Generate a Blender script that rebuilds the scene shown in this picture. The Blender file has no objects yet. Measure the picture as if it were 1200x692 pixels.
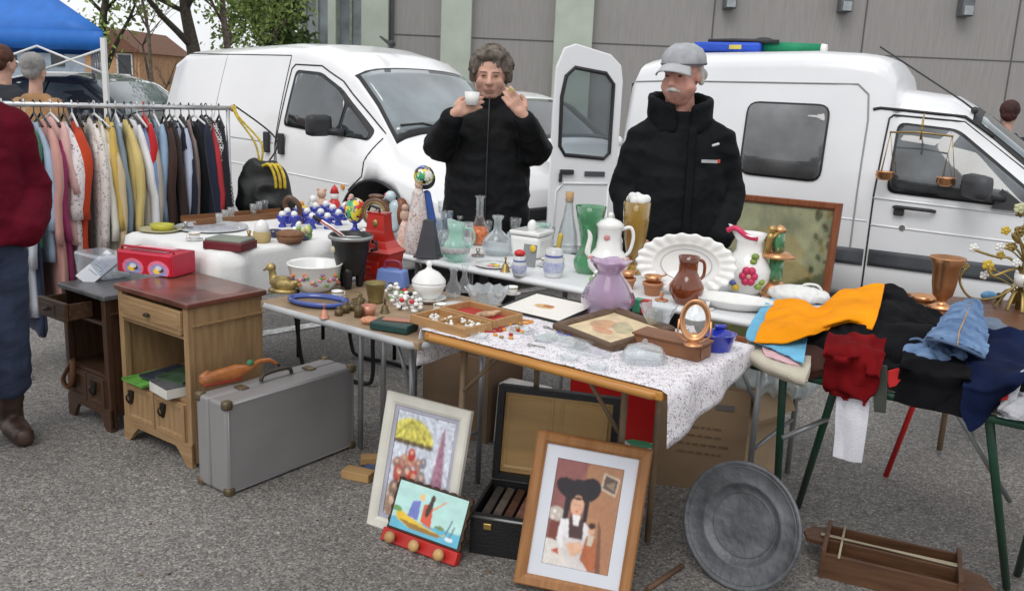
import bpy, bmesh, math, random
import numpy as np
from mathutils import Vector, Matrix, Euler, noise
R = math.radians
random.seed(7)
scn = bpy.context.scene
COL = scn.collection
# ---------------------------------------------------------------- camera model (also used to find places on table tops / ground)
FPX = 1050.0; TH = math.atan(242/1050.0); RO = R(2.5); EYE = 1.5
def _ray(px, py):
    x = px-600; y = -(py-346); c, s = math.cos(RO), math.sin(RO)
    x, y = c*x-s*y, s*x+c*y
    return Vector((x, y*math.sin(TH)+FPX*math.cos(TH), y*math.cos(TH)-FPX*math.sin(TH)))
def atz(px, py, z):
    d = _ray(px, py); t = (z-EYE)/d.z
    return Vector((d.x*t, d.y*t, z))
def aty(px, py, Y):
    d = _ray(px, py); t = Y/d.y
    return Vector((d.x*t, Y, EYE+d.z*t))
def mpp(p):      # metres one photo pixel spans at point p
    return (p.y*math.cos(TH)+(EYE-p.z)*math.sin(TH))/FPX
TA = R(-36)      # direction the stall tables run in
U = Vector((math.cos(TA), math.sin(TA), 0)); V = Vector((-math.sin(TA), math.cos(TA), 0))

# ---------------------------------------------------------------- materials
MATS = {}
def srgb(r, g=None, b=None):
    if g is None: r, g, b = r
    f = lambda c: (c/255/12.92) if c/255 <= .04045 else ((c/255+.055)/1.055)**2.4
    return (f(r), f(g), f(b))
def mat(name, col, rough=.6, metal=0, var=.12, vscale=8, bump=0, bscale=40, trans=0, ior=1.45, coat=0, sheen=0, stretch=None, alpha=1, spec=.5, col2=None, thin=False):
    if name in MATS: return MATS[name]
    m = bpy.data.materials.new(name); m.use_nodes = True
    nt = m.node_tree; b = nt.nodes['Principled BSDF']; L = nt.links
    b.inputs['Roughness'].default_value = rough; b.inputs['Metallic'].default_value = metal
    b.inputs['IOR'].default_value = ior; b.inputs['Alpha'].default_value = alpha
    b.inputs['Transmission Weight'].default_value = trans
    b.inputs['Coat Weight'].default_value = coat; b.inputs['Sheen Weight'].default_value = sheen
    b.inputs['Specular IOR Level'].default_value = spec
    tc = nt.nodes.new('ShaderNodeTexCoord'); mp = nt.nodes.new('ShaderNodeMapping')
    L.new(tc.outputs['Object'], mp.inputs['Vector'])
    if stretch: mp.inputs['Scale'].default_value = stretch
    if var > 0 or col2:
        n = nt.nodes.new('ShaderNodeTexNoise'); n.inputs['Scale'].default_value = vscale; n.inputs['Detail'].default_value = 5
        L.new(mp.outputs[0], n.inputs['Vector'])
        r = nt.nodes.new('ShaderNodeValToRGB'); r.color_ramp.elements[0].position = .3; r.color_ramp.elements[1].position = .7
        c2 = col2 or tuple(c*(1-2*var) for c in col); c1 = col if col2 else tuple(min(1, c*(1+var)) for c in col)
        r.color_ramp.elements[0].color = (*c2, 1); r.color_ramp.elements[1].color = (*c1, 1)
        L.new(n.outputs['Fac'], r.inputs['Fac']); L.new(r.outputs['Color'], b.inputs['Base Color'])
    else: b.inputs['Base Color'].default_value = (*col, 1)
    if bump > 0:
        n2 = nt.nodes.new('ShaderNodeTexNoise'); n2.inputs['Scale'].default_value = bscale; n2.inputs['Detail'].default_value = 4
        L.new(mp.outputs[0], n2.inputs['Vector'])
        bp = nt.nodes.new('ShaderNodeBump'); bp.inputs['Strength'].default_value = bump; bp.inputs['Distance'].default_value = .01
        L.new(n2.outputs['Fac'], bp.inputs['Height']); L.new(bp.outputs['Normal'], b.inputs['Normal'])
    MATS[name] = m; return m
def wood(name, c, c2, rough=.5, scale=6, axis='z', dist=3):
    if name in MATS: return MATS[name]
    st = {'z': (9, 9, 1), 'x': (1, 9, 9), 'y': (9, 1, 9)}[axis]
    return mat(name, c, rough, vscale=scale, col2=c2, stretch=st, bump=.15, bscale=scale*2)
def spots(name, base, cols, scale=30, thr=.35, rough=.4, trans=0, rnd=True):
    """base colour with small voronoi dabs of other colours"""
    if name in MATS: return MATS[name]
    m = bpy.data.materials.new(name); m.use_nodes = True; nt = m.node_tree; b = nt.nodes['Principled BSDF']; L = nt.links
    tc = nt.nodes.new('ShaderNodeTexCoord'); v = nt.nodes.new('ShaderNodeTexVoronoi'); v.inputs['Scale'].default_value = scale
    ns = nt.nodes.new('ShaderNodeTexNoise'); ns.inputs['Scale'].default_value = scale*1.5
    mx = nt.nodes.new('ShaderNodeMixRGB'); mx.inputs['Fac'].default_value = .06
    L.new(tc.outputs['Object'], mx.inputs[1]); L.new(ns.outputs['Color'], mx.inputs[2]); L.new(tc.outputs['Object'], ns.inputs['Vector'])
    L.new(mx.outputs[0], v.inputs['Vector'])
    lt = nt.nodes.new('ShaderNodeMath'); lt.operation = 'LESS_THAN'; lt.inputs[1].default_value = thr
    L.new(v.outputs['Distance'], lt.inputs[0])
    sp = nt.nodes.new('ShaderNodeSeparateColor'); L.new(v.outputs['Color'], sp.inputs[0])
    r = nt.nodes.new('ShaderNodeValToRGB'); r.color_ramp.interpolation = 'CONSTANT'
    e = r.color_ramp.elements
    while len(e) < len(cols): e.new(.5)
    for i, c in enumerate(cols): e[i].position = i/len(cols); e[i].color = (*c, 1)
    L.new(sp.outputs[0], r.inputs['Fac'])
    mix = nt.nodes.new('ShaderNodeMixRGB'); mix.inputs[1].default_value = (*base, 1)
    L.new(lt.outputs[0], mix.inputs['Fac']); L.new(r.outputs['Color'], mix.inputs[2]); L.new(mix.outputs[0], b.inputs['Base Color'])
    b.inputs['Roughness'].default_value = rough; b.inputs['Transmission Weight'].default_value = trans
    MATS[name] = m; return m
def attrmat(name='painted', rough=.5, coat=0):
    if name in MATS: return MATS[name]
    m = bpy.data.materials.new(name); m.use_nodes = True; nt = m.node_tree; b = nt.nodes['Principled BSDF']
    a = nt.nodes.new('ShaderNodeAttribute'); a.attribute_name = 'Col'; nt.links.new(a.outputs['Color'], b.inputs['Base Color'])
    b.inputs['Roughness'].default_value = rough; b.inputs['Coat Weight'].default_value = coat
    MATS[name] = m; return m
def flat(name, c255, **k):
    return mat(name, srgb(*c255), **k)
def glass(name, col=(.9, .95, .95), rough=.02, dens=.75):
    """thin-walled looking glass: mostly see-through, bright rims"""
    if name in MATS: return MATS[name]
    m = bpy.data.materials.new(name); m.use_nodes = True; nt = m.node_tree; L = nt.links
    for n in list(nt.nodes):
        if n.type != 'OUTPUT_MATERIAL': nt.nodes.remove(n)
    out = nt.nodes[0]
    g = nt.nodes.new('ShaderNodeBsdfGlossy'); g.inputs['Roughness'].default_value = .05; g.inputs['Color'].default_value = (1, 1, 1, 1)
    t = nt.nodes.new('ShaderNodeBsdfTransparent'); t.inputs['Color'].default_value = (*col, 1)
    d = nt.nodes.new('ShaderNodeBsdfDiffuse'); d.inputs['Color'].default_value = (*[min(1, c*.95) for c in col], 1)
    f = nt.nodes.new('ShaderNodeLayerWeight'); f.inputs['Blend'].default_value = .16
    m0 = nt.nodes.new('ShaderNodeMixShader'); m0.inputs[0].default_value = 1-dens
    L.new(t.outputs[0], m0.inputs[1]); L.new(d.outputs[0], m0.inputs[2])
    m1 = nt.nodes.new('ShaderNodeMixShader'); L.new(f.outputs['Facing'], m1.inputs[0]); L.new(m0.outputs[0], m1.inputs[1]); L.new(g.outputs[0], m1.inputs[2])
    L.new(m1.outputs[0], out.inputs['Surface'])
    MATS[name] = m; return m

# ---------------------------------------------------------------- mesh builder
class MB:
    def __init__(s): s.bm = bmesh.new(); s.mi = 0; s.M = Matrix.Identity(4)
    def _v(s, p): return s.bm.verts.new(s.M @ Vector(p))
    def _f(s, vs, smooth=True):
        try:
            f = s.bm.faces.new(vs); f.material_index = s.mi; f.smooth = smooth; return f
        except ValueError: return None
    def box(s, c, size, rot=None, bev=0, smooth=False, taper=1):
        c = Vector(c); hx, hy, hz = [k/2 for k in size]
        Rm = Euler(rot).to_matrix() if rot is not None else Matrix.Identity(3)
        vs = []
        for dz in (-1, 1):
            k = taper if dz > 0 else 1
            for dx, dy in ((-1, -1), (1, -1), (1, 1), (-1, 1)):
                vs.append(s._v(c + Rm @ Vector((dx*hx*k, dy*hy*k, dz*hz))))
        fs = [s._f([vs[i] for i in q], smooth) for q in ((3, 2, 1, 0), (4, 5, 6, 7), (0, 1, 5, 4), (1, 2, 6, 5), (2, 3, 7, 6), (3, 0, 4, 7))]
        if bev > 0:
            es = set(e for f in fs for e in f.edges)
            r = bmesh.ops.bevel(s.bm, geom=list(es), offset=bev, segments=2, affect='EDGES', profile=.6)
            for f in r['faces']: f.material_index = s.mi; f.smooth = True
        return s
    def lathe(s, prof, seg=24, c=(0, 0, 0), sx=1, sy=1, wave=None, axis=None, caps=True):
        """prof: list of (r, z). wave(ang, r, z)->(r, z)"""
        rings = []; c = Vector(c)
        Q = Vector((0, 0, 1)).rotation_difference(Vector(axis).normalized()).to_matrix() if axis is not None else None
        for (r, z) in prof:
            if r <= 1e-6:
                p = Vector((0, 0, z)); p = Q @ p if Q else p; rings.append([s._v(c+p)]); continue
            ring = []
            for i in range(seg):
                a = 2*math.pi*i/seg; rr, zz = wave(a, r, z) if wave else (r, z)
                p = Vector((rr*math.cos(a)*sx, rr*math.sin(a)*sy, zz)); p = Q @ p if Q else p
                ring.append(s._v(c+p))
            rings.append(ring)
        for a, b in zip(rings, rings[1:]):
            if len(a) == 1 and len(b) == 1: continue
            for i in range(seg):
                j = (i+1) % seg
                if len(a) == 1: s._f([a[0], b[j], b[i]])
                elif len(b) == 1: s._f([a[i], a[j], b[0]])
                else: s._f([a[i], a[j], b[j], b[i]])
        if caps:
            if len(rings[0]) > 1: s._f(list(reversed(rings[0])), False)
            if len(rings[-1]) > 1: s._f(rings[-1], False)
        return s
    def cyl(s, p0, p1, r0, r1=None, seg=12):
        r1 = r0 if r1 is None else r1; p0 = Vector(p0); p1 = Vector(p1); d = p1-p0
        return s.lathe([(r0, 0), (r1, d.length)], seg, p0, axis=d)
    def ball(s, c, r, sc=(1, 1, 1), rot=None, seg=16, n=10):
        c = Vector(c); Rm = Euler(rot).to_matrix() if rot is not None else Matrix.Identity(3)
        rings = []
        for k in range(n+1):
            t = math.pi*k/n
            if k in (0, n): rings.append([s._v(c + Rm @ Vector((0, 0, -math.cos(t)*r*sc[2])))]); continue
            rings.append([s._v(c + Rm @ Vector((r*sc[0]*math.sin(t)*math.cos(2*math.pi*i/seg), r*sc[1]*math.sin(t)*math.sin(2*math.pi*i/seg), -math.cos(t)*r*sc[2]))) for i in range(seg)])
        for a, b in zip(rings, rings[1:]):
            for i in range(seg):
                j = (i+1) % seg
                if len(a) == 1: s._f([a[0], b[j], b[i]])
                elif len(b) == 1: s._f([a[i], a[j], b[0]])
                else: s._f([a[i], a[j], b[j], b[i]])
        return s
    def cap(s, p0, p1, r0, r1, seg=14):
        """tapered capsule, closed"""
        p0 = Vector(p0); p1 = Vector(p1); L = (p1-p0).length; pr = [(0, -r0)]
        for k in range(1, 5): t = k*math.pi/8; pr.append((r0*math.sin(t), -r0*math.cos(t)))
        pr[-1] = (r0, 0); pr.append((r1, L))
        for k in range(1, 4): t = k*math.pi/8; pr.append((r1*math.cos(t), L+r1*math.sin(t)))
        pr.append((0, L+r1))
        return s.lathe(pr, seg, p0, axis=(p1-p0))
    def loft(s, secs, seg=20, power=2.0):
        """closed loft; secs: (cx, cy, z, rx, ry)"""
        rings = []
        for (cx, cy, z, rx, ry) in secs:
            rr = []
            for i in range(seg):
                a = 2*math.pi*i/seg; ca, sa = math.cos(a), math.sin(a)
                e = 2/power
                rr.append(s._v((cx+rx*math.copysign(abs(ca)**e, ca), cy+ry*math.copysign(abs(sa)**e, sa), z)))
            rings.append(rr)
        for a, b in zip(rings, rings[1:]):
            for i in range(seg): j = (i+1) % seg; s._f([a[i], a[j], b[j], b[i]])
        s._f(list(reversed(rings[0])), False); s._f(rings[-1], False)
        return s
    def tube(s, pts, r, seg=8, closed=False, radii=None, flat=1):
        pts = [Vector(p) for p in pts]; n = len(pts); rings = []
        prev = None
        for i, p in enumerate(pts):
            if closed: d = pts[(i+1) % n]-pts[i-1]
            else: d = pts[min(i+1, n-1)]-pts[max(i-1, 0)]
            d.normalize()
            if prev is None:
                up = Vector((0, 0, 1)) if abs(d.z) < .9 else Vector((1, 0, 0)); a = d.cross(up).normalized()
            else: a = (prev - d*prev.dot(d)).normalized()
            prev = a; b = d.cross(a); rr = radii[i] if radii else r
            rings.append([s._v(p + a*rr*math.cos(2*math.pi*k/seg) + b*rr*flat*math.sin(2*math.pi*k/seg)) for k in range(seg)])
        m = n if closed else n-1
        for i in range(m):
            A, B = rings[i], rings[(i+1) % n]
            for k in range(seg): j = (k+1) % seg; s._f([A[k], A[j], B[j], B[k]])
        if not closed: s._f(list(reversed(rings[0])), False); s._f(rings[-1], False)
        return s
    def prism(s, poly, d0, d1, plane='xz', smooth=False, fn=None):
        """extrude 2-D polygon between depths d0,d1 along the missing axis"""
        def P(a, b, d):
            v = {'xz': (a, d, b), 'yz': (d, a, b), 'xy': (a, b, d)}[plane]
            return fn(*v) if fn else v
        A = [s._v(P(a, b, d0)) for a, b in poly]; B = [s._v(P(a, b, d1)) for a, b in poly]
        n = len(poly)
        s._f(A, smooth); s._f(list(reversed(B)), smooth)
        for i in range(n): j = (i+1) % n; s._f([A[j], A[i], B[i], B[j]], smooth)
        return s
    def sheet(s, fn, nu, nv, smooth=True, thick=0):
        g = [[s._v(fn(i/nu, j/nv)) for j in range(nv+1)] for i in range(nu+1)]
        for i in range(nu):
            for j in range(nv): s._f([g[i][j], g[i+1][j], g[i+1][j+1], g[i][j+1]], smooth)
        return s
    def frame(s, w, h, bw, d, z0=0, prof=None):
        """picture frame in xz plane, centre-bottom origin, depth y from 0..d, border bw, mitred"""
        o = [(-w/2, 0), (w/2, 0), (w/2, h), (-w/2, h)]; i_ = [(-w/2+bw, bw), (w/2-bw, bw), (w/2-bw, h-bw), (-w/2+bw, h-bw)]
        prof = prof or [(0, 1), (0, .25), (.15, 0), (.75, .1), (1, .35), (1, 1)]
        ringsets = []
        for (t, q) in prof:
            ringsets.append([s._v((o[k][0]*(1-t)+i_[k][0]*t, q*d, z0+o[k][1]*(1-t)+i_[k][1]*t)) for k in range(4)])
        n = len(prof)
        for a in range(n):
            A, B = ringsets[a], ringsets[(a+1) % n]
            for k in range(4): j = (k+1) % 4; s._f([A[k], A[j], B[j], B[k]], False)
        return s
    def build(s, name, material, parent=None, scale=None, loc=None, rot=None, solid=0, sub=0, fixn=True, bevel=0):
        if scale: bmesh.ops.scale(s.bm, vec=(scale,)*3, verts=s.bm.verts)
        if fixn: bmesh.ops.recalc_face_normals(s.bm, faces=s.bm.faces)
        me = bpy.data.meshes.new(name); s.bm.to_mesh(me); s.bm.free()
        for m in (material if isinstance(material, (list, tuple)) else [material]): me.materials.append(m)
        o = bpy.data.objects.new(name, me); COL.objects.link(o)
        if parent is not None: o.parent = parent
        if loc is not None: o.location = loc
        if rot is not None: o.rotation_euler = rot
        if bevel: md = o.modifiers.new('b', 'BEVEL'); md.width = bevel; md.segments = 2; md.limit_method = 'ANGLE'
        if solid: md = o.modifiers.new('s', 'SOLIDIFY'); md.thickness = solid; md.offset = 0
        if sub: md = o.modifiers.new('u', 'SUBSURF'); md.levels = sub; md.render_levels = sub
        return o
def bake(o, disp=None):
    """apply modifiers; optional disp(co, no)->offset"""
    dg = bpy.context.evaluated_depsgraph_get(); dg.update(); ev = o.evaluated_get(dg)
    me = bpy.data.meshes.new_from_object(ev); o.modifiers.clear(); o.data = me
    if disp:
        cs = [v.co.copy() for v in me.vertices]; ns = [n.vector.copy() for n in me.vertex_normals]
        new = []
        for c, n in zip(cs, ns): new.extend(c+disp(c, n))
        me.vertices.foreach_set('co', new); me.update()
    for p in me.polygons: p.use_smooth = True
    return o
def organic(mb, name, material, parent=None, voxel=.012, smooth=4, disp=None, loc=None, rot=None):
    o = mb.build(name, material, parent, loc=loc, rot=rot)
    md = o.modifiers.new('r', 'REMESH'); md.mode = 'VOXEL'; md.voxel_size = voxel
    if smooth: ms = o.modifiers.new('sm', 'SMOOTH'); ms.factor = .5; ms.iterations = smooth
    return bake(o, disp)
def organic_multi(pieces, name, material, loc=None, rot=None, disp=None):
    """several voxel-remeshed pieces (mb, voxel, smooth) merged into ONE mesh"""
    bm = bmesh.new(); tmp = []
    for mb, vx, sm in pieces:
        o = organic(mb, 'tmp', material, voxel=vx, smooth=sm); bm.from_mesh(o.data); tmp.append(o)
    for o in tmp:
        me = o.data; bpy.data.objects.remove(o); bpy.data.meshes.remove(me)
    me = bpy.data.meshes.new(name); bm.to_mesh(me); bm.free(); me.materials.append(material)
    for p in me.polygons: p.use_smooth = True
    o = bpy.data.objects.new(name, me); COL.objects.link(o)
    if loc is not None: o.location = loc
    if rot is not None: o.rotation_euler = rot
    return o
def tag(o, label=None, cat=None, group=None, kind=None):
    if label: o['label'] = label
    if cat: o['category'] = cat
    if group: o['group'] = group
    if kind: o['kind'] = kind
    return o
def thing(name, label, cat, loc=(0, 0, 0), rz=0, group=None, rot=None):
    o = bpy.data.objects.new(name, None); o.empty_display_size = .1; COL.objects.link(o)
    o.location = loc; o.rotation_euler = rot if rot is not None else (0, 0, rz)
    return tag(o, label, cat, group)
def kids(o): return [c for c in bpy.data.objects if c.parent is o]
def clone(o, loc=None, rz=None, label=None, group=None, parent=None):
    c = o.copy(); COL.objects.link(c)
    if parent is not None: c.parent = parent
    if loc is not None: c.location = loc
    if rz is not None: c.rotation_euler = (0, 0, rz)
    if label: c['label'] = label
    if group: c['group'] = group
    for k in kids(o):
        clone(k, parent=c)
    return c
# ---------------------------------------------------------------- painted flat pictures
class Canvas:
    def __init__(s, nx, ny, bg):
        s.nx, s.ny = nx, ny; s.a = np.zeros((ny, nx, 3)); s.a[:] = srgb(*bg)
        s.X, s.Y = np.meshgrid((np.arange(nx)+.5)/nx, (np.arange(ny)+.5)/ny)
    def put(s, m, c, k=1):
        s.a[m] = s.a[m]*(1-k)+np.array(srgb(*c))*k
    def ell(s, cx, cy, rx, ry, c, ang=0, k=1):
        dx, dy = s.X-cx, s.Y-cy; ca, sa = math.cos(R(ang)), math.sin(R(ang))
        asp = s.ny/s.nx; dy = dy*asp; u = dx*ca+dy*sa; v = (-dx*sa+dy*ca)/asp
        s.put((u/rx)**2+(v/ry)**2 < 1, c, k)
    def poly(s, pts, c, k=1):
        ins = np.zeros_like(s.X, bool); n = len(pts)
        for i in range(n):
            x1, y1 = pts[i]; x2, y2 = pts[(i+1) % n]
            cond = ((y1 > s.Y) != (y2 > s.Y))
            with np.errstate(divide='ignore', invalid='ignore'):
                xi = (x2-x1)*(s.Y-y1)/((y2-y1) if y2 != y1 else 1e-9)+x1
            ins ^= cond & (s.X < xi)
        s.put(ins, c, k)
    def line(s, x1, y1, x2, y2, w, c, k=1):
        dx, dy = x2-x1, y2-y1; L = max(1e-9, dx*dx+dy*dy); t = np.clip(((s.X-x1)*dx+(s.Y-y1)*dy)/L, 0, 1)
        s.put(((s.X-x1-t*dx)**2+(s.Y-y1-t*dy)**2) < w*w, c, k)
    def grain(s, amt, seed=1, cells=0):
        rg = np.random.RandomState(seed); n = rg.normal(0, 1, (s.ny, s.nx, 1))
        if cells:
            b = rg.normal(0, 1, (cells, cells)); iy = np.linspace(0, cells-1.01, s.ny); ix = np.linspace(0, cells-1.01, s.nx)
            y0 = iy.astype(int); x0 = ix.astype(int); fy = (iy-y0)[:, None]; fx = (ix-x0)[None, :]
            bb = b[y0][:, x0]*(1-fy)*(1-fx)+b[y0+1][:, x0]*fy*(1-fx)+b[y0][:, x0+1]*(1-fy)*fx+b[y0+1][:, x0+1]*fy*fx
            n = n*.35+bb[:, :, None]
        s.a = np.clip(s.a*(1+amt*n), 0.003, 1)
    def blur(s, n=1):
        for _ in range(n):
            p = np.pad(s.a, ((1, 1), (1, 1), (0, 0)), 'edge')
            s.a = (p[1:-1, 1:-1]*2+p[:-2, 1:-1]+p[2:, 1:-1]+p[1:-1, :-2]+p[1:-1, 2:])/6
    def build(s, name, w, h, parent, loc=(0, 0, 0), rot=None, m=None, fn=None):
        """upright in xz, centre-bottom origin, facing -y; row 0 of the canvas = top"""
        me = bpy.data.meshes.new(name); nx, ny = s.nx, s.ny
        vs = []
        for j in range(ny+1):
            for i in range(nx+1):
                p = ((i/nx-.5)*w, 0, (1-j/ny)*h); vs.append(fn(*p) if fn else p)
        fs = []
        for j in range(ny):
            for i in range(nx):
                a = j*(nx+1)+i; fs.append((a+nx+1, a+nx+2, a+1, a))
        me.from_pydata(vs, [], fs)
        at = me.color_attributes.new('Col', 'FLOAT_COLOR', 'CORNER')
        c = np.ones((ny*nx, 4, 4), np.float32); c[:, :, :3] = s.a.reshape(-1, 1, 3)
        at.data.foreach_set('color', c.ravel())
        me.materials.append(m or attrmat())
        o = bpy.data.objects.new(name, me); COL.objects.link(o)
        if parent is not None: o.parent = parent
        o.location = loc
        if rot is not None: o.rotation_euler = rot
        return o
def spline(pts, n=6):
    """catmull-rom through points"""
    P = [Vector(p) for p in pts]; out = []
    for i in range(len(P)-1):
        p0 = P[max(i-1, 0)]; p1 = P[i]; p2 = P[i+1]; p3 = P[min(i+2, len(P)-1)]
        for k in range(n):
            t = k/n; out.append(.5*((2*p1)+(p2-p0)*t+(2*p0-5*p1+4*p2-p3)*t*t+(3*p1-3*p2+p3-p0)*t**3))
    out.append(P[-1]); return out
# ================================================================ camera, sky, light
cd = bpy.data.cameras.new('camera'); cam = bpy.data.objects.new('camera', cd); COL.objects.link(cam); scn.camera = cam
cd.sensor_width = 36; cd.lens = FPX/1200*36; cd.clip_end = 2000; cd.clip_start = .05
cam.location = (0, 0, EYE)
cam.matrix_world = Matrix.Translation((0, 0, EYE)) @ Euler((R(90)-TH, 0, 0)).to_matrix().to_4x4() @ Matrix.Rotation(RO, 4, 'Z')
w = bpy.data.worlds.new('World'); scn.world = w; w.use_nodes = True; nt = w.node_tree
bgn = nt.nodes['Background']; sky = nt.nodes.new('ShaderNodeTexSky'); sky.sky_type = 'NISHITA'; sky.sun_disc = False
SUN_EL, SUN_AZ = R(52), R(200)
sky.sun_elevation = SUN_EL; sky.sun_rotation = SUN_AZ; sky.air_density = 1.5; sky.dust_density = 2; sky.ozone_density = 1
hs = nt.nodes.new('ShaderNodeHueSaturation'); hs.inputs['Saturation'].default_value = .18; hs.inputs['Value'].default_value = 1.0
nt.links.new(sky.outputs[0], hs.inputs['Color'])
# thin even cloud layer over the clear sky
tcw = nt.nodes.new('ShaderNodeTexCoord'); cn = nt.nodes.new('ShaderNodeTexNoise'); cn.inputs['Scale'].default_value = 2.2; cn.inputs['Detail'].default_value = 5; nt.links.new(tcw.outputs['Generated'], cn.inputs['Vector'])
cr_ = nt.nodes.new('ShaderNodeValToRGB'); cr_.color_ramp.elements[0].position = .3; cr_.color_ramp.elements[0].color = (5.6, 5.8, 6.1, 1); cr_.color_ramp.elements[1].position = .7; cr_.color_ramp.elements[1].color = (8.6, 8.7, 8.8, 1)
nt.links.new(cn.outputs['Fac'], cr_.inputs['Fac']); mxw = nt.nodes.new('ShaderNodeMixRGB'); mxw.inputs[0].default_value = .8
nt.links.new(hs.outputs[0], mxw.inputs[1]); nt.links.new(cr_.outputs[0], mxw.inputs[2]); nt.links.new(mxw.outputs[0], bgn.inputs['Color']); bgn.inputs['Strength'].default_value = .115
ld = bpy.data.lights.new('sun', 'SUN'); ld.energy = .9; ld.angle = R(30); ld.color = (1, .97, .93)
sun = bpy.data.objects.new('sun', ld); COL.objects.link(sun)
dirv = Vector((math.sin(SUN_AZ)*math.cos(SUN_EL), math.cos(SUN_AZ)*math.cos(SUN_EL), math.sin(SUN_EL)))
sun.rotation_euler = dirv.to_track_quat('Z', 'Y').to_euler()
scn.view_settings.view_transform = 'Standard'; scn.view_settings.look = 'None'; scn.view_settings.exposure = 0.38; scn.view_settings.gamma = 1
# ================================================================ ground
def asphalt():
    m = bpy.data.materials.new('asphalt'); m.use_nodes = True; nt = m.node_tree; b = nt.nodes['Principled BSDF']; L = nt.links
    tc = nt.nodes.new('ShaderNodeTexCoord')
    v = nt.nodes.new('ShaderNodeTexVoronoi'); v.inputs['Scale'].default_value = 150; L.new(tc.outputs['Object'], v.inputs['Vector'])
    sp = nt.nodes.new('ShaderNodeSeparateColor'); L.new(v.outputs['Color'], sp.inputs[0])
    r = nt.nodes.new('ShaderNodeValToRGB'); e = r.color_ramp.elements
    e[0].position = 0; e[0].color = (.10, .094, .089, 1); e[1].position = 1; e[1].color = (.40, .38, .355, 1)
    x = e.new(.45); x.color = (.195, .184, .173, 1); x = e.new(.8); x.color = (.265, .25, .234, 1)
    L.new(sp.outputs[0], r.inputs['Fac'])
    n = nt.nodes.new('ShaderNodeTexNoise'); n.inputs['Scale'].default_value = 1.3; n.inputs['Detail'].default_value = 6; L.new(tc.outputs['Object'], n.inputs['Vector'])
    n2 = nt.nodes.new('ShaderNodeTexNoise'); n2.inputs['Scale'].default_value = 30; n2.inputs['Detail'].default_value = 4; L.new(tc.outputs['Object'], n2.inputs['Vector'])
    r2 = nt.nodes.new('ShaderNodeValToRGB'); r2.color_ramp.elements[0].position = .3; r2.color_ramp.elements[0].color = (.66, .65, .64, 1); r2.color_ramp.elements[1].position = .7; r2.color_ramp.elements[1].color = (1.1, 1.1, 1.1, 1)
    L.new(n.outputs['Fac'], r2.inputs['Fac'])
    r3 = nt.nodes.new('ShaderNodeValToRGB'); r3.color_ramp.elements[0].position = .35; r3.color_ramp.elements[0].color = (.80, .80, .80, 1); r3.color_ramp.elements[1].position = .65
    L.new(n2.outputs['Fac'], r3.inputs['Fac'])
    m1 = nt.nodes.new('ShaderNodeMixRGB'); m1.blend_type = 'MULTIPLY'; m1.inputs[0].default_value = 1; L.new(r.outputs[0], m1.inputs[1]); L.new(r2.outputs[0], m1.inputs[2])
    m2 = nt.nodes.new('ShaderNodeMixRGB'); m2.blend_type = 'MULTIPLY'; m2.inputs[0].default_value = 1; L.new(m1.outputs[0], m2.inputs[1]); L.new(r3.outputs[0], m2.inputs[2])
    L.new(m2.outputs[0], b.inputs['Base Color']); b.inputs['Roughness'].default_value = .85
    bp = nt.nodes.new('ShaderNodeBump'); bp.inputs['Strength'].default_value = .4; bp.inputs['Distance'].default_value = .004
    L.new(v.outputs['Distance'], bp.inputs['Height']); bp.invert = True; L.new(bp.outputs[0], b.inputs['Normal'])
    MATS['asphalt'] = m; return m
g = MB(); g.sheet(lambda u, v: ((u-.5)*600, v*600-100, 0), 1, 1, False)
tag(g.build('ground', asphalt()), kind='structure')
p0, p1 = atz(300, 392, 0), atz(392, 377, 0); d = (p1-p0).normalized(); nn = Vector((-d.y, d.x, 0))*.05
p0 -= d*.1; p1 += d*3
lm = MB(); f = [p0-nn, p1-nn, p1+nn, p0+nn]; lm._f([lm._v((q.x, q.y, .004)) for q in f])
tag(lm.build('parking_line', mat('line_paint', (.6, .6, .58), .8, var=.25, vscale=25)), kind='structure')
# ================================================================ hall behind
conc = mat('hall_panel', (.30, .288, .28), .85, vscale=3, var=.05, stretch=(6, 1, .5), bump=.2, bscale=10)
green = mat('pale_green_paint', (.44, .49, .42), .7, var=.06, vscale=2)
dark = mat('dark_joint', (.11, .105, .10), .8, var=0)
BY = 22.0
def bx(px): return aty(px, 100, BY).x
hall = thing('industrial_hall', 'long grey panelled hall with pale green columns behind the vans', 'building', (bx(700), BY, 0))
bx0 = bx(352)-bx(700); bx1 = 26
mb = MB(); mb.box(((bx(456)-bx(700)+bx1)/2, 6, 4.5), (bx1-(bx(456)-bx(700)), 12, 9)); mb.build('wall', conc, hall)
mb = MB(); mb.box(((bx0+bx(456)-bx(700))/2, 6.2, 4.5), (bx(456)-bx(700)-bx0-.01, 12, 9)); mb.build('wall', mat('hall_render', (.5, .49, .46), .8), hall)
for zz in (2.63, 4.9, 7.2):
    mb = MB(); mb.box(((bx(456)-bx(700)+bx1)/2, -.004, zz), (bx1-(bx(456)-bx(700)), .02, .022)); mb.build('panel_joint', dark, hall)
x = bx(1180)-bx(700)
for k in range(-3, 4):
    xx = x+k*3.55
    if xx < bx(456)-bx(700)+.2: continue
    mb = MB(); mb.box((xx, -.006, 4.5), (.03, .02, 9)); mb.build('panel_joint', dark, hall)
for a, b_ in ((425, 456), (516, 551), (646, 690)):
    xa, xb = bx(a)-bx(700), bx(b_)-bx(700)
    mb = MB(); mb.box(((xa+xb)/2, -.12, 4.5), (xb-xa, .3, 9), bev=.02); mb.build('column', green, hall)
mb = MB(); mb.cyl((bx(459)-bx(700), -.1, 0), (bx(459)-bx(700), -.1, 9), .045); mb.build('downpipe', mat('pipe_grey', (.12, .12, .12), .5), hall)
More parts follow.
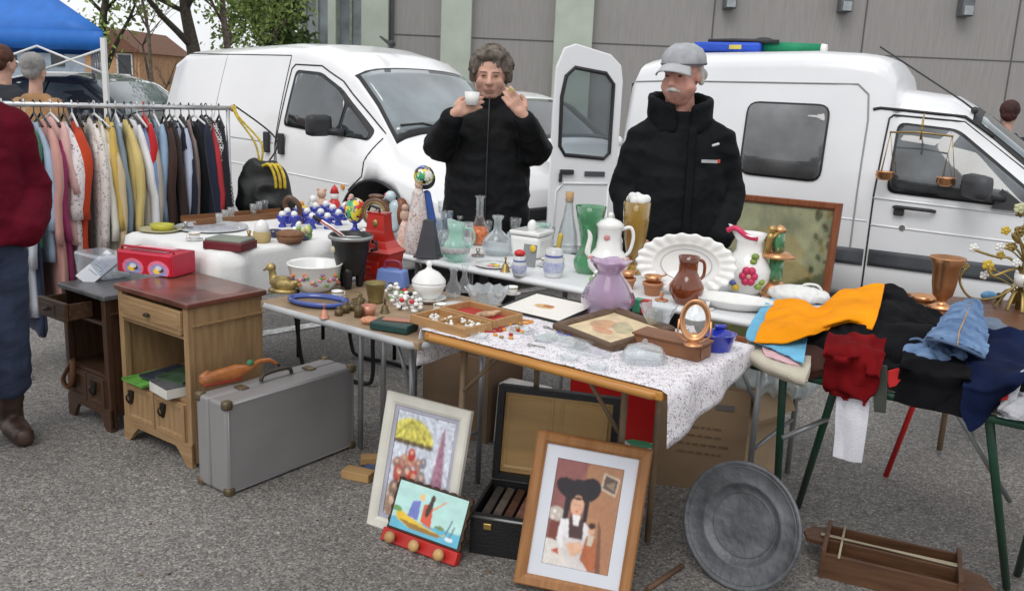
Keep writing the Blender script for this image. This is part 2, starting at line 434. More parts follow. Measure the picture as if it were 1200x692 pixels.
mb = MB(); mb.cyl((bx(351)-bx(700), .1, 0), (bx(351)-bx(700), .1, 9), .06); mb.build('downpipe', mat('pipe_white', (.7, .7, .7), .5), hall)
wg = mat('window_sky_glass', (.28, .32, .34), .08, var=.3, vscale=1.2, coat=.5)
for (a, b_, z0, z1) in ((357, 385, .9, 7.5), (396, 424, .9, 7.5)):
    xa, xb = bx(a)-bx(700), bx(b_)-bx(700)
    wdw = MB(); wdw.box(((xa+xb)/2, .17, (z0+z1)/2), (xb-xa, .05, z1-z0)); wo = wdw.build('window', wg, hall)
    fr = MB()
    for xx in (xa, xb, (xa+xb)/2): fr.box((xx, .13, (z0+z1)/2), (.06, .08, z1-z0))
    for k in range(6): fr.box(((xa+xb)/2, .128, z0+(z1-z0)*k/5), (xb-xa-.002, .07, .06))
    fr.build('window_frame', mat('frame_green', (.25, .3, .25), .6), wo)
xa, xb = bx(386)-bx(700), bx(395)-bx(700)
mb = MB(); mb.box(((xa+xb)/2, -.02, 4.5), (xb-xa, .3, 9)); mb.build('column', green, hall)
lampm = mat('floodlight_grey', (.16, .17, .18), .4, metal=.4)
for px, py in ((855, 3), (990, 7), (1131, 12)):
    p = aty(px, py, BY-.15); mb = MB(); mb.box((p.x-bx(700), -.16, p.z+.1), (.28, .3, .5), bev=.03); lo = mb.build('wall_lamp', lampm, hall)
    mb = MB(); mb.box((p.x-bx(700), -.33, p.z-.02), (.2, .04, .2)); mb.build('lens', mat('lamp_lens', (.35, .38, .4), .2), lo)
# ================================================================ houses far left
hp = aty(143, 60, 34); hs_ = thing('gabled_house', 'orange rendered house with brown gable roof beyond the tree', 'house', (hp.x, 34, 0))
mb = MB(); mb.prism([(-1.4, 0), (.62, 0), (.62, 2.2), (-.5, 2.9), (-1.4, 2.2)], 0, 5); mb.build('wall', mat('orange_render', (.5, .29, .16), .9), hs_)
mb = MB(); mb.prism([(-1.75, 3.05), (-.35, 3.05), (.8, 2.2), (-1.75, 2.2)], -.2, 5.2); mb.build('roof', mat('brown_tile', (.17, .085, .055), .9, vscale=12), hs_)
mb = MB(); mb.box((.1, -.03, 1.75), (.5, .06, .7)); wi = mb.build('window', mat('dark_pane', (.05, .06, .07), .2), hs_)
mb = MB(); mb.frame(.6, .8, .06, .05, z0=1.35); mb.build('window_frame', mat('frame_white', (.6, .6, .6), .5), wi, loc=(.1, -.08, 0))
bp_ = aty(60, 70, 42); bh = thing('blue_grey_house', 'blue-grey rendered building seen beneath the tent canopy', 'house', (bp_.x, 42, 0))
mb = MB(); mb.box((-3, 3, 1.25), (10.4, 6, 2.5)); mb.build('wall', mat('blue_grey_render', (.33, .4, .48), .9, vscale=2), bh)
mb = MB(); mb.prism([(-8.5, 2.4), (2.5, 2.4), (1.6, 2.9), (-7.6, 2.9)], -.3, 6.3); mb.build('roof', mat('grey_tile', (.13, .12, .12), .9), bh)
for px in (68, 12):
    q = aty(px, 70, 42); mb = MB(); mb.box((q.x-bp_.x, -.03, q.z), (.6, .06, .55)); mb.build('window', mat('dark_pane', (.05, .06, .07), .2), bh)
# ================================================================ trees
bark = mat('bark', (.075, .062, .05), .95, vscale=14, var=.3, bump=.6, bscale=20, stretch=(3, 3, 1))
bark2 = mat('bark_light', (.16, .13, .1), .95, vscale=14, var=.3)
leafm = mat('leaf_spring', (.26, .36, .09), .6, var=.3, vscale=3)
leafd = mat('leaf_ivy', (.07, .12, .025), .6, var=.3, vscale=3)
def tree(name, label, base, h, r, seed, spread, leaves, lsize, lmat, bk, levels=3, lean=0, group=None, lowleaf=.25):
    rg = random.Random(seed); t = thing(name, label, 'tree', base, group=group)
    tr = MB(); tips = []
    def branch(p, d, L, rad, lev):
        n = 5; pts = [p.copy()]; q = p.copy(); dd = d.copy()
        for i in range(n):
            dd = (dd + Vector((rg.uniform(-1, 1), rg.uniform(-1, 1), rg.uniform(-.4, .6)))*.16).normalized(); q = q+dd*L/n; pts.append(q.copy())
        tr.tube(pts, rad, 6 if lev else 9, radii=[rad*(1-.6*i/n) for i in range(n+1)])
        if lev >= levels: tips.extend(pts[1:]); return
        if lev >= levels-1: tips.extend(pts[2:])
        k = rg.randint(4, 6) if lev == 0 else rg.randint(3, 4)
        for _ in range(k):
            i = rg.randint(1 if lev else 2, n); a = rg.uniform(0, 6.28); s_ = rg.uniform(.5, 1.1)
            nd = (dd*.5+Vector((math.cos(a)*s_, math.sin(a)*s_, rg.uniform(.0, .8)))).normalized()
            branch(pts[i], nd, L*rg.uniform(.4, .65)*spread, rad*(1-.6*i/n)*.55, lev+1)
    branch(Vector((0, 0, 0)), Vector((lean, 0, 1)).normalized(), h, r, 0)
    tr.build('trunk', bk, t, fixn=False)
    if leaves:
        lv = MB()
        for _ in range(leaves):
            c = rg.choice(tips) + Vector([rg.gauss(0, .22) for _ in range(3)])
            if c.z < h*lowleaf: continue
            a = Vector([rg.uniform(-1, 1) for _ in range(3)]).normalized(); b = a.orthogonal().normalized(); s_ = lsize*rg.uniform(.6, 1.4)
            c2 = a.cross(b)
            lv._f([lv._v(c-a*s_), lv._v(c+b*s_*.5), lv._v(c+a*s_), lv._v(c-b*s_*.5+c2*s_*.2)], False)
        lv.build('crown', lmat, t, fixn=False)
    return t
G_TREE = 'spring trees beyond the white van'
def gx(px, Y): v = aty(px, 60, Y); return Vector((v.x, Y, 0))
tree('deciduous_tree', 'thick dark trunk with fresh green leaves behind the white van', gx(238, 16), 3.3, .18, 3, .95, 4200, .055, leafm, bark, group=G_TREE)
tree('deciduous_tree', 'slim pale trunk just right of the thick dark one', gx(271, 17), 4.0, .09, 11, .8, 2600, .055, leafm, bark2, group=G_TREE)
tree('deciduous_tree', 'slender young tree between gabled house and thick dark trunk', gx(186, 15), 3.6, .04, 21, .9, 1100, .05, leafm, bark2, group=G_TREE)
tree('bare_tree', 'bare twiggy bush above the back corner of the white van', gx(190, 20), 2.1, .05, 31, 1.15, 0, .05, leafm, bark2)
tree('deciduous_tree', 'leafy tree overhanging the blue tent canopy', gx(118, 19), 3.3, .14, 41, 1.0, 2200, .06, leafm, bark, group=G_TREE)
tree('deciduous_tree', 'leafy sapling beside the corner of the grey hall', gx(305, 19), 3.6, .07, 51, .85, 2200, .055, leafm, bark2, group=G_TREE)
tree('ivy_bush', 'dense ivy clad trunk against the corner of the hall', gx(336, 20), 3.4, .2, 61, .35, 5200, .09, leafd, bark, lowleaf=.1)
# distant hedge line closing the horizon at left
hd = MB(); rg = random.Random(5)
for i in range(2600):
    x_ = rg.uniform(-30, -6); y_ = 48+rg.gauss(0, 1.2); z_ = abs(rg.gauss(0, .8)); s_ = rg.uniform(.15, .4)
    a = Vector([rg.uniform(-1, 1) for _ in range(3)]).normalized(); b = a.orthogonal(); c = Vector((x_, y_, z_))
    hd._f([hd._v(c-a*s_), hd._v(c+b*s_*.6), hd._v(c+a*s_), hd._v(c-b*s_*.6)], False)
tag(hd.build('hedge', leafd, fixn=False), 'far hedge closing the view under the trees', 'hedge', kind='stuff')
# ================================================================ blue tent
tc0 = aty(121, 48, 9); tz = 1.71
d1 = Vector((-.97, .2, 0))*3; d2 = Vector((-.45, .89, 0))*3
cor = [Vector((tc0.x, 9, 0)), Vector((tc0.x, 9, 0))+d1, Vector((tc0.x, 9, 0))+d1+d2, Vector((tc0.x, 9, 0))+d2]
tent = thing('market_tent', 'blue pop-up canopy tent on white poles at far left', 'tent', cor[0])
blue = mat('tent_blue', srgb(30, 105, 190), .55, var=.06, bump=.3, bscale=5)
blue.node_tree.nodes['Principled BSDF'].inputs['Transmission Weight'].default_value = 0
L = [c-cor[0] for c in cor]; pk = sum(L, Vector())/4+Vector((0, 0, 2.85))
mb = MB()
for k in range(4):
    a, b = L[k]+Vector((0, 0, tz+.17)), L[(k+1) % 4]+Vector((0, 0, tz+.17))
    def fn(u, v, a=a, b=b):
        q = a.lerp(b, u).lerp(pk, v); q.z -= .1*math.sin(math.pi*u)*(1-v)*math.sin(math.pi*min(1, v+.1)); return q
    mb.sheet(fn, 8, 6)
mb.build('canopy', blue, tent, solid=.004)
for k in range(4):
    a, b = L[k], L[(k+1) % 4]; mb = MB()
    mb.sheet(lambda u, v: a.lerp(b, u)*1.002+Vector((0, 0, tz+.165-.19*v+.004*math.sin(u*18)*v)), 24, 2); mb.build('valance', blue, tent, solid=.004)
wp = mat('white_pole', (.75, .75, .75), .4, var=.03)
for k in range(4):
    mb = MB(); q = L[k]; off = Vector((.0, 0, 0)); mb.box((q.x*.98+off.x, q.y*.98, (tz+.1)/2), (.045, .045, tz+.1)); mb.build('pole', wp, tent)
for k in (0, 3):
    a, b = L[k], L[(k+1) % 4]; mb = MB()
    for i in range(4):
        p, q = a.lerp(b, i/4), a.lerp(b, (i+1)/4); hi, lo = Vector((0, 0, tz)), Vector((0, 0, tz-.24))
        mb.tube([p+hi, q+lo], .012, 6); mb.tube([p+lo, q+hi], .012, 6)
    mb.build('truss', wp, tent)

# loose grit, crumbs of leaf and gravel lying on the asphalt
lt = MB(); rg = random.Random(77)
for k in range(420):
    y_ = rg.uniform(2.3, 7.5); x_ = rg.uniform(-.62, .62)*y_; r_ = rg.uniform(.002, .006); lt.mi = rg.choice([0, 0, 1, 2])
    lt.ball((x_, y_, r_*.3), r_, (rg.uniform(.8, 2), 1, .35), rot=(0, 0, rg.uniform(0, 3)), seg=6, n=4)
tag(lt.build('ground_litter', [mat('grit_pale', (.42, .40, .37), .9), mat('leaf_crumb', (.16, .10, .04), .9), mat('grit_dark', (.05, .05, .05), .9)]), 'loose grit and leaf crumbs on the asphalt', 'litter', kind='stuff')
# ================================================================ vehicles
white = mat('white_car_paint', (.80, .80, .81), .22, var=.02, vscale=2, coat=.5)
whitev = mat('white_van_paint', (.76, .77, .79), .3, var=.03, vscale=2, coat=.35)
seal = mat('rubber_seal', (.02, .02, .022), .55, var=0)
blackp = mat('black_plastic', (.03, .031, .034), .5, var=.1)
greyp = mat('grey_band_plastic', (.07, .075, .085), .55, var=.12)
dglass = mat('dark_car_glass', (.035, .042, .048), .04, var=.5, vscale=2.5, coat=1, spec=.8)
wglass = mat('windscreen_glass', (.20, .24, .26), .05, var=.35, vscale=1.6, coat=1, spec=.8)
chrome = mat('chrome', (.7, .7, .7), .15, metal=1, var=0)
tyre_m = mat('tyre', (.02, .02, .02), .8, var=.1); rim_m = mat('rim', (.45, .45, .46), .35, metal=.6)
headl = mat('headlight_glass', (.55, .57, .6), .08, coat=1, var=.4, vscale=30)
redl = mat('tail_light', (.4, .02, .02), .15, coat=1)
def lerpst(S, x):
    if x <= S[0][0]: return S[0]
    for a, b in zip(S, S[1:]):
        if x <= b[0]:
            t = (x-a[0])/(b[0]-a[0]); return tuple(p*(1-t)+q*t for p, q in zip(a, b))
    return S[-1]
def sidey(S, x, z):
    _, zb, zm, zt, wb, wm, wt = lerpst(S, x)
    if z <= zm: return wm + (wb-wm)*max(0, (zm-z)/(zm-zb))**2*.6
    t = (z-zm)/max(.01, (zt-.10-zm)); return wm+(wt-wm)*min(1.05, t)**1.25
def topz(S, x, y, crown=.035):
    _, zb, zm, zt, wb, wm, wt = lerpst(S, x); k = min(1, abs(y)/max(.01, wt))
    return zt + crown*(1-k*k) - .06*k**6
def body(S, material, parent, arches=(), name='body', ar=.33, aw=2.0, n=46, crown=.035):
    mb = MB(); xs = sorted(set([s[0] for s in S] + list(np.linspace(S[0][0], S[-1][0], n)))); rings = []
    for x in xs:
        _, zb, zm, zt, wb, wm, wt = lerpst(S, x); half = [(0, zb), (wb*.92, zb), (sidey(S, x, zb+.05), zb+.06)]
        for k in range(1, 5): z = zb+.06+(zm-zb-.06)*k/4; half.append((sidey(S, x, z), z))
        for k in range(1, 6): z = zm+(zt-.10-zm)*k/5; half.append((sidey(S, x, z), z))
        w_ = sidey(S, x, zt-.1)
        half += [(w_*.985, zt-.055), (w_*.95, topz(S, x, w_*.95, crown)), (w_*.85, topz(S, x, w_*.85, crown)), (w_*.6, topz(S, x, w_*.6, crown)), (w_*.3, topz(S, x, w_*.3, crown)), (0, zt+crown)]
        pts = [(x, -y, z) for y, z in half] + [(x, y, z) for y, z in reversed(half[1:-1])]
        rings.append([mb._v(p) for p in pts])
    for a, b in zip(rings, rings[1:]):
        m = len(a)
        for i in range(m): j = (i+1) % m; mb._f([a[i], a[j], b[j], b[i]])
    mb._f(list(reversed(rings[0]))); mb._f(rings[-1])
    o = mb.build(name, [material, blackp], parent)
    if arches:
        cs = []
        for ax, az in arches:
            c = MB(); c.mi = 1; c.cyl((ax, -aw, az), (ax, -.45, az), ar, seg=40); c.cyl((ax, .45, az), (ax, aw, az), ar, seg=40)
            co = c.build('cut', [material, blackp]); co.parent = parent; cs.append(co)
            bmd = o.modifiers.new('b', 'BOOLEAN'); bmd.object = co; bmd.solver = 'EXACT'; bmd.operation = 'DIFFERENCE'
        bpy.context.view_layer.update(); bake(o)
        for c in cs: bpy.data.objects.remove(c)
    return o
def side_patch(S, poly, material, name, parent, off=.006, side=-1, sub=3, round_=0.0):
    """polygon (x,z) laid on the flank"""
    mb = MB()
    if round_:
        P = []
        n = len(poly)
        for i in range(n):
            p = Vector(poly[i]); a = Vector(poly[i-1]); b = Vector(poly[(i+1) % n]); r = min(round_, (a-p).length*.45, (b-p).length*.45)
            s = p+(a-p).normalized()*r; e = p+(b-p).normalized()*r
            for k in range(5): t = k/4; q = s*(1-t)**2+p*2*t*(1-t)+e*t*t; P.append((q.x, q.y))
        poly = P
    vs = [mb._v((x, 0, z)) for x, z in poly]; mb._f(vs)
    bmesh.ops.triangulate(mb.bm, faces=mb.bm.faces[:])
    bmesh.ops.subdivide_edges(mb.bm, edges=mb.bm.edges[:], cuts=sub, use_grid_fill=True)
    for v in mb.bm.verts: v.co.y = side*(sidey(S, v.co.x, v.co.z)+off)
    for f in mb.bm.faces: f.smooth = True
    r = bmesh.ops.extrude_face_region(mb.bm, geom=mb.bm.faces[:])
    for v in [e for e in r['geom'] if isinstance(e, bmesh.types.BMVert)]: v.co.y += side*.006
    return mb.build(name, material, parent)
def side_line(S, pts, w, material, name, parent, off=.003, side=-1):
    mb = MB(); P = []
    for a, b in zip(pts, pts[1:]):
        for k in range(8): t = k/8; P.append((a[0]*(1-t)+b[0]*t, a[1]*(1-t)+b[1]*t))
    P.append(pts[-1])
    mb.tube([(x, side*(sidey(S, x, z)+off-.002), z) for x, z in P], w/2, 6); return mb.build(name, material, parent)
def wheel(parent, x, y, r=.29, w=.18):
    t = MB(); t.lathe([(r*.62, -w/2), (r*.93, -w/2), (r, -w*.35), (r, w*.35), (r*.93, w/2), (r*.62, w/2), (r*.55, w*.3), (r*.55, -w*.3)], 32, (x, y, r), axis=(0, 1, 0), caps=False)
    wo = MB(); wo.lathe([(0, -w*.3), (r*.15, -w*.42), (r*.2, -w*.3), (r*.5, -w*.25), (r*.6, -w*.48), (r*.64, -w*.48), (r*.64, w*.3), (0, w*.3)], 24, (x, y, r), axis=(0, 1 if y < 0 else -1, 0), caps=False)
    ro = t.build('wheel', tyre_m, parent); wo.build('rim', rim_m, ro); return ro
def screen(S, x0, x1, inset, material, name, parent, off=.008, dz=0, crown=.035, i1=None):
    i1 = inset if i1 is None else i1
    mb = MB()
    def fn(u, v):
        x = x0+(x1-x0)*u; wt = lerpst(S, x)[6]; y = (v*2-1)*(wt-(inset*(1-u)+i1*u)); return (x, y, topz(S, x, y, crown)+off)
    mb.sheet(fn, 10, 12); return mb.build(name, material, parent, solid=.004)

# ---- left panel van (right flank towards the camera)
A1 = R(-42); front = Vector((-.93-.075, 6.45+.067, 0)); nrm = Vector((math.sin(A1), -math.cos(A1), 0))
org = front - nrm*.84
van = thing('panel_van', 'white panel van with two black door handles behind the clothes rack', 'van', (org.x, org.y, 0), A1)
#      x     zb   zm    zt    wb   wm   wt
SV = [(-3.36, .32, .95, 1.52, .74, .78, .62), (-3.28, .27, .95, 1.64, .8, .83, .66), (-3.05, .25, .95, 1.72, .82, .84, .68), (-1.6, .25, .95, 1.775, .82, .84, .69),
      (-1.15, .25, .95, 1.765, .82, .84, .69), (-.8, .25, .95, 1.70, .82, .84, .67), (-.52, .25, .95, 1.565, .82, .84, .65), (-.3, .25, .94, 1.375, .82, .84, .64), (-.03, .25, .92, 1.12, .82, .83, .67),
      (.06, .26, .84, 1.055, .82, .82, .70), (.4, .27, .76, .95, .79, .80, .68), (.62, .28, .66, .84, .74, .75, .62), (.74, .28, .6, .73, .7, .71, .58), (.80, .3, .5, .6, .62, .63, .52)]
body(SV, white, van, arches=((-.05, .38), (-2.62, .38)), ar=.42)
side_patch(SV, [(-1.24, 1.13), (-1.19, 1.575), (-.88, 1.56), (-.62, 1.44), (-.22, 1.15), (-.22, 1.08)], seal, 'window_seal', van, off=.002, round_=.05)
wn = side_patch(SV, [(-1.21, 1.145), (-1.16, 1.55), (-.88, 1.535), (-.66, 1.435), (-.55, 1.35), (-.55, 1.10)], dglass, 'window', van, off=.006, round_=.05)
side_patch(SV, [(-.51, 1.10), (-.51, 1.32), (-.25, 1.13), (-.25, 1.09)], dglass, 'quarter_window', van, off=.006, round_=.03)
side_line(SV, [(-1.30, .42), (-1.32, 1.0), (-1.26, 1.58), (-1.22, 1.615), (-.9, 1.61), (-.64, 1.50), (-.14, 1.13)], .012, seal, 'door_gap', van)
side_line(SV, [(-.14, 1.1), (-.2, .82), (-.36, .7)], .010, seal, 'door_gap', van)
side_line(SV, [(-3.0, 1.69), (-1.3, 1.685), (-1.32, 1.3), (-1.36, .42)], .009, seal, 'sliding_door_gap', van)
side_line(SV, [(-2.3, 1.685), (-2.34, 1.1), (-2.34, .45)], .005, mat('paint_shadow_gap', (.3, .3, .3), .6, var=0), 'panel_seam', van)
side_line(SV, [(-3.1, .80), (-.35, .74)], .012, white, 'flank_crease', van, off=.002)
side_line(SV, [(-3.1, 1.0), (-1.36, .98)], .012, MATS['paint_shadow_gap'], 'slide_rail', van, off=-.002)
for x in (-1.43, -1.22):
    mb = MB(); mb.box((x, -.855, .985), (.07, .03, .17), bev=.012); mb.build('door_handle', blackp, van)
mb = MB(); mb.box((-.56, -.96, 1.17), (.10, .20, .16), bev=.04); mb.tube([(-.46, -.8, 1.12), (-.54, -.9, 1.13)], .03); mb.build('wing_mirror', blackp, van)
mb = MB(); mb.cyl((-.42, -.835, .72), (-.42, -.85, .72), .02); mb.build('indicator', mat('amber', (.7, .3, .05), .3), van)
scr = screen(SV, -.53, -.06, .06, wglass, 'windscreen', van, i1=.05)
screen(SV, -.56, -.02, .03, seal, 'windscreen_seal', van, off=.003, i1=.02)
for s in (.5, -.05):
    mb = MB(); mb.tube([(.0, s, topz(SV, .0, s)+.02), (-.08, s-.3, topz(SV, -.08, s-.3)+.022), (-.1, s-.5, topz(SV, -.1, s-.5)+.022)], .009, 6); mb.build('wiper', blackp, van)
mb = MB(); mb.cyl((-.75, -.1, 1.80), (-.9, -.1, 1.87), .018, .008); mb.ball((-.75, -.1, 1.81), .03); mb.build('antenna', blackp, van)
for s in (-1, 1):
    mb = MB(); mb.ball((.66, s*.56, .68), .15, (.55, 1.0, .75), rot=(0, .35, s*.35)); mb.build('headlight', headl, van)
mb = MB(); mb.box((.72, 0, .42), (.22, 1.4, .2), bev=.05); mb.build('bumper', blackp, van)
mb = MB(); mb.box((.775, 0, .6), (.08, .7, .1), bev=.02); mb.build('grille', blackp, van)
mb = MB(); mb.tube([(.375, -.835, .38)]+[(-.05+.425*math.cos(a), -.838, .38+.425*math.sin(a)) for a in np.linspace(.05, 3.09, 20)], .012, 6); mb.build('arch_lip', blackp, van)
for x in (-.05, -2.62):
    for s in (-1, 1): wheel(van, x, s*.74, .32)

# ---- right van: high roofed small van, rear door open
A2 = R(-29); e2 = Vector((math.cos(A2), math.sin(A2), 0)); n2 = Vector((math.sin(A2), -math.cos(A2), 0))
rc = Vector((.72, 6.49, 0)); org2 = rc - n2*.76
rv = thing('high_roof_van', 'white high-roofed small van with grey side band and open rear door', 'van', (org2.x, org2.y, 0), A2)
SR = [(0, .3, .95, 1.60, .68, .73, .60), (.06, .28, .95, 1.72, .72, .755, .62), (.3, .26, .95, 1.78, .74, .76, .64), (1.2, .26, .95, 1.81, .74, .76, .65), (1.5, .26, .95, 1.80, .74, .76, .65), (1.62, .26, .95, 1.785, .74, .76, .64),
      (1.70, .26, .95, 1.755, .74, .76, .63), (1.76, .26, .95, 1.68, .74, .76, .62), (1.79, .26, .95, 1.575, .74, .76, .61), (2.1, .26, .95, 1.54, .74, .76, .60), (2.24, .26, .95, 1.46, .74, .76, .60), (2.75, .26, .93, 1.08, .74, .75, .60), (2.95, .26, .88, .965, .74, .75, .64),
      (3.1, .26, .82, .93, .73, .74, .62), (3.5, .28, .72, .83, .68, .69, .56), (3.6, .3, .55, .7, .62, .63, .52)]
body(SR, whitev, rv, arches=((.62, .29), (2.95, .29)), ar=.35, n=60)
# cab roof shoulder moulding
side_patch(SR, [(.872, 1.008), (.872, 1.488), (1.408, 1.488), (1.408, .995)], seal, 'window_seal', rv, off=.002, round_=.08)
side_patch(SR, [(.885, 1.022), (.885, 1.475), (1.395, 1.475), (1.395, 1.008)], mat('rear_side_glass', (.13, .135, .14), .06, var=.45, vscale=2.2, coat=1), 'window', rv, off=.006, round_=.06)
side_patch(SR, [(1.81, .97), (1.81, 1.40), (2.155, 1.375), (2.61, 1.03), (2.60, .94)], seal, 'window_seal', rv, off=.002, round_=.05)
side_patch(SR, [(1.825, .985), (1.825, 1.385), (2.145, 1.36), (2.58, 1.03), (2.58, .955)], mat('cab_side_glass', (.10, .11, .12), .05, var=.5, vscale=2.6, coat=1), 'window', rv, off=.006, round_=.05)
side_line(SR, [(1.74, .3), (1.74, .95), (1.76, 1.42), (1.78, 1.44), (2.18, 1.42), (2.72, 1.03), (2.74, .7), (2.55, .35)], .012, seal, 'door_gap', rv)
side_line(SR, [(1.66, 1.47), (1.70, 1.48), (2.18, 1.45), (2.35, 1.34)], .02, seal, 'roof_gutter', rv, off=.004)
side_line(SR, [(.03, 1.585), (.3, 1.60), (1.55, 1.62), (1.62, 1.56), (1.64, 1.4), (1.64, .5)], .012, mat('paint_shadow_gap', (.3, .3, .3), .6, var=0), 'roof_seam', rv)
side_line(SR, [(1.74, .93), (2.72, .90)], .016, whitev, 'belt_crease', rv, off=.001)
side_line(SR, [(1.74, .76), (2.7, .74)], .014, whitev, 'door_crease', rv, off=.001)
side_line(SR, [(.05, .8), (1.72, .78)], .012, whitev, 'door_crease', rv, off=.001)
for (a, b) in ((.02, .26), (.99, 1.725), (1.755, 2.58)):
    side_patch(SR, [(a, .50), (a, .605), (b, .60), (b, .495)], greyp, 'side_band', rv, off=.004)
side_patch(SR, [(1.0, .27), (1.0, .30), (2.55, .295), (2.55, .27)], greyp, 'sill_band', rv, off=.004)
mb = MB(); mb.box((1.90, -.775, .86), (.06, .03, .05), bev=.008); mb.tube([(1.87, -.775, .885), (1.88, -.80, .89), (2.08, -.80, .885), (2.1, -.775, .88)], .014, 8, flat=.8); mb.build('door_handle', blackp, rv)
mb = MB(); mb.cyl((1.93, -.757, .76), (1.93, -.766, .76), .018); mb.build('lock', chrome, rv)
mb = MB(); mb.box((2.31, -.92, 1.06), (.10, .24, .145), bev=.045, rot=(0, 0, .5)); mb.prism([(2.40, .93), (2.44, 1.05), (2.52, 1.0), (2.60, .93)], -.785, -.76); mb.tube([(2.46, -.77, .99), (2.37, -.84, 1.02)], .022); mb.build('wing_mirror', mat('mirror_grey', (.06, .062, .068), .5), rv)
screen(SR, 2.27, 2.70, .05, wglass, 'windscreen', rv, i1=.05); screen(SR, 2.22, 2.75, .01, seal, 'windscreen_seal', rv, off=.003, i1=.0)
mb = MB(); mb.tube([(2.22, -.50, 1.49), (2.15, -.5, 1.54), (1.62, -.45, 1.86)], .006, 5); mb.ball((2.22, -.5, 1.49), .022); mb.build('antenna', blackp, rv)
mb = MB(); mb.box((-.0, -.66, .85), (.04, .12, .32), bev=.01); mb.build('tail_light', redl, rv)
for x in (.62, 2.95):
    for s in (-1, 1): wheel(rv, x, s*.68, .27, .15)
# dark rear opening
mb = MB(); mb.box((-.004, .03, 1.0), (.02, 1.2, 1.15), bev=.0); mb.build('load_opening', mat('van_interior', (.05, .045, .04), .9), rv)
# open rear door: hinged at the rear right corner, swung out
dr_ = bpy.data.objects.new('rear_door', None); dm = MB()
W, Hd = .50, 1.42
outer = [(0, 0), (0, 1.22), (-.02, 1.33), (-.10, 1.40), (-.36, 1.46), (-.44, 1.43), (-.49, 1.30), (-W, 1.0), (-W, 0)]
inn = [(-.07, .72), (-.07, 1.20), (-.13, 1.27), (-.36, 1.30), (-.42, 1.24), (-.445, 1.1), (-.44, .76), (-.40, .70), (-.11, .68)]
# panel with a real hole: outer+inner bridged through boolean
dm.prism(outer, -.02, .02); COLOBJ = dm.build('rear_door', whitev, rv)
ct = MB(); ct.prism(inn, -.1, .1); co = ct.build('cut', whitev, rv)
md = COLOBJ.modifiers.new('b', 'BOOLEAN'); md.object = co; md.solver = 'EXACT'
bv = COLOBJ.modifiers.new('v', 'BEVEL'); bv.width = .008; bv.segments = 2; bv.limit_method = 'ANGLE'
bpy.context.view_layer.update(); bake(COLOBJ)
for p in COLOBJ.data.polygons: p.use_smooth = False
bpy.data.objects.remove(co)
mb = MB(); mb.tube([(x, -.022, z) for x, z in inn], .014, 8, closed=True); mb.build('door_seal', seal, COLOBJ)
mb = MB(); mb.prism(inn, -.004, .004); mb.build('door_pane', glass('thin_pane', (.62, .66, .68), dens=.93), COLOBJ)
mb = MB(); mb.box((-.38, -.03, .58), (.10, .03, .035), bev=.006); mb.box((-.425, -.03, .54), (.02, .025, .06)); mb.build('door_handle', blackp, COLOBJ)
mb = MB(); mb.box((-.17, -.024, .57), (.15, .012, .035)); mb.build('door_badge', greyp, COLOBJ)
mb = MB(); mb.tube([(-.06, -.022, .5), (-.4, -.022, .5), (-.45, -.022, .44), (-.45, -.022, .05), (-.06, -.022, .05), (-.06, -.022, .5)], .008, 6); mb.build('panel_pressing', whitev, COLOBJ)
COLOBJ.location = (-.02, -.74, .36); COLOBJ.rotation_euler = (0, 0, R(180+29+180+14)-R(0))
# ---- load on the roof
def on_roof(x, y): 
    q = Matrix.Rotation(A2, 3, 'Z') @ Vector((x, y, 0)); return (org2.x+q.x, org2.y+q.y, topz(SR, x, y)+.0)
p = on_roof(.56, .05); t = thing('folded_tarpaulin', 'flat blue folded bag strapped on the roof of the high-roofed van', 'bag', p, A2)
mb = MB(); mb.box((-.05, 0, .04), (.50, .3, .07), bev=.022); mb.build('bag', mat('roof_blue', srgb(35, 80, 190), .5, bump=.3), t)
mb = MB(); mb.box((.02, -.152, .04), (.09, .006, .03)); mb.build('label_patch', mat('yellow_patch', srgb(205, 190, 90), .6), t)
mb = MB(); mb.tube([(-.2, -.1, .085), (0, -.12, .09), (.32, -.1, .085)], .014, 7); mb.build('strap', blackp, t)
p = on_roof(.80, .0); t = thing('rolled_parasol', 'green rolled parasol with white end cap lying on the van roof', 'parasol', p, A2)
mb = MB(); mb.cyl((-.03, 0, .04), (.37, -.02, .035), .042, .032, 14); mb.build('fabric', mat('roof_green', srgb(20, 130, 90), .6, bump=.4), t)
mb = MB(); mb.cyl((.372, -.02, .035), (.41, -.021, .034), .034, .029); mb.build('end_cap', mat('cap_white', (.75, .75, .72), .4), t)
mb = MB(); mb.ball((-.04, -.02, .08), .035, (2.2, .7, .8)); mb.build('strap', blackp, t)

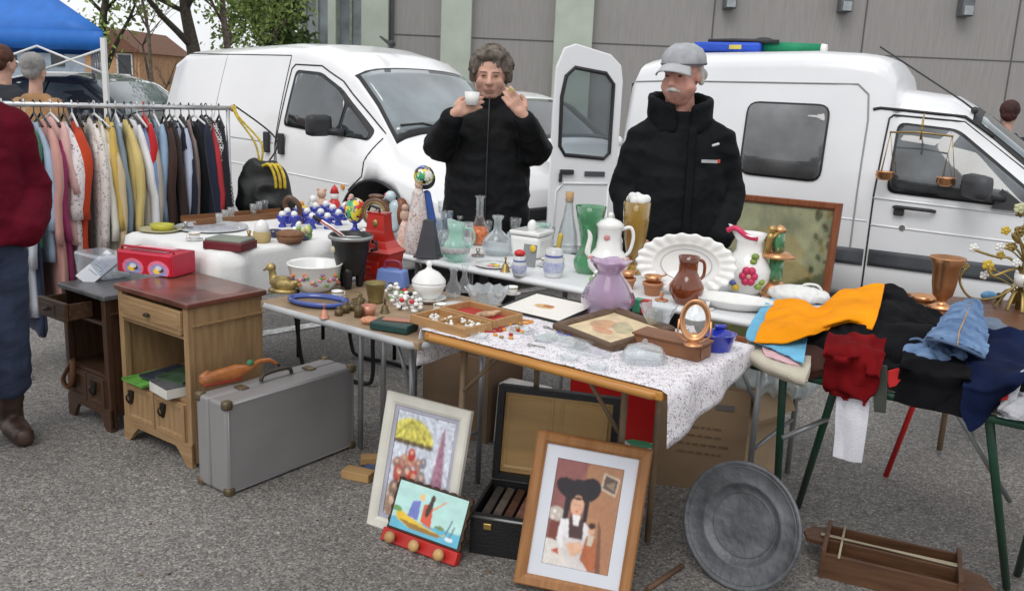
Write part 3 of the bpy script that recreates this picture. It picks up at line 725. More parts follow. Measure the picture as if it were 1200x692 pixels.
# ---- ordinary cars behind
def car(name, label, loc, rz, paint, gl, group=None):
    t = thing(name, label, 'car', loc, rz, group)
    S = [(-2.0, .3, .7, .82, .6, .64, .55), (-1.9, .24, .75, .95, .74, .78, .6), (-1.75, .22, .8, 1.05, .8, .83, .64), (-1.25, .2, .82, 1.36, .82, .85, .60), (-.8, .2, .82, 1.43, .82, .85, .60), (0, .2, .82, 1.44, .82, .85, .60), (.35, .2, .82, 1.38, .82, .85, .60),
         (1.0, .2, .82, 1.02, .82, .85, .64), (1.15, .2, .8, .96, .82, .85, .68), (1.8, .22, .7, .84, .78, .8, .66), (2.0, .25, .6, .72, .7, .72, .58), (2.08, .28, .5, .6, .62, .64, .5)]
    body(S, paint, t, arches=((1.3, .29), (-1.25, .29)), ar=.34)
    for s in (-1, 1):
        side_patch(S, [(-1.35, .92), (-1.15, 1.25), (-.7, 1.34), (.3, 1.32), (.85, 1.02), (.86, .92)], gl, 'window', t, side=s, round_=.06)
        side_line(S, [(-.25, .3), (-.25, 1.34)], .03, blackp if paint is not None else seal, 'pillar', t, off=.012, side=s)
        mb = MB(); mb.ball((.72, s*.92, .98), .09, (.6, 1, .75)); mb.build('wing_mirror', paint, t)
        mb = MB(); mb.ball((1.88, s*.55, .66), .15, (.6, 1, .5), rot=(0, .3, s*.3)); mb.build('headlight', headl, t)
        for x in (1.3, -1.25): wheel(t, x, s*.74)
    screen(S, .38, 1.02, .05, gl, 'windscreen', t)
    mb = MB(); mb.box((2.06, 0, .55), (.06, .7, .12), bev=.02); mb.box((2.05, 0, .34), (.06, 1.0, .1), bev=.02); mb.build('grille', blackp, t)
    return t
silv = mat('dark_silver_paint', (.12, .125, .14), .25, metal=.5, var=.03, coat=.6)
c = aty(120, 100, 11.3); car('parked_car', 'dark grey hatchback parked behind the clothes rack', (c.x-.2, 11.8, 0), R(-25), silv, wglass)
c = aty(640, 100, 9.6); car('parked_car', 'white car half hidden between the woman and open van door', (c.x-.35, 10.0, 0), R(-50), white, dglass)
# ================================================================ people
skin = mat('skin', (.55, .315, .235), .55, var=.16, vscale=14, bump=.08, bscale=60)
skinr = mat('skin_ruddy', (.55, .28, .22), .55, var=.2, vscale=14, bump=.08, bscale=60)
eye_m = mat('eye_dark', (.06, .04, .035), .2, var=0); lip_m = mat('lip', (.38, .17, .14), .5, var=.1)
jac = mat('black_jacket', (.0075, .0085, .0095), .7, var=.2, vscale=6, bump=.5, bscale=30, spec=.12)
jac2 = mat('black_puffer', (.007, .0075, .0085), .6, var=.2, vscale=6, bump=.4, bscale=26, spec=.16)
grey_hair = mat('grey_brown_hair', (.17, .14, .115), .8, var=.4, vscale=22, bump=1, bscale=70, stretch=(1, 1, .35))
def folds(amp, sc=(9, 9, 14), seed=0, amp2=0, sc2=30):
    def f(co, no):
        q = Vector((co.x*sc[0], co.y*sc[1], co.z*sc[2]))+Vector((seed, seed*1.7, 0))
        d = (1-abs(noise.noise(q))*2.2)*amp
        if amp2: d += noise.noise(co*sc2)*amp2
        return no*d
    return f
def head_prims(mb, c, s=1.0, yaw=0, tilt=0, long_=1.0):
    """head centred at c (middle of skull), facing -y; returns transform"""
    M0 = Matrix.Translation(c) @ Matrix.Rotation(yaw, 4, 'Z') @ Matrix.Rotation(tilt, 4, 'X') @ Matrix.Scale(s, 4)
    old = mb.M; mb.M = old @ M0
    mb.ball((0, .012, .02), .098, (.78, .98, .98*long_)); mb.ball((0, -.018, -.045), .075, (.82, .9, 1.0)); mb.ball((0, -.047, -.088), .036, (.95, .8, .75))
    mb.cap((-.03, -.065, .012), (.03, -.065, .012), .020, .020)          # brow
    mb.cap((0, -.085, .006), (0, -.103, -.034), .0085, .0135); mb.ball((-.011, -.092, -.036), .009); mb.ball((.011, -.092, -.036), .009)
    for s_ in (-1, 1):
        mb.ball((s_*.038, -.058, -.03), .027, (1, .8, .9)); mb.ball((s_*.030, -.073, -.002), .0125, (1.2, .7, .8))
        mb.ball((s_*.079, .008, -.01), .02, (.35, .75, 1.4)); mb.cap((s_*.058, -.01, -.055), (s_*.02, -.055, -.092), .02, .02)
    mb.cap((-.018, -.079, -.062), (.018, -.079, -.062), .008, .008); mb.cap((-.013, -.079, -.074), (.013, -.079, -.074), .0085, .0085)
    mb.M = old; return M0
def face_parts(parent, M0, eyes=True, brow=None, lip=True):
    for s_ in (-1, 1):
        mb = MB(); mb.M = M0; mb.ball((s_*.030, -.0815, -.001), .0055, (1.7, .6, .8)); mb.build('eye', eye_m, parent)
        mb = MB(); mb.M = M0; mb.tube(spline([(s_*.012, -.088, .016), (s_*.03, -.0875, .0175), (s_*.048, -.078, .015)], 4), .0024, 6); mb.build('eyebrow', brow or mat('brow_soft', (.22, .14, .10), .8), parent)
    if lip:
        mb = MB(); mb.M = M0; mb.tube(spline([(-.022, -.082, -.069), (0, -.0895, -.066), (.022, -.082, -.069)], 4), .0042, 6); mb.build('mouth', lip_m, parent)
def hand(mb, wrist, d, palm_n, side, curl=1.0, s=1.0, thumb_in=.6):
    """wrist point, finger direction d, palm normal; five fingers as curled chains"""
    d = Vector(d).normalized(); n = Vector(palm_n).normalized(); n = (n-d*n.dot(d)).normalized(); a = d.cross(n)*side
    w = Vector(wrist)
    mb.cap(w-d*.02*s, w+d*.03*s, .023*s, .024*s); 
    for k in (-1.2, -.4, .4, 1.2): mb.cap(w+d*.025*s+a*k*.01*s, w+d*.075*s+a*k*.017*s, .016*s, .0125*s)
    for i, (k, L) in enumerate(((-1.5, .062), (-.5, .072), (.5, .068), (1.5, .052))):
        p = w+d*.078*s+a*k*.0182*s; dd = d.copy(); ang = curl*(.5+.08*i)
        for j, f in enumerate((.45, .32, .23)):
            dd = (dd*math.cos(ang)+n*math.sin(ang)).normalized(); q = p+dd*L*f*s*1.15
            nn_ = (n-dd*n.dot(dd)).normalized() if j < 3 else n
            mb.cap(p, q, .0082*s*(1-.06*j), .0078*s*(1-.08*j), 10); p = q; n_ = dd.cross(a); 
            d2 = dd; 
            # rotate palm normal along with the finger
            n = n
    p = w+d*.03*s-a*.026*s; q = p+(d*.6-a*.5+n*thumb_in).normalized()*.036*s; r = q+(d*.75+n*(.5+.3*curl)).normalized()*.03*s
    mb.cap(p, q, .0145*s, .012*s, 10); mb.cap(q, r, .0115*s, .0095*s, 10)

# ---- woman behind the tables, cup in one hand, biscuit in the other
wo_c = aty(575, 100, 4.68); X0 = wo_c.x
wm = MB(); hc = Vector((0.0, -.03, 1.565))
M0 = head_prims(wm, hc, 1.03, yaw=R(-2), tilt=R(5), long_=1.02)
wm.M = M0
wm.ball((0, -.02, -.055), .074, (.95, .85, .85))
for s_ in (-1, 1): wm.ball((s_*.042, -.048, -.04), .028)
wm.M = Matrix.Identity(4)
wm.cap((0, .03, 1.36), (0, .0, 1.50), .06, .052)
wb = MB(); wb.loft([(0, .02, .8, .16, .11), (0, .02, 1.0, .14, .10), (0, .02, 1.28, .15, .1), (0, .02, 1.38, .1, .08)])
for s_ in (-1, 1):
    wb.cap((s_*.09, .02, .85), (s_*.1, .01, .48), .085, .06); wb.cap((s_*.1, .01, .48), (s_*.1, .05, .08), .055, .035); wb.cap((s_*.1, .06, .045), (s_*.11, -.1, .035), .042, .035)
wh = MB()
HL, HR = Vector((-.166, -.255, 1.368)), Vector((.176, -.24, 1.372))
wb.cap((-.15, .02, 1.31), (-.25, -.05, 1.18), .05, .042); wb.cap((.15, .02, 1.31), (.25, -.05, 1.18), .05, .042)
wh.cap((-.25, -.05, 1.18), HL, .042, .028); wh.cap((.25, -.05, 1.18), HR, .042, .028)
hand(wh, HL, (.84, -.12, .50), (.15, 1, -.1), -1, curl=.75, s=1.1)
hand(wh, HR, (-.62, -.1, .78), (-.1, 1, 0), 1, curl=.75, s=1.1)
woman = organic_multi([(wm, .0058, 3), (wb, .014, 2), (wh, .0042, 2)], 'person', skin, loc=(X0, 4.68, 0))
tag(woman, 'short-haired person in black padded jacket lifting a white cup to the face', 'person')
face_parts(woman, M0)
# hair: short tousled
hb = MB(); hb.M = M0; rg = random.Random(4)
hb.ball((0, .03, .045), .103, (.94, 1.0, .90)); hb.ball((0, -.045, .092), .052, (1.35, .8, .55)); hb.ball((0, .05, -.01), .088, (1, .8, 1))
for i in range(120):
    a = rg.uniform(0, 6.28); e = rg.uniform(-.1, 1.5); v = Vector((math.cos(a)*math.cos(e)*.094, math.sin(a)*math.cos(e)*.098+.028, math.sin(e)*.092+.043))
    if v.y < -.03 and v.z < .068: continue
    hb.cap(v, v+Vector((v.x*.10+rg.uniform(-.012, .012), rg.uniform(-.01, .01), -.03)), .012, .008, 8)
for s_ in (-1, 1): hb.cap((s_*.082, -.02, .06), (s_*.088, .01, -.02), .022, .018); hb.cap((s_*.07, .05, .0), (s_*.05, .07, -.06), .03, .02)
organic(hb, 'hair', grey_hair, woman, voxel=.005, smooth=2, disp=folds(.003, (80, 80, 10), 0, .0015, 120))
# puffer jacket
jb = MB()
jb.loft([(0, .02, .62, .225, .16), (0, .02, .70, .228, .165), (0, .02, .9, .222, .16), (0, .02, 1.1, .215, .155), (0, .02, 1.25, .20, .15), (0, .02, 1.34, .17, .12), (0, .03, 1.42, .10, .09)], seg=28, power=2.5)
for s_ in (-1, 1):
    jb.ball((s_*.145, .02, 1.315), .085); jb.cap((s_*.05, .03, 1.39), (s_*.15, .02, 1.325), .07, .08)
    E_ = Vector((s_*.25, -.06, 1.20)); H_ = HL if s_ < 0 else HR
    jb.cap((s_*.14, .02, 1.32), E_, .088, .078); jb.cap(E_, E_.lerp(H_, .86), .079, .052); jb.ball(E_+Vector((-s_*.02, 0, -.0)), .082)
    jb.ball(E_.lerp(H_, .88), .048)
jb.lathe([(.085, 1.38), (.088, 1.43), (.078, 1.475), (.06, 1.475), (.06, 1.38)], 20, (0, .01, 0))
def puff(co, no):
    d = folds(.007, (8, 8, 12), 3, .003, 32)(co, no)
    arm = abs(co.x) > .19 and co.z > 1.0
    if not arm: d += no*(.004*abs(math.sin(co.z*math.pi/.13))-.002)
    else: d += no*(.004*abs(math.sin((co.z*.6+abs(co.x))*math.pi/.07))-.002)
    return d
j = organic(jb, 'jacket', jac2, woman, voxel=.009, smooth=3, disp=puff)
mb = MB(); mb.tube(spline([(0, -.085, 1.465), (0, -.125, 1.34), (.0, -.15, 1.2), (0, -.155, 1.0), (0, -.155, .64)], 5), .007, 6, flat=.5); mb.build('zip', mat('zip_dark', (.05, .05, .055), .4, metal=.4), j)
cb = MB(); 
for s_ in (-1, 1):
    cb.cap((s_*.09, .02, .84), (s_*.1, .01, .5), .1, .078); cb.cap((s_*.1, .01, .5), (s_*.1, .04, .1), .078, .065)
cb.ball((0, .03, .84), .17, (1, .8, .7))
organic(cb, 'trousers', mat('dark_trousers', (.02, .02, .025), .8), woman, voxel=.02, smooth=3, disp=folds(.005))
for s_ in (-1, 1):
    sb = MB(); sb.cap((s_*.1, .06, .05), (s_*.11, -.11, .04), .055, .045); organic(sb, 'shoe', mat('shoe_black', (.015, .015, .015), .5), woman, voxel=.01)
# cup and biscuit (held: their own things)
cpos = Vector((X0, 4.68, 0))+Vector((-.078, -.285, 1.425))
cup = MB(); cup.lathe([(.0, 0), (.030, 0), (.036, .062), (.0335, .062), (.028, .004), (0, .004)], 28, caps=False)
tag(cup.build('cup', mat('cup_white', (.8, .8, .78), .35, var=.02), loc=cpos-Vector((0, 0, .01))), 'small white cup held up beside the mouth', 'cup')
bi = MB(); bi.box((0, 0, 0), (.03, .012, .022), rot=(.3, .4, .2), bev=.004)
tag(bi.build('biscuit', mat('biscuit', (.55, .42, .2), .8), loc=Vector((X0, 4.68, 0))+Vector((.108, -.262, 1.492))), 'piece of pale biscuit pinched between fingertips', 'food')

# ---- man with cap, hands in pockets
mc = aty(797, 100, 4.28); XM = mc.x
XM += .03
mm = MB(); hcm = Vector((-.03, -.03, 1.593)); M1 = head_prims(mm, hcm, 1.05, yaw=R(-36), tilt=R(4), long_=1.0)
mm.M = M1
mm.ball((0, -.025, -.055), .078, (.95, .85, .85)); mm.ball((0, -.03, -.10), .045, (1.2, .9, .7))
for s_ in (-1, 1): mm.ball((s_*.045, -.045, -.048), .03)
mm.M = Matrix.Identity(4)
mm.cap((-.01, .03, 1.36), (-.03, 0, 1.52), .075, .066)
mq = MB(); mq.loft([(0, .02, .8, .17, .12), (0, .0, 1.0, .18, .14), (0, .02, 1.28, .17, .11), (0, .02, 1.38, .12, .09)])
mh = MB()
for s_ in (-1, 1):
    mq.cap((s_*.09, .02, .85), (s_*.1, .01, .48), .09, .065); mq.cap((s_*.1, .01, .48), (s_*.1, .05, .08), .06, .04); mq.cap((s_*.1, .06, .045), (s_*.12, -.12, .035), .045, .038)
    mq.cap((s_*.18, .02, 1.31), (s_*.25, .03, 1.05), .05, .045); mh.cap((s_*.25, .03, 1.05), (s_*.185, -.11, .86), .042, .03)
    hand(mh, (s_*.185, -.11, .86), (-s_*.5, -.35, -.8), (-s_*.3, .8, 0), -s_, curl=.5)
man = organic_multi([(mm, .0062, 3), (mq, .015, 2), (mh, .007, 2)], 'person', skinr, loc=(XM, 4.28, 0))
tag(man, 'grey-capped moustached person in black parka with hands in pockets', 'person')
face_parts(man, M1, brow=mat('white_hair', (.6, .57, .53), .8, var=.2, vscale=40), lip=False)
WH = MATS['white_hair']
mb = MB(); mb.M = M1
for s_ in (-1, 1): mb.cap((0, -.094, -.054), (s_*.03, -.081, -.064), .0095, .006)
organic(mb, 'moustache', WH, man, voxel=.003, smooth=1)
mb = MB(); mb.M = M1
for s_ in (-1, 1): mb.cap((s_*.078, .02, .03), (s_*.074, .04, -.03), .016, .014)
mb.cap((-.05, .085, .0), (.05, .085, .0), .03, .03); organic(mb, 'hair', WH, man, voxel=.005, smooth=1)
mb = MB(); mb.M = M1
cm_ = mat('cap_grey', (.36, .37, .39), .8, var=.12, vscale=20)
mb.lathe([(.0, .125), (.04, .122), (.075, .10), (.093, .07), (.097, .035), (.095, .03), (.0, .03)], 28, (0, .012, .012), sy=1.12, caps=False)
co_ = mb.build('cap', cm_, man)
mb = MB(); mb.M = M1
def brim(u, v): a = (u-.5)*1.75; r = .09+.050*v*math.cos((u-.5)*1.6); return (math.sin(a)*r*(.97-.1*v), .005-math.cos(a)*r*1.12, .052-.03*v-.02*abs(math.sin(a))**2*(1+v))
mb.sheet(brim, 14, 5); mb.build('brim', mat('brim_white', (.42, .43, .44), .8, var=.05), co_, solid=.005)
mb = MB(); mb.M = M1; mb.tube([(.0965*math.sin(a), .012-.108*math.cos(a), .048) for a in np.linspace(0, 6.2, 30)], .0035, 5, closed=True); mb.build('cap_band', mat('cap_seam', (.12, .12, .14), .8), co_)
jb = MB()
jb.loft([(0, .02, .60, .232, .18), (0, .02, .72, .235, .185), (0, .02, .9, .228, .185), (0, .02, 1.1, .22, .18), (0, .02, 1.22, .20, .155), (0, .02, 1.30, .16, .12), (0, .03, 1.38, .12, .1)], seg=28, power=2.5)
for s_ in (-1, 1):
    jb.cap((s_*.05, .03, 1.385), (s_*.175, .02, 1.30), .07, .075); jb.cap((s_*.175, .02, 1.285), (s_*.248, .03, 1.05), .088, .076); jb.cap((s_*.248, .03, 1.05), (s_*.20, -.10, .87), .078, .066); jb.ball((s_*.246, .035, 1.04), .08)
organic_j = organic(jb, 'parka', jac, man, voxel=.01, smooth=4, disp=folds(.008, (5, 5, 12), 9, .004, 30))
kb = MB()
for i in range(31):
    a = -2.72+5.44*i/30; h = .055+.075*(math.cos(a*.5))**1; x0 = math.sin(a)*.125; y0 = .03+math.cos(a)*.105
    kb.cap((x0-.01, y0, 1.35), (x0*1.10-.018, y0-.012, 1.375+h), .026, .017)
kb.loft([(-.01, .015, 1.33, .105, .085), (-.015, .01, 1.41, .085, .075), (-.02, .005, 1.43, .07, .06)])
organic(kb, 'collar', jac, man, voxel=.008, smooth=4, disp=folds(.005, (12, 12, 12), 2))
mb = MB(); mb.sheet(lambda u, v: (.002+.035*u, -.15-.03*math.sin(v*2.0)+.006*u, 1.37-.62*v), 3, 16); mb.build('storm_flap', jac, organic_j, solid=.012)
mb = MB(); mb.box((.105, -.155, 1.215), (.075, .004, .014), rot=(.12, 0, .12)); mb.build('chest_mark', mat('mark_pale', (.45, .45, .47), .6), organic_j)
mb = MB(); mb.box((.148, -.148, 1.217), (.014, .004, .016), rot=(.12, 0, .2)); mb.build('chest_mark', mat('mark_red', (.55, .06, .03), .6), organic_j)
for x, z in ((.02, 1.235), (.135, 1.285)):
    mb = MB(); mb.cap((x-.012, -.158+x*.3, z), (x+.012, -.154+x*.3, z+.008), .006, .006); mb.build('toggle', mat('toggle_pale', (.6, .6, .6), .4), organic_j)
cb = MB()
for s_ in (-1, 1): cb.cap((s_*.09, .02, .84), (s_*.1, .01, .5), .11, .085); cb.cap((s_*.1, .01, .5), (s_*.1, .04, .1), .085, .07)
cb.ball((0, .03, .84), .18, (1, .8, .7)); organic(cb, 'trousers', MATS['dark_trousers'], man, voxel=.02, smooth=3, disp=folds(.005))
for s_ in (-1, 1):
    sb = MB(); sb.cap((s_*.1, .06, .05), (s_*.12, -.13, .04), .058, .048); organic(sb, 'shoe', MATS['shoe_black'], man, voxel=.01)

# ---- passer-by in maroon coat at the left edge, seen from behind
PX, PY = -2.07, 3.34
pm = MB(); hp_ = Vector((0, 0.0, 1.56)); M2 = head_prims(pm, hp_, 1.03, yaw=R(160))
pm.cap((0, -.02, 1.30), (0, 0, 1.48), .06, .05)
pb = MB(); pb.loft([(0, 0, .8, .16, .11), (0, 0, 1.0, .15, .1), (0, 0, 1.26, .16, .1), (0, 0, 1.36, .1, .08)])
ph = MB()
for s_ in (-1, 1):
    f = .03 if s_ > 0 else -.12
    pb.cap((s_*.09, 0, .82), (s_*.10, f*.5, .46), .085, .06); pb.cap((s_*.10, f*.5, .46), (s_*.11, f-.01, .09), .055, .038); pb.cap((s_*.11, f-.03, .045), (s_*.12, f+.12, .035), .04, .035)
    pb.cap((s_*.17, 0, 1.27), (s_*.23, -.02, 1.02), .048, .042); ph.cap((s_*.23, -.02, 1.02), (s_*.16, .06, .98), .04, .028)
    hand(ph, (s_*.15, .06, .99), (-s_*.5, .0, -.8), (0, -1, 0), s_, curl=.5, s=.85)
pas = organic_multi([(pm, .008, 3), (pb, .015, 2), (ph, .007, 2)], 'person', skin, loc=(PX, PY, 0), rot=(0, 0, R(-140)))
tag(pas, 'passer-by in maroon coat and blue jeans cut by the left frame edge', 'person')
hb = MB(); hb.M = M2; hb.ball((0, .03, .03), .108, (.92, 1, 1.05)); hb.ball((0, .06, -.04), .08, (1, .8, 1)); organic(hb, 'hair', mat('brown_hair', (.06, .03, .018), .7, var=.3), pas, voxel=.006, smooth=1, disp=folds(.004, (60, 60, 20)))
jb = MB()
jb.loft([(0, 0, .845, .205, .16), (0, 0, .88, .21, .165), (0, 0, 1.0, .20, .15), (0, 0, 1.15, .20, .145), (0, 0, 1.27, .195, .12), (0, 0, 1.35, .12, .09)], seg=26, power=2.3)
for s_ in (-1, 1): jb.cap((s_*.04, 0, 1.34), (s_*.15, 0, 1.28), .06, .075); jb.cap((s_*.165, 0, 1.27), (s_*.235, -.03, 1.02), .08, .076); jb.cap((s_*.235, -.03, 1.02), (s_*.18, .10, .90), .076, .066)
jb.lathe([(.09, 1.32), (.085, 1.40), (.062, 1.40), (.06, 1.32)], 20)
organic(jb, 'coat', mat('maroon_wool', (.12, .007, .018), .9, var=.18, vscale=5, bump=.3, bscale=60, spec=.1), pas, voxel=.01, smooth=4, disp=folds(.010, (5, 5, 12), 5, .004, 26))
cb = MB()
for s_ in (-1, 1):
    f = .03 if s_ > 0 else -.12
    cb.cap((s_*.09, 0, .80), (s_*.105, f*.5, .46), .108, .086); cb.cap((s_*.105, f*.5, .46), (s_*.112, f*.9, .25), .084, .085); 
cb.ball((0, .0, .82), .17, (1, .85, .6))
organic(cb, 'jeans', mat('dark_denim', (.035, .05, .095), .85, var=.2, vscale=9, bump=.3, bscale=90), pas, voxel=.01, smooth=3, disp=folds(.006, (10, 10, 14), 4))
for s_ in (-1, 1):
    f = .03 if s_ > 0 else -.12
    sb = MB(); sb.cap((s_*.112, f*.9, .30), (s_*.112, f-.015, .08), .062, .048); sb.cap((s_*.112, f-.03, .05), (s_*.125, f+.14, .038), .05, .04); sb.box((s_*.112, f-.04, .02), (.06, .07, .04))
    organic(sb, 'boot', mat('brown_leather', (.055, .03, .02), .45, var=.3, vscale=12, bump=.3), pas, voxel=.008, smooth=3, disp=folds(.004, (14, 14, 22), 3))

# ---- background visitors
def simple_person(name_label, loc, rz, h, hairm, coatm, bald=False):
    k = h/1.72; b = MB(); M_ = head_prims(b, Vector((0, 0, 1.62*k)), 1.0*k); b.cap((0, .02, 1.36*k), (0, 0, 1.54*k), .06*k, .052*k)
    b.loft([(0, 0, .8*k, .16*k, .11*k), (0, 0, 1.28*k, .17*k, .1*k), (0, 0, 1.38*k, .1*k, .08*k)])
    for s_ in (-1, 1):
        b.cap((s_*.09*k, 0, .84*k), (s_*.1*k, 0, .06*k), .08*k, .04*k); b.cap((s_*.1*k, .02, .04), (s_*.11*k, -.12, .035), .04, .035)
        b.cap((s_*.2*k, 0, 1.3*k), (s_*.25*k, 0, 1.05*k), .045, .04); b.cap((s_*.25*k, 0, 1.05*k), (s_*.22*k, -.12, .88*k), .04, .03); hand(b, (s_*.22*k, -.13, .87*k), (0, -.4, -1), (-s_, 0, 0), -s_, curl=.4)
    o = organic(b, 'person', skin, voxel=.0125, smooth=1, loc=loc, rot=(0, 0, rz)); tag(o, name_label, 'person'); face_parts(o, M_)
    hb = MB(); hb.M = M_; hb.ball((0, .03, .045), .105, (.95, 1, .95)); hb.ball((0, .06, -.01), .075, (1.1, .8, 1)); organic(hb, 'hair', hairm, o, voxel=.01, smooth=1, disp=folds(.005, (50, 50, 25)))
    c = MB(); c.loft([(0, 0, .72*k, .22*k, .16*k), (0, 0, 1.1*k, .2*k, .15*k), (0, 0, 1.3*k, .19*k, .12*k), (0, 0, 1.41*k, .1*k, .09*k)], power=2.4)
    for s_ in (-1, 1): c.cap((s_*.18*k, 0, 1.3*k), (s_*.25*k, 0, 1.05*k), .08*k, .07*k); c.cap((s_*.25*k, 0, 1.05*k), (s_*.22*k, -.11, .89*k), .07*k, .055*k)
    organic(c, 'coat', coatm, o, voxel=.018, smooth=3, disp=folds(.008, (7, 7, 9), 1))
    t_ = MB()
    for s_ in (-1, 1): t_.cap((s_*.09*k, 0, .8*k), (s_*.1*k, 0, .1), .1*k, .07*k)
    organic(t_, 'trousers', MATS['dark_trousers'], o, voxel=.02, smooth=2)
    return o
q = aty(42, 92, 7.4); simple_person('grey-haired person in tan coat beyond the clothes rack', (q.x, 7.4, 0), R(170), 1.58, mat('silver_hair', (.28, .27, .26), .8, var=.2), mat('tan_coat', (.36, .20, .09), .8))
q = aty(6, 80, 7.9); simple_person('auburn-haired person in dark coat under the blue tent', (q.x, 7.9, 0), R(150), 1.64, mat('auburn_hair', (.09, .03, .018), .7, var=.3), mat('dark_coat', (.02, .022, .03), .8))
q = aty(1183, 133, 9.0); simple_person('dark red-haired person passing beyond the front of the high-roofed van', (q.x, 9.0, 0), R(150), 1.56, mat('dark_red_hair', (.05, .014, .012), .7, var=.3), MATS['dark_coat'])
# ================================================================ tables and furniture
def P2(p): return (p[0], p[1], 0)
lamw = mat('white_laminate', (.72, .73, .74), .35, var=.04, vscale=6); greyedge = mat('grey_edge', (.42, .43, .44), .45)
metal_g = mat('grey_tube', (.33, .34, .35), .35, metal=.5); metal_b = mat('black_tube', (.018, .018, .02), .4, metal=.2)
brass_leg = mat('brown_leg', (.22, .15, .09), .5, var=.2); hardb = mat('hardboard', (.30, .21, .13), .7, var=.15, vscale=10)
ply = wood('varnished_ply', (.52, .25, .06), (.40, .17, .035), .35, axis='x'); greenp = mat('green_paint', (.012, .06, .035), .4, var=.15)
def table(name, label, o, L, W, h, top, edge, legs, legm, rz=TA, th=.028, braces=(), r=.011, group='trestle tables of the stall', cr=.03):
    t = thing(name, label, 'table', P2(o), rz, group)
    mb = MB(); mb.box((L/2, W/2, h-th/2), (L, W, th), bev=.006); 
    b = mb.build('tabletop', top, t)
    e = MB(); e.tube([(cr, -.001, h-th/2-.001), (L-cr, -.001, h-th/2-.001), (L+.001, cr, h-th/2-.001), (L+.001, W-cr, h-th/2-.001), (L-cr, W+.001, h-th/2-.001), (cr, W+.001, h-th/2-.001), (-.001, W-cr, h-th/2-.001), (-.001, cr, h-th/2-.001)], th/2*.93, 6, closed=True); e.build('edge_band', edge, t)
    for a, b_ in legs:
        m = MB(); m.tube([(a[0], a[1], h-th), (b_[0], b_[1], r)], r, 10); m.build('leg', legm, t)
    for a, b_ in braces:
        m = MB(); m.tube([a, b_], r*.7, 8); m.build('brace', metal_g if legm is greenp else legm, t)
    return t
st = lambda x, y, dx=0, dy=0: ((x, y), (x+dx, y+dy))
T3 = Vector((-.27, 2.702, 0)); T2 = Vector((-.904, 3.127, 0)); T4 = Vector((-.666, 4.119, 0)); T1 = Vector((-1.83, 4.20, 0)); T5 = Vector((.742, 2.725, 0)); T6 = Vector((1.62, 3.29, 0))
table('folding_table', 'front folding table with orange varnished edge under speckled white cloth', T3, .83, .61, .75, ply, ply, [st(.03, .17, -.02), st(.075, .53), st(.56, .30), st(.56, .54)], brass_leg,
      braces=[((.03, .17, .52), (.22, .17, .72)), ((.56, .30, .46), (.38, .26, .72))])
table('folding_table', 'grey edged tan topped table between wooden cabinet and speckled cloth', T2, .765, .60, .72, hardb, greyedge, [st(.02, .48), st(.46, .30, .02), st(.08, .55), st(.60, .54)], metal_g,
      braces=[((.47, .30, .40), (.32, .32, .69)), ((.48, .30, .22), (.60, .54, .22))])
table('folding_table', 'long white table behind holding glassware and coffee pot', T4, 2.0, .60, .75, lamw, lamw, [st(.2, .1), st(.2, .5), st(1.88, .08), st(1.88, .52), st(1.02, .1), st(1.02, .5)], metal_g,
      braces=[((.2, .1, .25), (.2, .5, .25)), ((1.88, .1, .25), (1.88, .5, .25)), ((1.88, .1, .4), (1.7, .1, .72))])
table('folding_table', 'left rear table draped with plain white cloth', T1, .70, 1.25, .75, lamw, lamw, [st(.06, .08), st(.64, .08), st(.23, .82), st(.64, 1.15), st(.06, 1.15)], metal_b)
table('camping_table', 'green framed table buried under the heap of clothes', T5, .92, .58, .70, mat('table_board', (.35, .33, .28), .6), greenp, [((.28, .04), (.064, .54)), ((.12, .03), (.03, .40)), ((.70, .03), (.785, .42)), ((.86, .05), (.80, .54))], greenp,
      braces=[((.62, .05, .66), (.76, .30, .35)), ((.13, .06, .45), (.24, .15, .52))], r=.0125)
t6 = table('side_table', 'brown wooden table bearing copper goblet and flower lamp at right', T6, 1.25, .58, .70, wood('dark_walnut', (.16, .07, .035), (.09, .035, .018), .4, axis='x'), MATS['dark_walnut'], [st(.03, .05, -.10, .10)], mat('red_paint', (.55, .02, .02), .35), rz=R(-8), group=None)
for x_, y_ in ((.25, .52), (1.2, .05), (1.2, .52)):
    m = MB(); m.tube([(x_, y_, .672), (x_, y_, .01)], .013, 8); m.build('leg', brass_leg, t6)

def drape(name, label, o, L, W, top, hang, material, rz=TA, amp=.015, freq=40, seed=0, nu=60, nv=50, solid=.003, thickz=.004, tip=None, cat='tablecloth'):
    """cloth over a rectangular top; hang=(left,right,front,back)"""
    hl, hr, hf, hb = hang; mb = MB()
    def fn(u, v):
        s = -hl+(L+hl+hr)*u; t_ = -hf+(W+hf+hb)*v
        if tip and s > L: s = L+(s-L)*tip(t_/W)
        cx, cy = min(max(s, 0), L), min(max(t_, 0), W); dx, dy = s-cx, t_-cy; d = math.hypot(dx, dy)
        z = top+thickz
        if d > 0:
            k = min(1, d/.05); w_ = noise.noise(Vector((cx*freq*.2+seed, cy*freq*.2, 0)))*amp*3*k+.008*k
            ox = (dx/d)*(max(0, w_)+.012); oy = (dy/d)*(max(0, w_)+.012); drop = max(0, d-.006)
            return (cx+ox+dx*.06, cy+oy+dy*.06, z-drop*.985-.001*k)
        z += .0022*abs(noise.noise(Vector((s*14+seed, t_*14, 2))))*1.5
        return (s, t_, z)
    mb.sheet(fn, nu, nv); ob = mb.build(name, material, loc=P2(o), rot=(0, 0, rz), solid=solid, fixn=False)
    ob.modifiers['s'].offset = 1
    return tag(ob, label, cat)
clothw = mat('cloth_white', (.74, .74, .73), .9, var=.03, vscale=5, bump=.15, bscale=60)
speck = spots('speckled_cloth', (.72, .70, .72), [(.10, .08, .10), (.72, .70, .72), (.33, .25, .34), (.16, .14, .17), (.72, .70, .72), (.42, .30, .36)], 85, .42, .9)
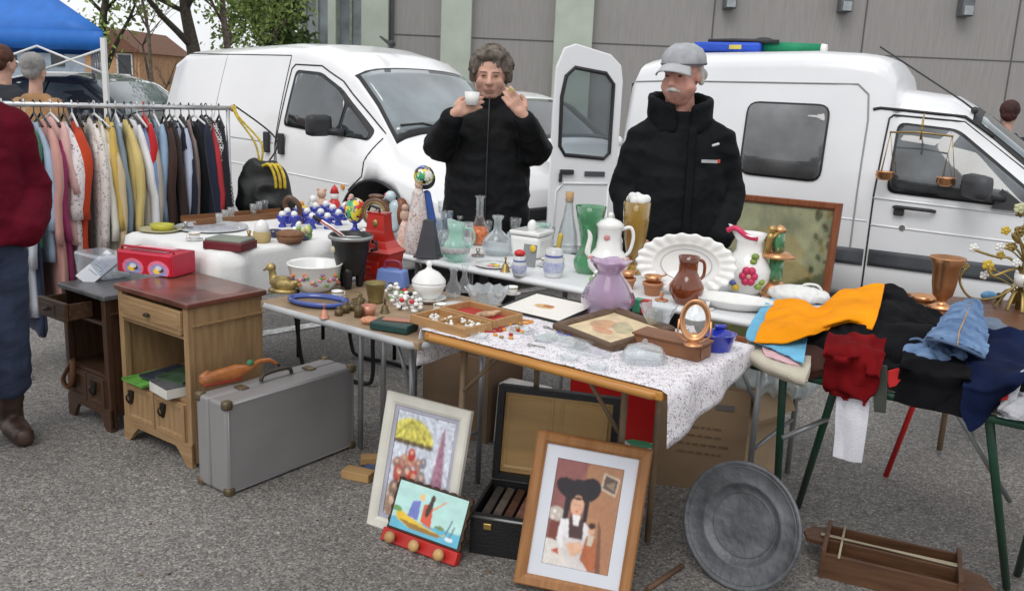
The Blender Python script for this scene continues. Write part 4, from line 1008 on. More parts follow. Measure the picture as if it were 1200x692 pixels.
drape('tablecloth', 'white cloth hanging in folds over the left rear table', T1, .70, 1.25, .75, (.10, .22, .20, .1), clothw, amp=.02)
drape('tablecloth', 'white cloth speckled with grey-mauve flowers on the front table', T3, .83, .59, .75, (.13, .14, 0.0, .05), speck, amp=.006, seed=4, tip=lambda v: 1.15-.75*min(1, max(0, v)))

# ---- oak bedside cabinet and dark cabinet
oak = wood('pale_oak', (.36, .23, .115), (.25, .15, .07), .55, axis='z'); oakx = wood('pale_oak_rail', (.36, .23, .115), (.25, .15, .07), .55, axis='x')
dkw = wood('dark_oak', (.075, .036, .018), (.035, .016, .009), .45, axis='z'); dkx = wood('dark_oak_rail', (.085, .042, .022), (.04, .02, .01), .45, axis='x')
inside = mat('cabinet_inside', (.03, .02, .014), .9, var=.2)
iron = mat('iron_fitting', (.035, .028, .022), .5, metal=.4)
def cabinet(name, label, o, L, D, h, wz, wx, topm, open_drawer=False, foot=.07):
    t = thing(name, label, 'cabinet', P2(o), TA); tt = .022
    # posts and sides
    for x in (0, L-.03):
        m = MB(); m.box((x+.015, .015, (foot*.2+h-tt)/2), (.03, .03, h-tt-foot*.2), bev=.003); m.build('post', wz, t)
    for x in (.010, L-.010):
        m = MB(); m.box((x, D/2+.012, (h-tt+foot)/2), (.016, D-.03, h-tt-foot), bev=.002); m.build('side_panel', wz, t)
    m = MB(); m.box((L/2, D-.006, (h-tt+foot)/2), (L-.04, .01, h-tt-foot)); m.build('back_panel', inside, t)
    for z in (.67*h*.62-.012 if False else h*.40, foot+.02):
        m = MB(); m.box((L/2, D/2, z), (L-.038, D-.02, .016)); m.build('shelf', wx, t)
    m = MB(); m.box((L/2, D/2, h-tt/2), (L+.025, D+.02, tt), bev=.005); m.build('top', topm, t)
    # side rail mouldings
    m = MB(); m.box((L+.001, D/2+.01, h*.86), (.012, D-.02, .006)); m.build('moulding', wx, t)
    # drawer
    dz0, dz1 = h*.80, h-tt-.012; off = -.10 if open_drawer else 0
    m = MB(); m.box((L/2 if not open_drawer else L*.36, -.002+off, (dz0+dz1)/2), ((L-.066) if not open_drawer else L*.62, .018, dz1-dz0-.006), bev=.003); dr = m.build('drawer', wx, t)
    if open_drawer:
        m = MB(); m.box((L*.36, off/2+.01, dz0+.01), (L*.58, .10, .008)); m.box((L*.36-L*.29, off/2+.01, (dz0+dz1)/2), (.008, .1, dz1-dz0-.02)); m.box((L*.36+L*.29, off/2+.01, (dz0+dz1)/2), (.008, .1, dz1-dz0-.02)); m.build('drawer_tray', wx, dr)
    m = MB(); m.box((L/2 if not open_drawer else L*.30, -.012+off, (dz0+dz1)/2), (L-.10 if not open_drawer else L*.3, .004, (dz1-dz0)*.55), bev=.002); m.build('drawer_field', wx, dr)
    m = MB(); m.ball((L/2 if not open_drawer else L*.3, -.024+off, (dz0+dz1)/2), .011, (1.5, 1, .7)); m.build('knob', iron, dr)
    m = MB(); m.box((L/2, .012, dz0-.008), (L-.062, .018, .012)); m.build('rail', wx, t)
    # doors
    z0, z1 = foot+.03, h*.40-.01
    for k in (0, 1):
        x0 = .032+k*(L-.064)/2; w_ = (L-.064)/2-.003
        m = MB(); m.box((x0+w_/2+.001, .008, (z0+z1)/2), (w_, .016, z1-z0), bev=.002); d = m.build('door', wz, t)
        m = MB(); m.frame(w_-.004, z1-z0-.004, .022, .008, prof=[(0, 1), (0, 0), (.8, 0), (1, 1)]); m.build('door_frame', wz, d, loc=(x0+w_/2+.001, -.008, z0+.002))
        hx = x0+(.022 if k == 0 else .042); m = MB(); m.prism([(hx, z1-.03), (hx+.03, z1-.03), (hx+.026, z1-.06), (hx+.012, z1-.09), (hx+.005, z1-.06)], -.012, -.001); m.build('lock_plate', iron, d)
        m = MB(); m.tube(spline([(hx+.012, -.014, z1-.04), (hx+.012, -.026, z1-.055), (hx+.012, -.016, z1-.08)], 4), .004, 6); m.build('handle', iron, d)
    # shaped apron
    n = 20; pts = [(.0, foot+.03), (.0, 0), (.035, 0)]
    for i in range(n+1):
        u = i/n; pts.append((.05+(L-.1)*u, .012+(foot-.012)*min(1, (math.sin(math.pi*u))*2.2)**.8))
    pts += [(L-.035, 0), (L, 0), (L, foot+.03)]
    m = MB(); m.prism(pts, -.004, .014); m.build('apron', wx, t)
    for x in (.012, L-.012):
        m = MB(); m.box((x, D-.03, foot/2+.01), (.026, .03, foot+.02)); m.build('foot', wz, t)
    return t
CA = Vector((-1.60, 3.53, 0)); CB = Vector((-1.955, 3.775, 0))
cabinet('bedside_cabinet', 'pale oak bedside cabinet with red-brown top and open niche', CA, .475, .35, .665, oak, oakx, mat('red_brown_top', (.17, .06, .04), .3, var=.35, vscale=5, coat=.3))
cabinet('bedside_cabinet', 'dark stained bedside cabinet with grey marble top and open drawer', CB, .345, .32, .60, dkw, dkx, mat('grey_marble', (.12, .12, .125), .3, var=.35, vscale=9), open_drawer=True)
# curved brown handle / strap hanging from the dark cabinet
t = thing('leather_strap', 'brown leather strap hanging from the dark cabinet door', 'strap', P2(CB), TA)
m = MB(); m.tube(spline([(.07, -.006, .27), (.04, -.02, .22), (.02, -.03, .17), (.05, -.025, .14), (.08, -.02, .19), (.072, -.008, .265)], 5), .014, 8, flat=.5); m.build('strap', mat('strap_leather', (.16, .07, .03), .5), t)
# ---- grey suitcase standing on edge
sc = thing('suitcase', 'large grey fibre suitcase with brass corners standing on its side', 'suitcase', (-1.005, 3.024, 0), R(54)+0)
gs = mat('grey_fibre', (.25, .238, .24), .38, var=.08, vscale=3); gsd = mat('grey_fibre_edge', (.30, .295, .30), .35, var=.06)
m = MB(); m.box((.315, .055, .18), (.63, .105, .352), bev=.012); m.build('lid', gs, sc)
m = MB(); m.box((.315, .145, .18), (.63, .073, .352), bev=.012); m.build('body', gs, sc)
for y in (.006, .104, .113):
    m = MB(); m.tube([(.012, y, .012), (.012, y, .348), (.618, y, .348), (.618, y, .012)], .006, 6, closed=True); m.build('rim', gsd, sc)
brs = mat('aged_brass', (.17, .13, .075), .5, metal=.5, var=.3)
for x in (.012, .618):
    for z in (.012, .348):
        for y in (.012, .17): m = MB(); m.box((x, y, z), (.036, .034, .036), bev=.012); m.build('corner', brs, sc)
for x in (.15, .48):
    m = MB(); m.box((x, .11, .359), (.035, .05, .008), bev=.002); m.build('latch', brs, sc)
m = MB(); m.tube(spline([(.24, .11, .36), (.26, .11, .385), (.37, .11, .385), (.39, .11, .36)], 5), .008, 8); m.build('handle', mat('handle_dark', (.05, .04, .03), .5), sc)
# carved wooden slipper on the suitcase
ow = mat('orange_leather', (.42, .14, .035), .35, var=.25, vscale=12, coat=.3)
tp = atz(268, 446, .366); t = thing('leather_slipper', 'pointed orange leather slipper with curled toe on the grey suitcase', 'slipper', tp, R(44))
m = MB(); m.loft([(0, 0, .0, .03, .02)]*1) if False else None
m = MB(); m.cap((-.09, 0, .022), (.03, 0, .03), .026, .03); m.cap((.03, 0, .03), (.085, 0, .034), .03, .016); m.cap((-.1, 0, .035), (-.085, 0, .05), .016, .01)
for a, b, r0, r1 in (((.085, 0, .036), (.13, 0, .055), .014, .010), ((.13, 0, .055), (.175, 0, .052), .010, .009), ((.175, 0, .052), (.205, 0, .03), .009, .008)): m.cap(a, b, r0, r1)
organic(m, 'upper', ow, t, voxel=.005, smooth=2)
m = MB(); m.box((-.03, 0, .006), (.15, .05, .010), bev=.004); m.build('sole', mat('sole_red', (.28, .03, .02), .6), t)
m = MB(); m.ball((.09, 0, .055), .014); m.build('pompom', mat('pompom_green', (.05, .2, .1), .8), t)
m = MB(); m.cap((.205, 0, .03), (.215, 0, .022), .007, .005); m.build('toe_tip', iron, t)

# ---- black tubular chair beneath the tables
t = thing('tubular_chair', 'black bent-tube chair frame half hidden under the tables', 'chair', (0, 0, 0))
def chp(px, py, z): return tuple(atz(px, py, z))
b1 = atz(412, 414, .015); b2 = atz(493, 433, .015); up = Vector((0, 0, .42)); dv = V*.34
for off, nm in ((Vector((0, 0, 0)), 'leg_frame'), (-V*.36, 'leg_frame')):
    a_, b_ = b1+off, b2+off
    m = MB(); m.tube(spline([a_+up*1.0-U*.06, a_+up*.5-U*.03, a_+Vector((0, 0, .05)), a_+U*.05, a_.lerp(b_, .5), b_-U*.05, b_+Vector((0, 0, .05)), b_+up*.5, b_+up], 5), .011, 8); m.build(nm, metal_b, t)
m = MB(); c_ = (b1+b2)/2-V*.18+Vector((0, 0, .43)); m.box(c_, (.42, .4, .03), rot=(0, 0, TA), bev=.012); m.build('seat', metal_b, t)
# ---- boxes and bags below the front tables
card = mat('cardboard', (.26, .175, .105), .9, var=.08, vscale=5); cardd = mat('cardboard_dark', (.20, .13, .08), .9, var=.08)
def carton(label, o, rz, w_, d, h, m_, name='cardboard_box', marks=False, flaps=True, group='cardboard boxes under the tables'):
    t = thing(name, label, 'box', P2(o), rz, group); th = .006
    m = MB(); m.box((w_/2, th/2, h/2), (w_, th, h)); m.box((w_/2, d-th/2, h/2), (w_, th, h)); m.box((th/2, d/2, h/2), (th, d-2*th, h)); m.box((w_-th/2, d/2, h/2), (th, d-2*th, h)); m.box((w_/2, d/2, th), (w_-2*th, d-2*th, th)); m.build('body', m_, t)
    if flaps:
        m = MB(); m.box((w_/2, -.03, h-.05), (w_-.01, .004, .12), rot=(R(-28), 0, 0)); m.build('flap', m_, t)
        m = MB(); m.box((w_+.035, d/2, h-.03), (.004, d-.01, .11), rot=(0, R(-38), 0)); m.build('flap', m_, t)
    if marks:
        rg = random.Random(2); 
        for j in range(4):
            m = MB(); x = .07
            while x < w_-.09: l = rg.uniform(.012, .035); m.box((x+l/2, -.002, h-.16-.035*j), (l, .002, .007)); x += l+.009
            m.build('printed_line', mat('print_dark', (.17, .11, .065), .9), t)
        m = MB(); m.lathe([(0, 0), (.02, 0)], 16, (0, 0, 0), sx=1.8) if False else m.box((w_*.72, -.002, h-.07), (.07, .003, .022), bev=.001); m.build('hand_hole', dark, t)
    return t
carton('brown printed cardboard box under the right corner of the speckled cloth', (.60, 3.30, 0), R(-14), .33, .3, .42, card, marks=True, flaps=False)
carton('open tan cardboard box behind the crossed green legs', (.93, 3.30, 0), R(38), .24, .30, .40, mat('cardboard_tan', (.42, .30, .19), .9, var=.06), flaps=True)
carton('dark brown cardboard box behind the left leg of the front table', (-.38, 3.80, 0), R(-30), .34, .3, .38, cardd, flaps=False)
t = thing('red_crate', 'red plastic crate standing behind the wooden case lid', 'crate', (.28, 3.78, 0), R(-20)); redpl = mat('red_plastic', (.45, .012, .012), .35, var=.05)
m = MB(); m.box((.2, .14, .17), (.42, .28, .33), bev=.02); m.build('body', redpl, t); m = MB(); m.box((.2, .14, .335), (.45, .31, .025), bev=.008); m.build('rim', redpl, t)
t = thing('paper_bag', 'white carrier bag with black stripes under the front table', 'bag', (-.07, 3.62, 0), R(-30))
m = MB(); m.box((.12, .08, .14), (.24, .12, .28), bev=.02, taper=.9); m.build('body', mat('bag_white', (.6, .58, .57), .7, bump=.5, bscale=14), t)
for x in (.06, .12, .18):
    m = MB(); m.box((x, .015, .14), (.012, .004, .24), rot=(-.04, 0, .0)); m.build('stripe', mat('stripe_dark', (.06, .07, .06), .7), t)
t = thing('plastic_bag', 'crumpled translucent white bag on the open cardboard box', 'bag', (1.05, 3.42, .41))
m = MB(); m.ball((0, 0, .02), .14, (1.3, .8, .42)); organic(m, 'bag', glass('thin_bag', (.85, .92, .92), dens=.25), t, voxel=.012, smooth=0, disp=folds(.03, (16, 16, 16), 1, .02, 30))
pb_ = atz(742, 528, 0); t = thing('cleaning_cloth', 'white and green packet lying on the ground behind the portrait', 'packet', pb_, R(20))
m = MB(); m.box((0, 0, .015), (.2, .11, .03), bev=.008); m.build('packet', mat('packet_white', (.6, .62, .6), .5), t); m = MB(); m.box((.03, 0, .031), (.09, .1, .003)); m.build('label_patch', mat('packet_green', (.05, .3, .17), .5), t)

# ---- open black case with wooden lined lid and a row of sleeves
t = thing('record_case', 'open black case whose lid is lined with yellow wood', 'case', (-.105, 2.70, 0), R(-13)); blk = mat('black_leatherette', (.012, .012, .014), .45, bump=.3, bscale=120)
CL, CD, CH = .43, .27, .145; th = .01
m = MB(); m.box((CL/2, th/2, CH/2), (CL, th, CH)); m.box((CL/2, CD-th/2, CH/2), (CL, th, CH)); m.box((th/2, CD/2, CH/2), (th, CD-2*th, CH)); m.box((CL-th/2, CD/2, CH/2), (th, CD-2*th, CH)); m.box((CL/2, CD/2, th/2+.001), (CL-2*th, CD-2*th, th)); m.build('body', blk, t)
m = MB(); m.tube([(0, -.001, CH-.012), (CL, -.001, CH-.012)], .006, 6); m.build('trim', mat('steel_trim', (.4, .4, .4), .3, metal=.8), t)
for x in (.06, .20, .34):
    m = MB(); m.box((x, -.004, CH-.04), (.028, .008, .022), bev=.003); m.build('clasp', mat('gilt', (.5, .33, .1), .35, metal=.8), t)
LH = .335; tl = R(-9)
lid = MB(); lid.frame(CL, LH, .022, .05, prof=[(0, 1), (0, 0), (1, 0), (1, 1)]); lo = lid.build('lid', blk, t, loc=(CL/2, CD, CH+.004), rot=(tl, 0, 0))
m = MB(); m.box((0, .045, LH/2), (CL-.01, .01, LH-.01)); m.build('lid_back', blk, lo)
ylw = mat('yellow_ply', (.50, .31, .12), .5, var=.12, vscale=2.4, stretch=(1, 1, 5), coat=.2)
m = MB(); m.box((0, .030, LH/2), (CL-.046, .012, LH-.046)); pn = m.build('lid_lining', ylw, lo)
for x in (-.10, .095):
    m = MB(); m.frame(.17, LH-.07, .012, .006, z0=.035); m.build('lining_moulding', ylw, pn, loc=(x, .021, 0))
m = MB(); m.tube(spline([(-.03, .02, .155), (-.03, .008, .175), (.03, .008, .175), (.03, .02, .155)], 4), .004, 6); m.build('catch', MATS['gilt'], lo)
cols = [(.06, .05, .045), (.12, .10, .08), (.10, .045, .03), (.20, .10, .08), (.13, .05, .03), (.08, .07, .06), (.16, .13, .1), (.05, .05, .06)]
for i in range(10):
    c = cols[i % 8]; bk = MB(); x = .035+.038*i; bk.box((0, 0, .055), (.027, .22, .11), bev=.003, rot=(0, R(8), 0))
    o_ = bk.build('record_sleeve', mat('sleeve_%d' % (i % 8), c, .6, var=.3, vscale=20), rot=(0, 0, R(-13)))
    q = Matrix.Rotation(R(-13), 3, 'Z') @ Vector((x, CD/2, .014)); o_.location = (-.105+q.x, 2.70+q.y, q.z+.01)
    tag(o_, 'narrow old brown boxed volume packed upright in the open black case', 'book', 'row of volumes inside the black case')
# ---- pictures leaning on the ground
def framed(name, label, o, rz, lean, roll, w_, h, bw, d, fm, canvas, mat_w=0, mat_m=None, glassy=True, cat='picture', fprof=None, z=0):
    t = thing(name, label, cat, (o[0], o[1], z)); t.rotation_euler = (Matrix.Rotation(rz, 3, 'Z') @ Matrix.Rotation(-lean, 3, 'X') @ Matrix.Rotation(roll, 3, 'Y')).to_euler()
    m = MB(); m.frame(w_, h, bw, d, prof=fprof); m.build('frame', fm, t)
    m = MB(); m.box((0, d*.9, h/2), (w_-bw, .005, h-bw)); m.build('backing', mat('backing_board', (.2, .14, .08), .9), t)
    iw, ih = w_-2*bw, h-2*bw
    if mat_w:
        m = MB(); m.frame(iw+.006, ih+.006, mat_w, .004, prof=[(0, 1), (0, 0), (1, 0), (1, 1)]); m.build('mount', mat_m, t, loc=(0, d*.55, bw-.003)); iw -= 2*mat_w-.004; ih -= 2*mat_w-.004
    canvas.build('print', iw, ih, t, loc=(0, d*.55+.002, (h-ih)/2), m=attrmat('printed_picture', .45, coat=.25))
    return t
# portrait: seated girl in dark bow headdress holding a doll by a table
c = Canvas(90, 122, (150, 98, 84))
c.poly([(.45, 0), (1, 0), (1, 1), (.6, 1)], (176, 128, 92), .8); c.poly([(0, 0), (.5, 0), (.2, .45), (0, .5)], (138, 82, 84), .7)
c.poly([(.72, .06), (.97, .1), (.93, .27), (.70, .22)], (205, 190, 165)); c.poly([(.745, .08), (.945, .115), (.915, .245), (.725, .205)], (95, 75, 70)); c.poly([(.76, .17), (.9, .13), (.9, .22)], (150, 130, 110))
c.ell(.10, .52, .12, .07, (190, 180, 170)); c.ell(.07, .50, .03, .02, (235, 230, 225)); c.ell(.14, .53, .03, .022, (220, 205, 200)); c.ell(.05, .56, .03, .02, (225, 215, 210)); c.poly([(.03, .58), (.25, .6), (.22, .78), (.02, .78)], (120, 60, 52)); c.poly([(0, .76), (.35, .78), (.5, 1), (0, 1)], (222, 215, 208)); c.poly([(.1, .87), (.2, .83), (.23, .9)], (190, 90, 60))
c.ell(.25, .27, .23, .09, (32, 26, 32), 20); c.ell(.53, .25, .19, .11, (28, 24, 30), -28); c.ell(.38, .27, .14, .11, (34, 28, 33)); c.poly([(.2, .3), (.3, .32), (.27, .6), (.2, .55)], (40, 32, 36)); c.poly([(.5, .3), (.57, .33), (.56, .58), (.5, .55)], (40, 30, 36))
c.ell(.395, .415, .095, .10, (226, 176, 146)); c.ell(.39, .345, .075, .014, (90, 60, 50)); c.ell(.365, .405, .011, .006, (110, 76, 66)); c.ell(.425, .408, .011, .006, (110, 76, 66)); c.ell(.40, .465, .025, .008, (180, 70, 65)); c.ell(.398, .437, .012, .012, (205, 140, 115)); c.ell(.45, .44, .02, .014, (215, 130, 110), 0, .6)
c.poly([(.33, .5), (.47, .5), (.55, .6), (.58, .72), (.28, .72), (.28, .6)], (78, 52, 52)); c.poly([(.34, .5), (.47, .5), (.45, .6), (.38, .6)], (236, 232, 230)); c.poly([(.18, .56), (.3, .55), (.34, .75), (.24, .84), (.16, .75)], (232, 230, 232)); c.poly([(.53, .55), (.62, .6), (.64, .75), (.55, .76)], (228, 226, 228))
c.poly([(.25, .72), (.6, .72), (.7, 1), (.35, 1)], (214, 206, 204)); c.poly([(.3, .78), (.52, .74), (.6, .82), (.42, .9)], (226, 180, 150)); c.ell(.66, .62, .05, .05, (215, 170, 140)); c.ell(.66, .575, .055, .03, (60, 40, 35)); c.poly([(.6, .67), (.74, .68), (.86, .95), (.7, 1), (.55, .9)], (178, 102, 66)); c.poly([(.62, .66), (.72, .66), (.7, .76), (.62, .76)], (200, 190, 170)); c.poly([(.74, .5), (.8, .6), (.88, 1), (.8, 1)], (90, 58, 46), .7)
c.blur(1); c.grain(.05, 7, 40); c.blur(1); c.grain(.05, 3, 16)
oakf = wood('frame_oak', (.36, .17, .06), (.25, .105, .035), .4, axis='z')
framed('framed_picture', 'framed portrait of a seated girl with large dark bow in honey oak frame', (.215, 2.445), R(-9), R(15), R(4.5), .355, .475, .036, .028, oakf, c, .042, mat('mount_pale', (.66, .68, .74), .8, var=.02), z=.014)
# white framed print: figures under a yellow umbrella, tall spire behind
c = Canvas(80, 116, (206, 212, 224)); c.poly([(0, .72), (1, .6), (1, 1), (0, 1)], (190, 180, 165))
c.poly([(.70, .98-.2), (.76, .4), (.80, .12), (.84, .06), (.86, .14), (.9, .42), (.96, .80)], (165, 120, 140)); 
for k in range(8): c.line(.79+.004*k, .2+.07*k, .90, .22+.07*k, .006, (120, 85, 105), .6)
c.ell(.28, .27, .40, .22, (214, 204, 96)); c.poly([(-.2, .28), (.75, .28), (.75, .5), (-.2, .5)], (206, 212, 224)); 
for k in range(5): c.line(.27, .07, -.05+.17*k, .29, .006, (150, 140, 50)); 
for k in range(6): c.ell(-.04+.13*k, .285, .075, .025, (100, 86, 60))
c.line(.25, .28, .22, .6, .012, (90, 60, 45))
for (x, y, r, cl) in ((.10, .5, .07, (150, 112, 100)), (.22, .46, .07, (176, 128, 110)), (.34, .44, .08, (196, 140, 120)), (.34, .39, .07, (185, 60, 50)), (.47, .47, .07, (170, 120, 105)), (.56, .44, .06, (120, 124, 134)), (.16, .6, .1, (180, 84, 70)), (.30, .58, .10, (140, 102, 96)), (.42, .62, .11, (196, 70, 56)), (.55, .6, .09, (150, 130, 130)), (.28, .72, .12, (170, 140, 125)), (.5, .76, .12, (188, 88, 70)), (.12, .75, .1, (130, 104, 94)), (.68, .68, .07, (206, 150, 66)), (.8, .74, .09, (150, 176, 90)), (.9, .8, .06, (104, 136, 80)), (.35, .86, .16, (205, 190, 170)), (.1, .9, .12, (160, 132, 116)), (.62, .9, .14, (170, 150, 130))):
    c.ell(x, y, r, r*.9, cl); c.ell(x, y-r*.3, r*.35, r*.3, (226, 190, 165), 0, .8)
c.blur(1); c.grain(.22, 5, 44); c.blur(2); c.grain(.06, 8, 24)
whf = mat('white_gesso', (.66, .64, .57), .5, var=.07, vscale=8)
framed('framed_picture', 'white framed print of people under a yellow umbrella before a spire', (-.325, 2.775), R(-29), R(13), R(0.5), .345, .475, .04, .022, whf, c, .018, mat('mount_lilac', (.42, .42, .5), .8), z=0)
# small coat rack with painted boat panel
t = thing('coat_rack', 'small painted coat rack with boating couple above three wooden knobs', 'coat rack', (-.272, 2.685, .0)); t.rotation_euler = (Matrix.Rotation(R(-31), 3, 'Z') @ Matrix.Rotation(R(-24), 3, 'X')).to_euler()
m = MB(); n = 28; pts = []
w_, h0, h1 = .30, .045, .215
for i in range(n+1): pts.append((-w_/2+w_*i/n, h0))
for i in range(12): pts.append((w_/2+.004*math.sin(i*2.4), h0+(h1-h0)*i/12))
for i in range(n+1): pts.append((w_/2-w_*i/n, h1+.004*math.sin(i*1.9)))
for i in range(12): pts.append((-w_/2+.004*math.sin(i*2.4), h1-(h1-h0)*i/12))
m.prism(pts, .0, .014); m.build('board', mat('dark_edge', (.05, .025, .012), .6), t)
c = Canvas(96, 52, (178, 218, 212)); c.poly([(0, .78), (1, .72), (1, 1), (0, 1)], (92, 178, 206)); c.poly([(.02, .55), (.2, .66), (.5, .8), (.78, .86), (.82, .78), (.66, .93), (.3, .93), (.08, .8)], (222, 186, 40)); c.poly([(.1, .78), (.75, .86), (.7, .93), (.3, .93)], (150, 112, 30))
c.poly([(.25, .35), (.36, .3), (.38, .72), (.22, .68)], (108, 118, 190)); c.ell(.37, .22, .035, .07, (232, 190, 90)); c.ell(.385, .245, .025, .05, (232, 180, 150)); c.poly([(.42, .35), (.54, .28), (.58, .8), (.42, .72)], (206, 84, 50)); c.ell(.52, .2, .03, .09, (70, 36, 20)); c.ell(.5, .4, .035, .2, (60, 30, 18), 12); c.line(.56, .4, .70, .18, .014, (220, 150, 110)); c.ell(.05, .6, .08, .06, (100, 150, 90)); c.ell(.7, .72, .07, .04, (110, 140, 70)); c.line(.8, .8, .85, .5, .01, (90, 120, 130)); c.line(.86, .85, .9, .6, .01, (100, 120, 120)); c.ell(.86, .88, .06, .04, (226, 236, 238)); c.blur(1); c.grain(.06, 5, 12)
c.build('painted_panel', w_-.02, h1-h0-.014, t, loc=(0, -.002, h0+.007), m=attrmat('painted_panel_gloss', .35, .4))
m = MB(); m.box((0, .002, .022), (.305, .03, .044), bev=.004); m.build('rail', mat('red_gloss', (.5, .025, .02), .35, var=.15), t)
for x in (-.1, 0, .1):
    m = MB(); m.lathe([(.007, 0), (.008, .012), (.017, .018), (.02, .027), (.015, .036), (0, .039)], 16, (x, -.013, .022), axis=(0, -1, 0)); m.build('knob', mat('knob_wood', (.5, .3, .12), .4), t)
# little blocks of wood behind the white frame
q = atz(420, 560, 0); t = thing('wooden_block', 'pale wooden block with blue side lying left of the white frame', 'block', q, R(-20))
m = MB(); m.box((0, .0, .018), (.12, .06, .034), bev=.003); m.build('block', mat('pine', (.45, .27, .11), .6, var=.15), t); m = MB(); m.box((.05, .05, .02), (.1, .045, .03), bev=.003); m.build('blue_block', mat('slate_blue', (.06, .08, .16), .6), t)
q = atz(432, 548, 0); t = thing('wooden_plank', 'second thin wooden offcut behind the pale block', 'block', q+V*.06, R(10)); m = MB(); m.box((0, 0, .02), (.15, .05, .03), bev=.003); m.build('plank', mat('pine', (.45, .27, .11), .6), t)
# ---- pewter charger leaning on the tables
q = atz(852, 690, 0); t = thing('pewter_plate', 'large round pewter charger leaning against the table legs', 'plate', (q.x+.01, q.y+.02, 0))
t.rotation_euler = (Matrix.Rotation(R(-42), 3, 'Z') @ Matrix.Rotation(R(-14), 3, 'X')).to_euler()
pew = mat('pewter', (.15, .157, .17), .5, metal=.35, var=.25, vscale=9, bump=.5, bscale=38); Rr = .20
m = MB(); m.lathe([(0, .010), (.105, .010), (.118, .006), (.127, -.006), (.133, -.009), (.138, -.007), (.187, -.016), (.192, -.021), (Rr, -.020), (Rr, -.012), (.192, -.011), (.14, -.001), (.12, .016), (0, .018)], 72, (0, 0, Rr), axis=(0, 1, 0), caps=False); m.build('plate', pew, t)
m = MB(); m.lathe([(.099, .0085), (.1, .006), (.103, .006), (.104, .0085)], 64, (0, 0, Rr), axis=(0, 1, 0), caps=False); m.build('engraved_ring', pew, t)
m = MB(); m.lathe([(.180, -.016), (.182, -.0178), (.184, -.0165)], 64, (0, 0, Rr), axis=(0, 1, 0), caps=False); m.build('engraved_ring', pew, t)
# ---- wooden double trough on the ground, tied with string
q = atz(962, 648, .07); t = thing('wooden_trough', 'old brown wooden divided trough tied with string on the ground at right', 'trough', (q.x+.0, q.y-.02, 0), R(-24)); ob = wood('old_brown_wood', (.13, .06, .028), (.07, .03, .014), .55, axis='x')
Lw, Wd, Hh = .40, .21, .085
for y in (0, Wd*.5, Wd):
    m = MB(); m.box((Lw/2, y, Hh/2), (Lw, .012, Hh), bev=.002); m.build('side_board', ob, t)
m = MB(); m.box((Lw/2, Wd/2, .008), (Lw, Wd, .014)); m.build('base_board', ob, t)
for x in (.0, Lw): m = MB(); m.box((x, Wd/2, Hh*.6), (.014, Wd+.02, Hh*1.2), bev=.002); m.build('end_board', ob, t)
m = MB(); m.prism([(0, 0), (-.06, .01), (-.075, .06), (-.05, .11), (0, .12)], Hh*.9, Hh*1.05, plane='xy', fn=lambda x, y, z: (x, y+.06, z)); m.build('handle_block', ob, t)
m = MB(); m.prism([(Lw, -.01), (Lw+.09, .02), (Lw+.11, .09), (Lw+.07, .18), (Lw, .20)], .02, .045, plane='xy'); m.build('paddle', ob, t)
m = MB(); m.tube([(Lw*.12, -.02, Hh*1.05), (Lw*.12, Wd+.02, Hh*1.05)], .004, 5); m.tube([(-.02, Wd*.5, Hh*1.12), (Lw*1.02, Wd*.52, Hh*1.12)], .004, 5); m.tube([(-.02, Wd*.54, Hh*1.12), (Lw*1.02, Wd*.46, Hh*1.12)], .004, 5); m.build('string', mat('string', (.42, .36, .26), .9), t)
q0, q1 = atz(758, 690, .008), atz(800, 662, .008); m = MB(); m.tube([q0, q1], .009, 7); tag(m.build('iron_bar', mat('rust_brown', (.13, .07, .04), .7)), 'thin rusty brown bar on the ground left of the pewter plate', 'bar')
# ---- big painting leaning on the high roofed van
s_dir = e2; q = Vector((1.66, 5.66, 0))
c = Canvas(90, 80, (150, 156, 120)); c.poly([(0, 0), (1, 0), (1, .55), (0, .6)], (166, 176, 150)); c.grain(.18, 4, 9); c.ell(.55, .3, .25, .12, (186, 176, 130), 10, .7); c.ell(.7, .5, .2, .1, (170, 150, 90), 0, .6); c.poly([(0, .5), (.3, .6), (.5, 1), (0, 1)], (84, 96, 52), .85); c.poly([(.6, .6), (1, .45), (1, 1), (.5, 1)], (74, 86, 50), .8)
rg = random.Random(9)
for k in range(160):
    x = rg.choice([rg.gauss(.1, .1), rg.gauss(.9, .08), rg.uniform(0, 1)]); y = rg.uniform(0, 1) if abs(x-.5) > .35 else rg.uniform(.6, 1)
    c.ell(x, y, rg.uniform(.01, .035), rg.uniform(.01, .03), rg.choice([(52, 66, 34), (76, 88, 46), (110, 112, 62), (150, 134, 78), (60, 48, 30)]), rg.uniform(0, 90), .8)
c.blur(1); c.grain(.10, 6, 22); c.a *= np.array([.62, .56, .46])
framed('framed_painting', 'large landscape painting in red-brown wooden frame leaning on the van', q-Vector((.12, .26, 0)), A2, R(9), 0, .76, .93, .045, .04, wood('red_brown_frame', (.26, .085, .035), (.17, .05, .02), .35, axis='z'), c, z=.0)
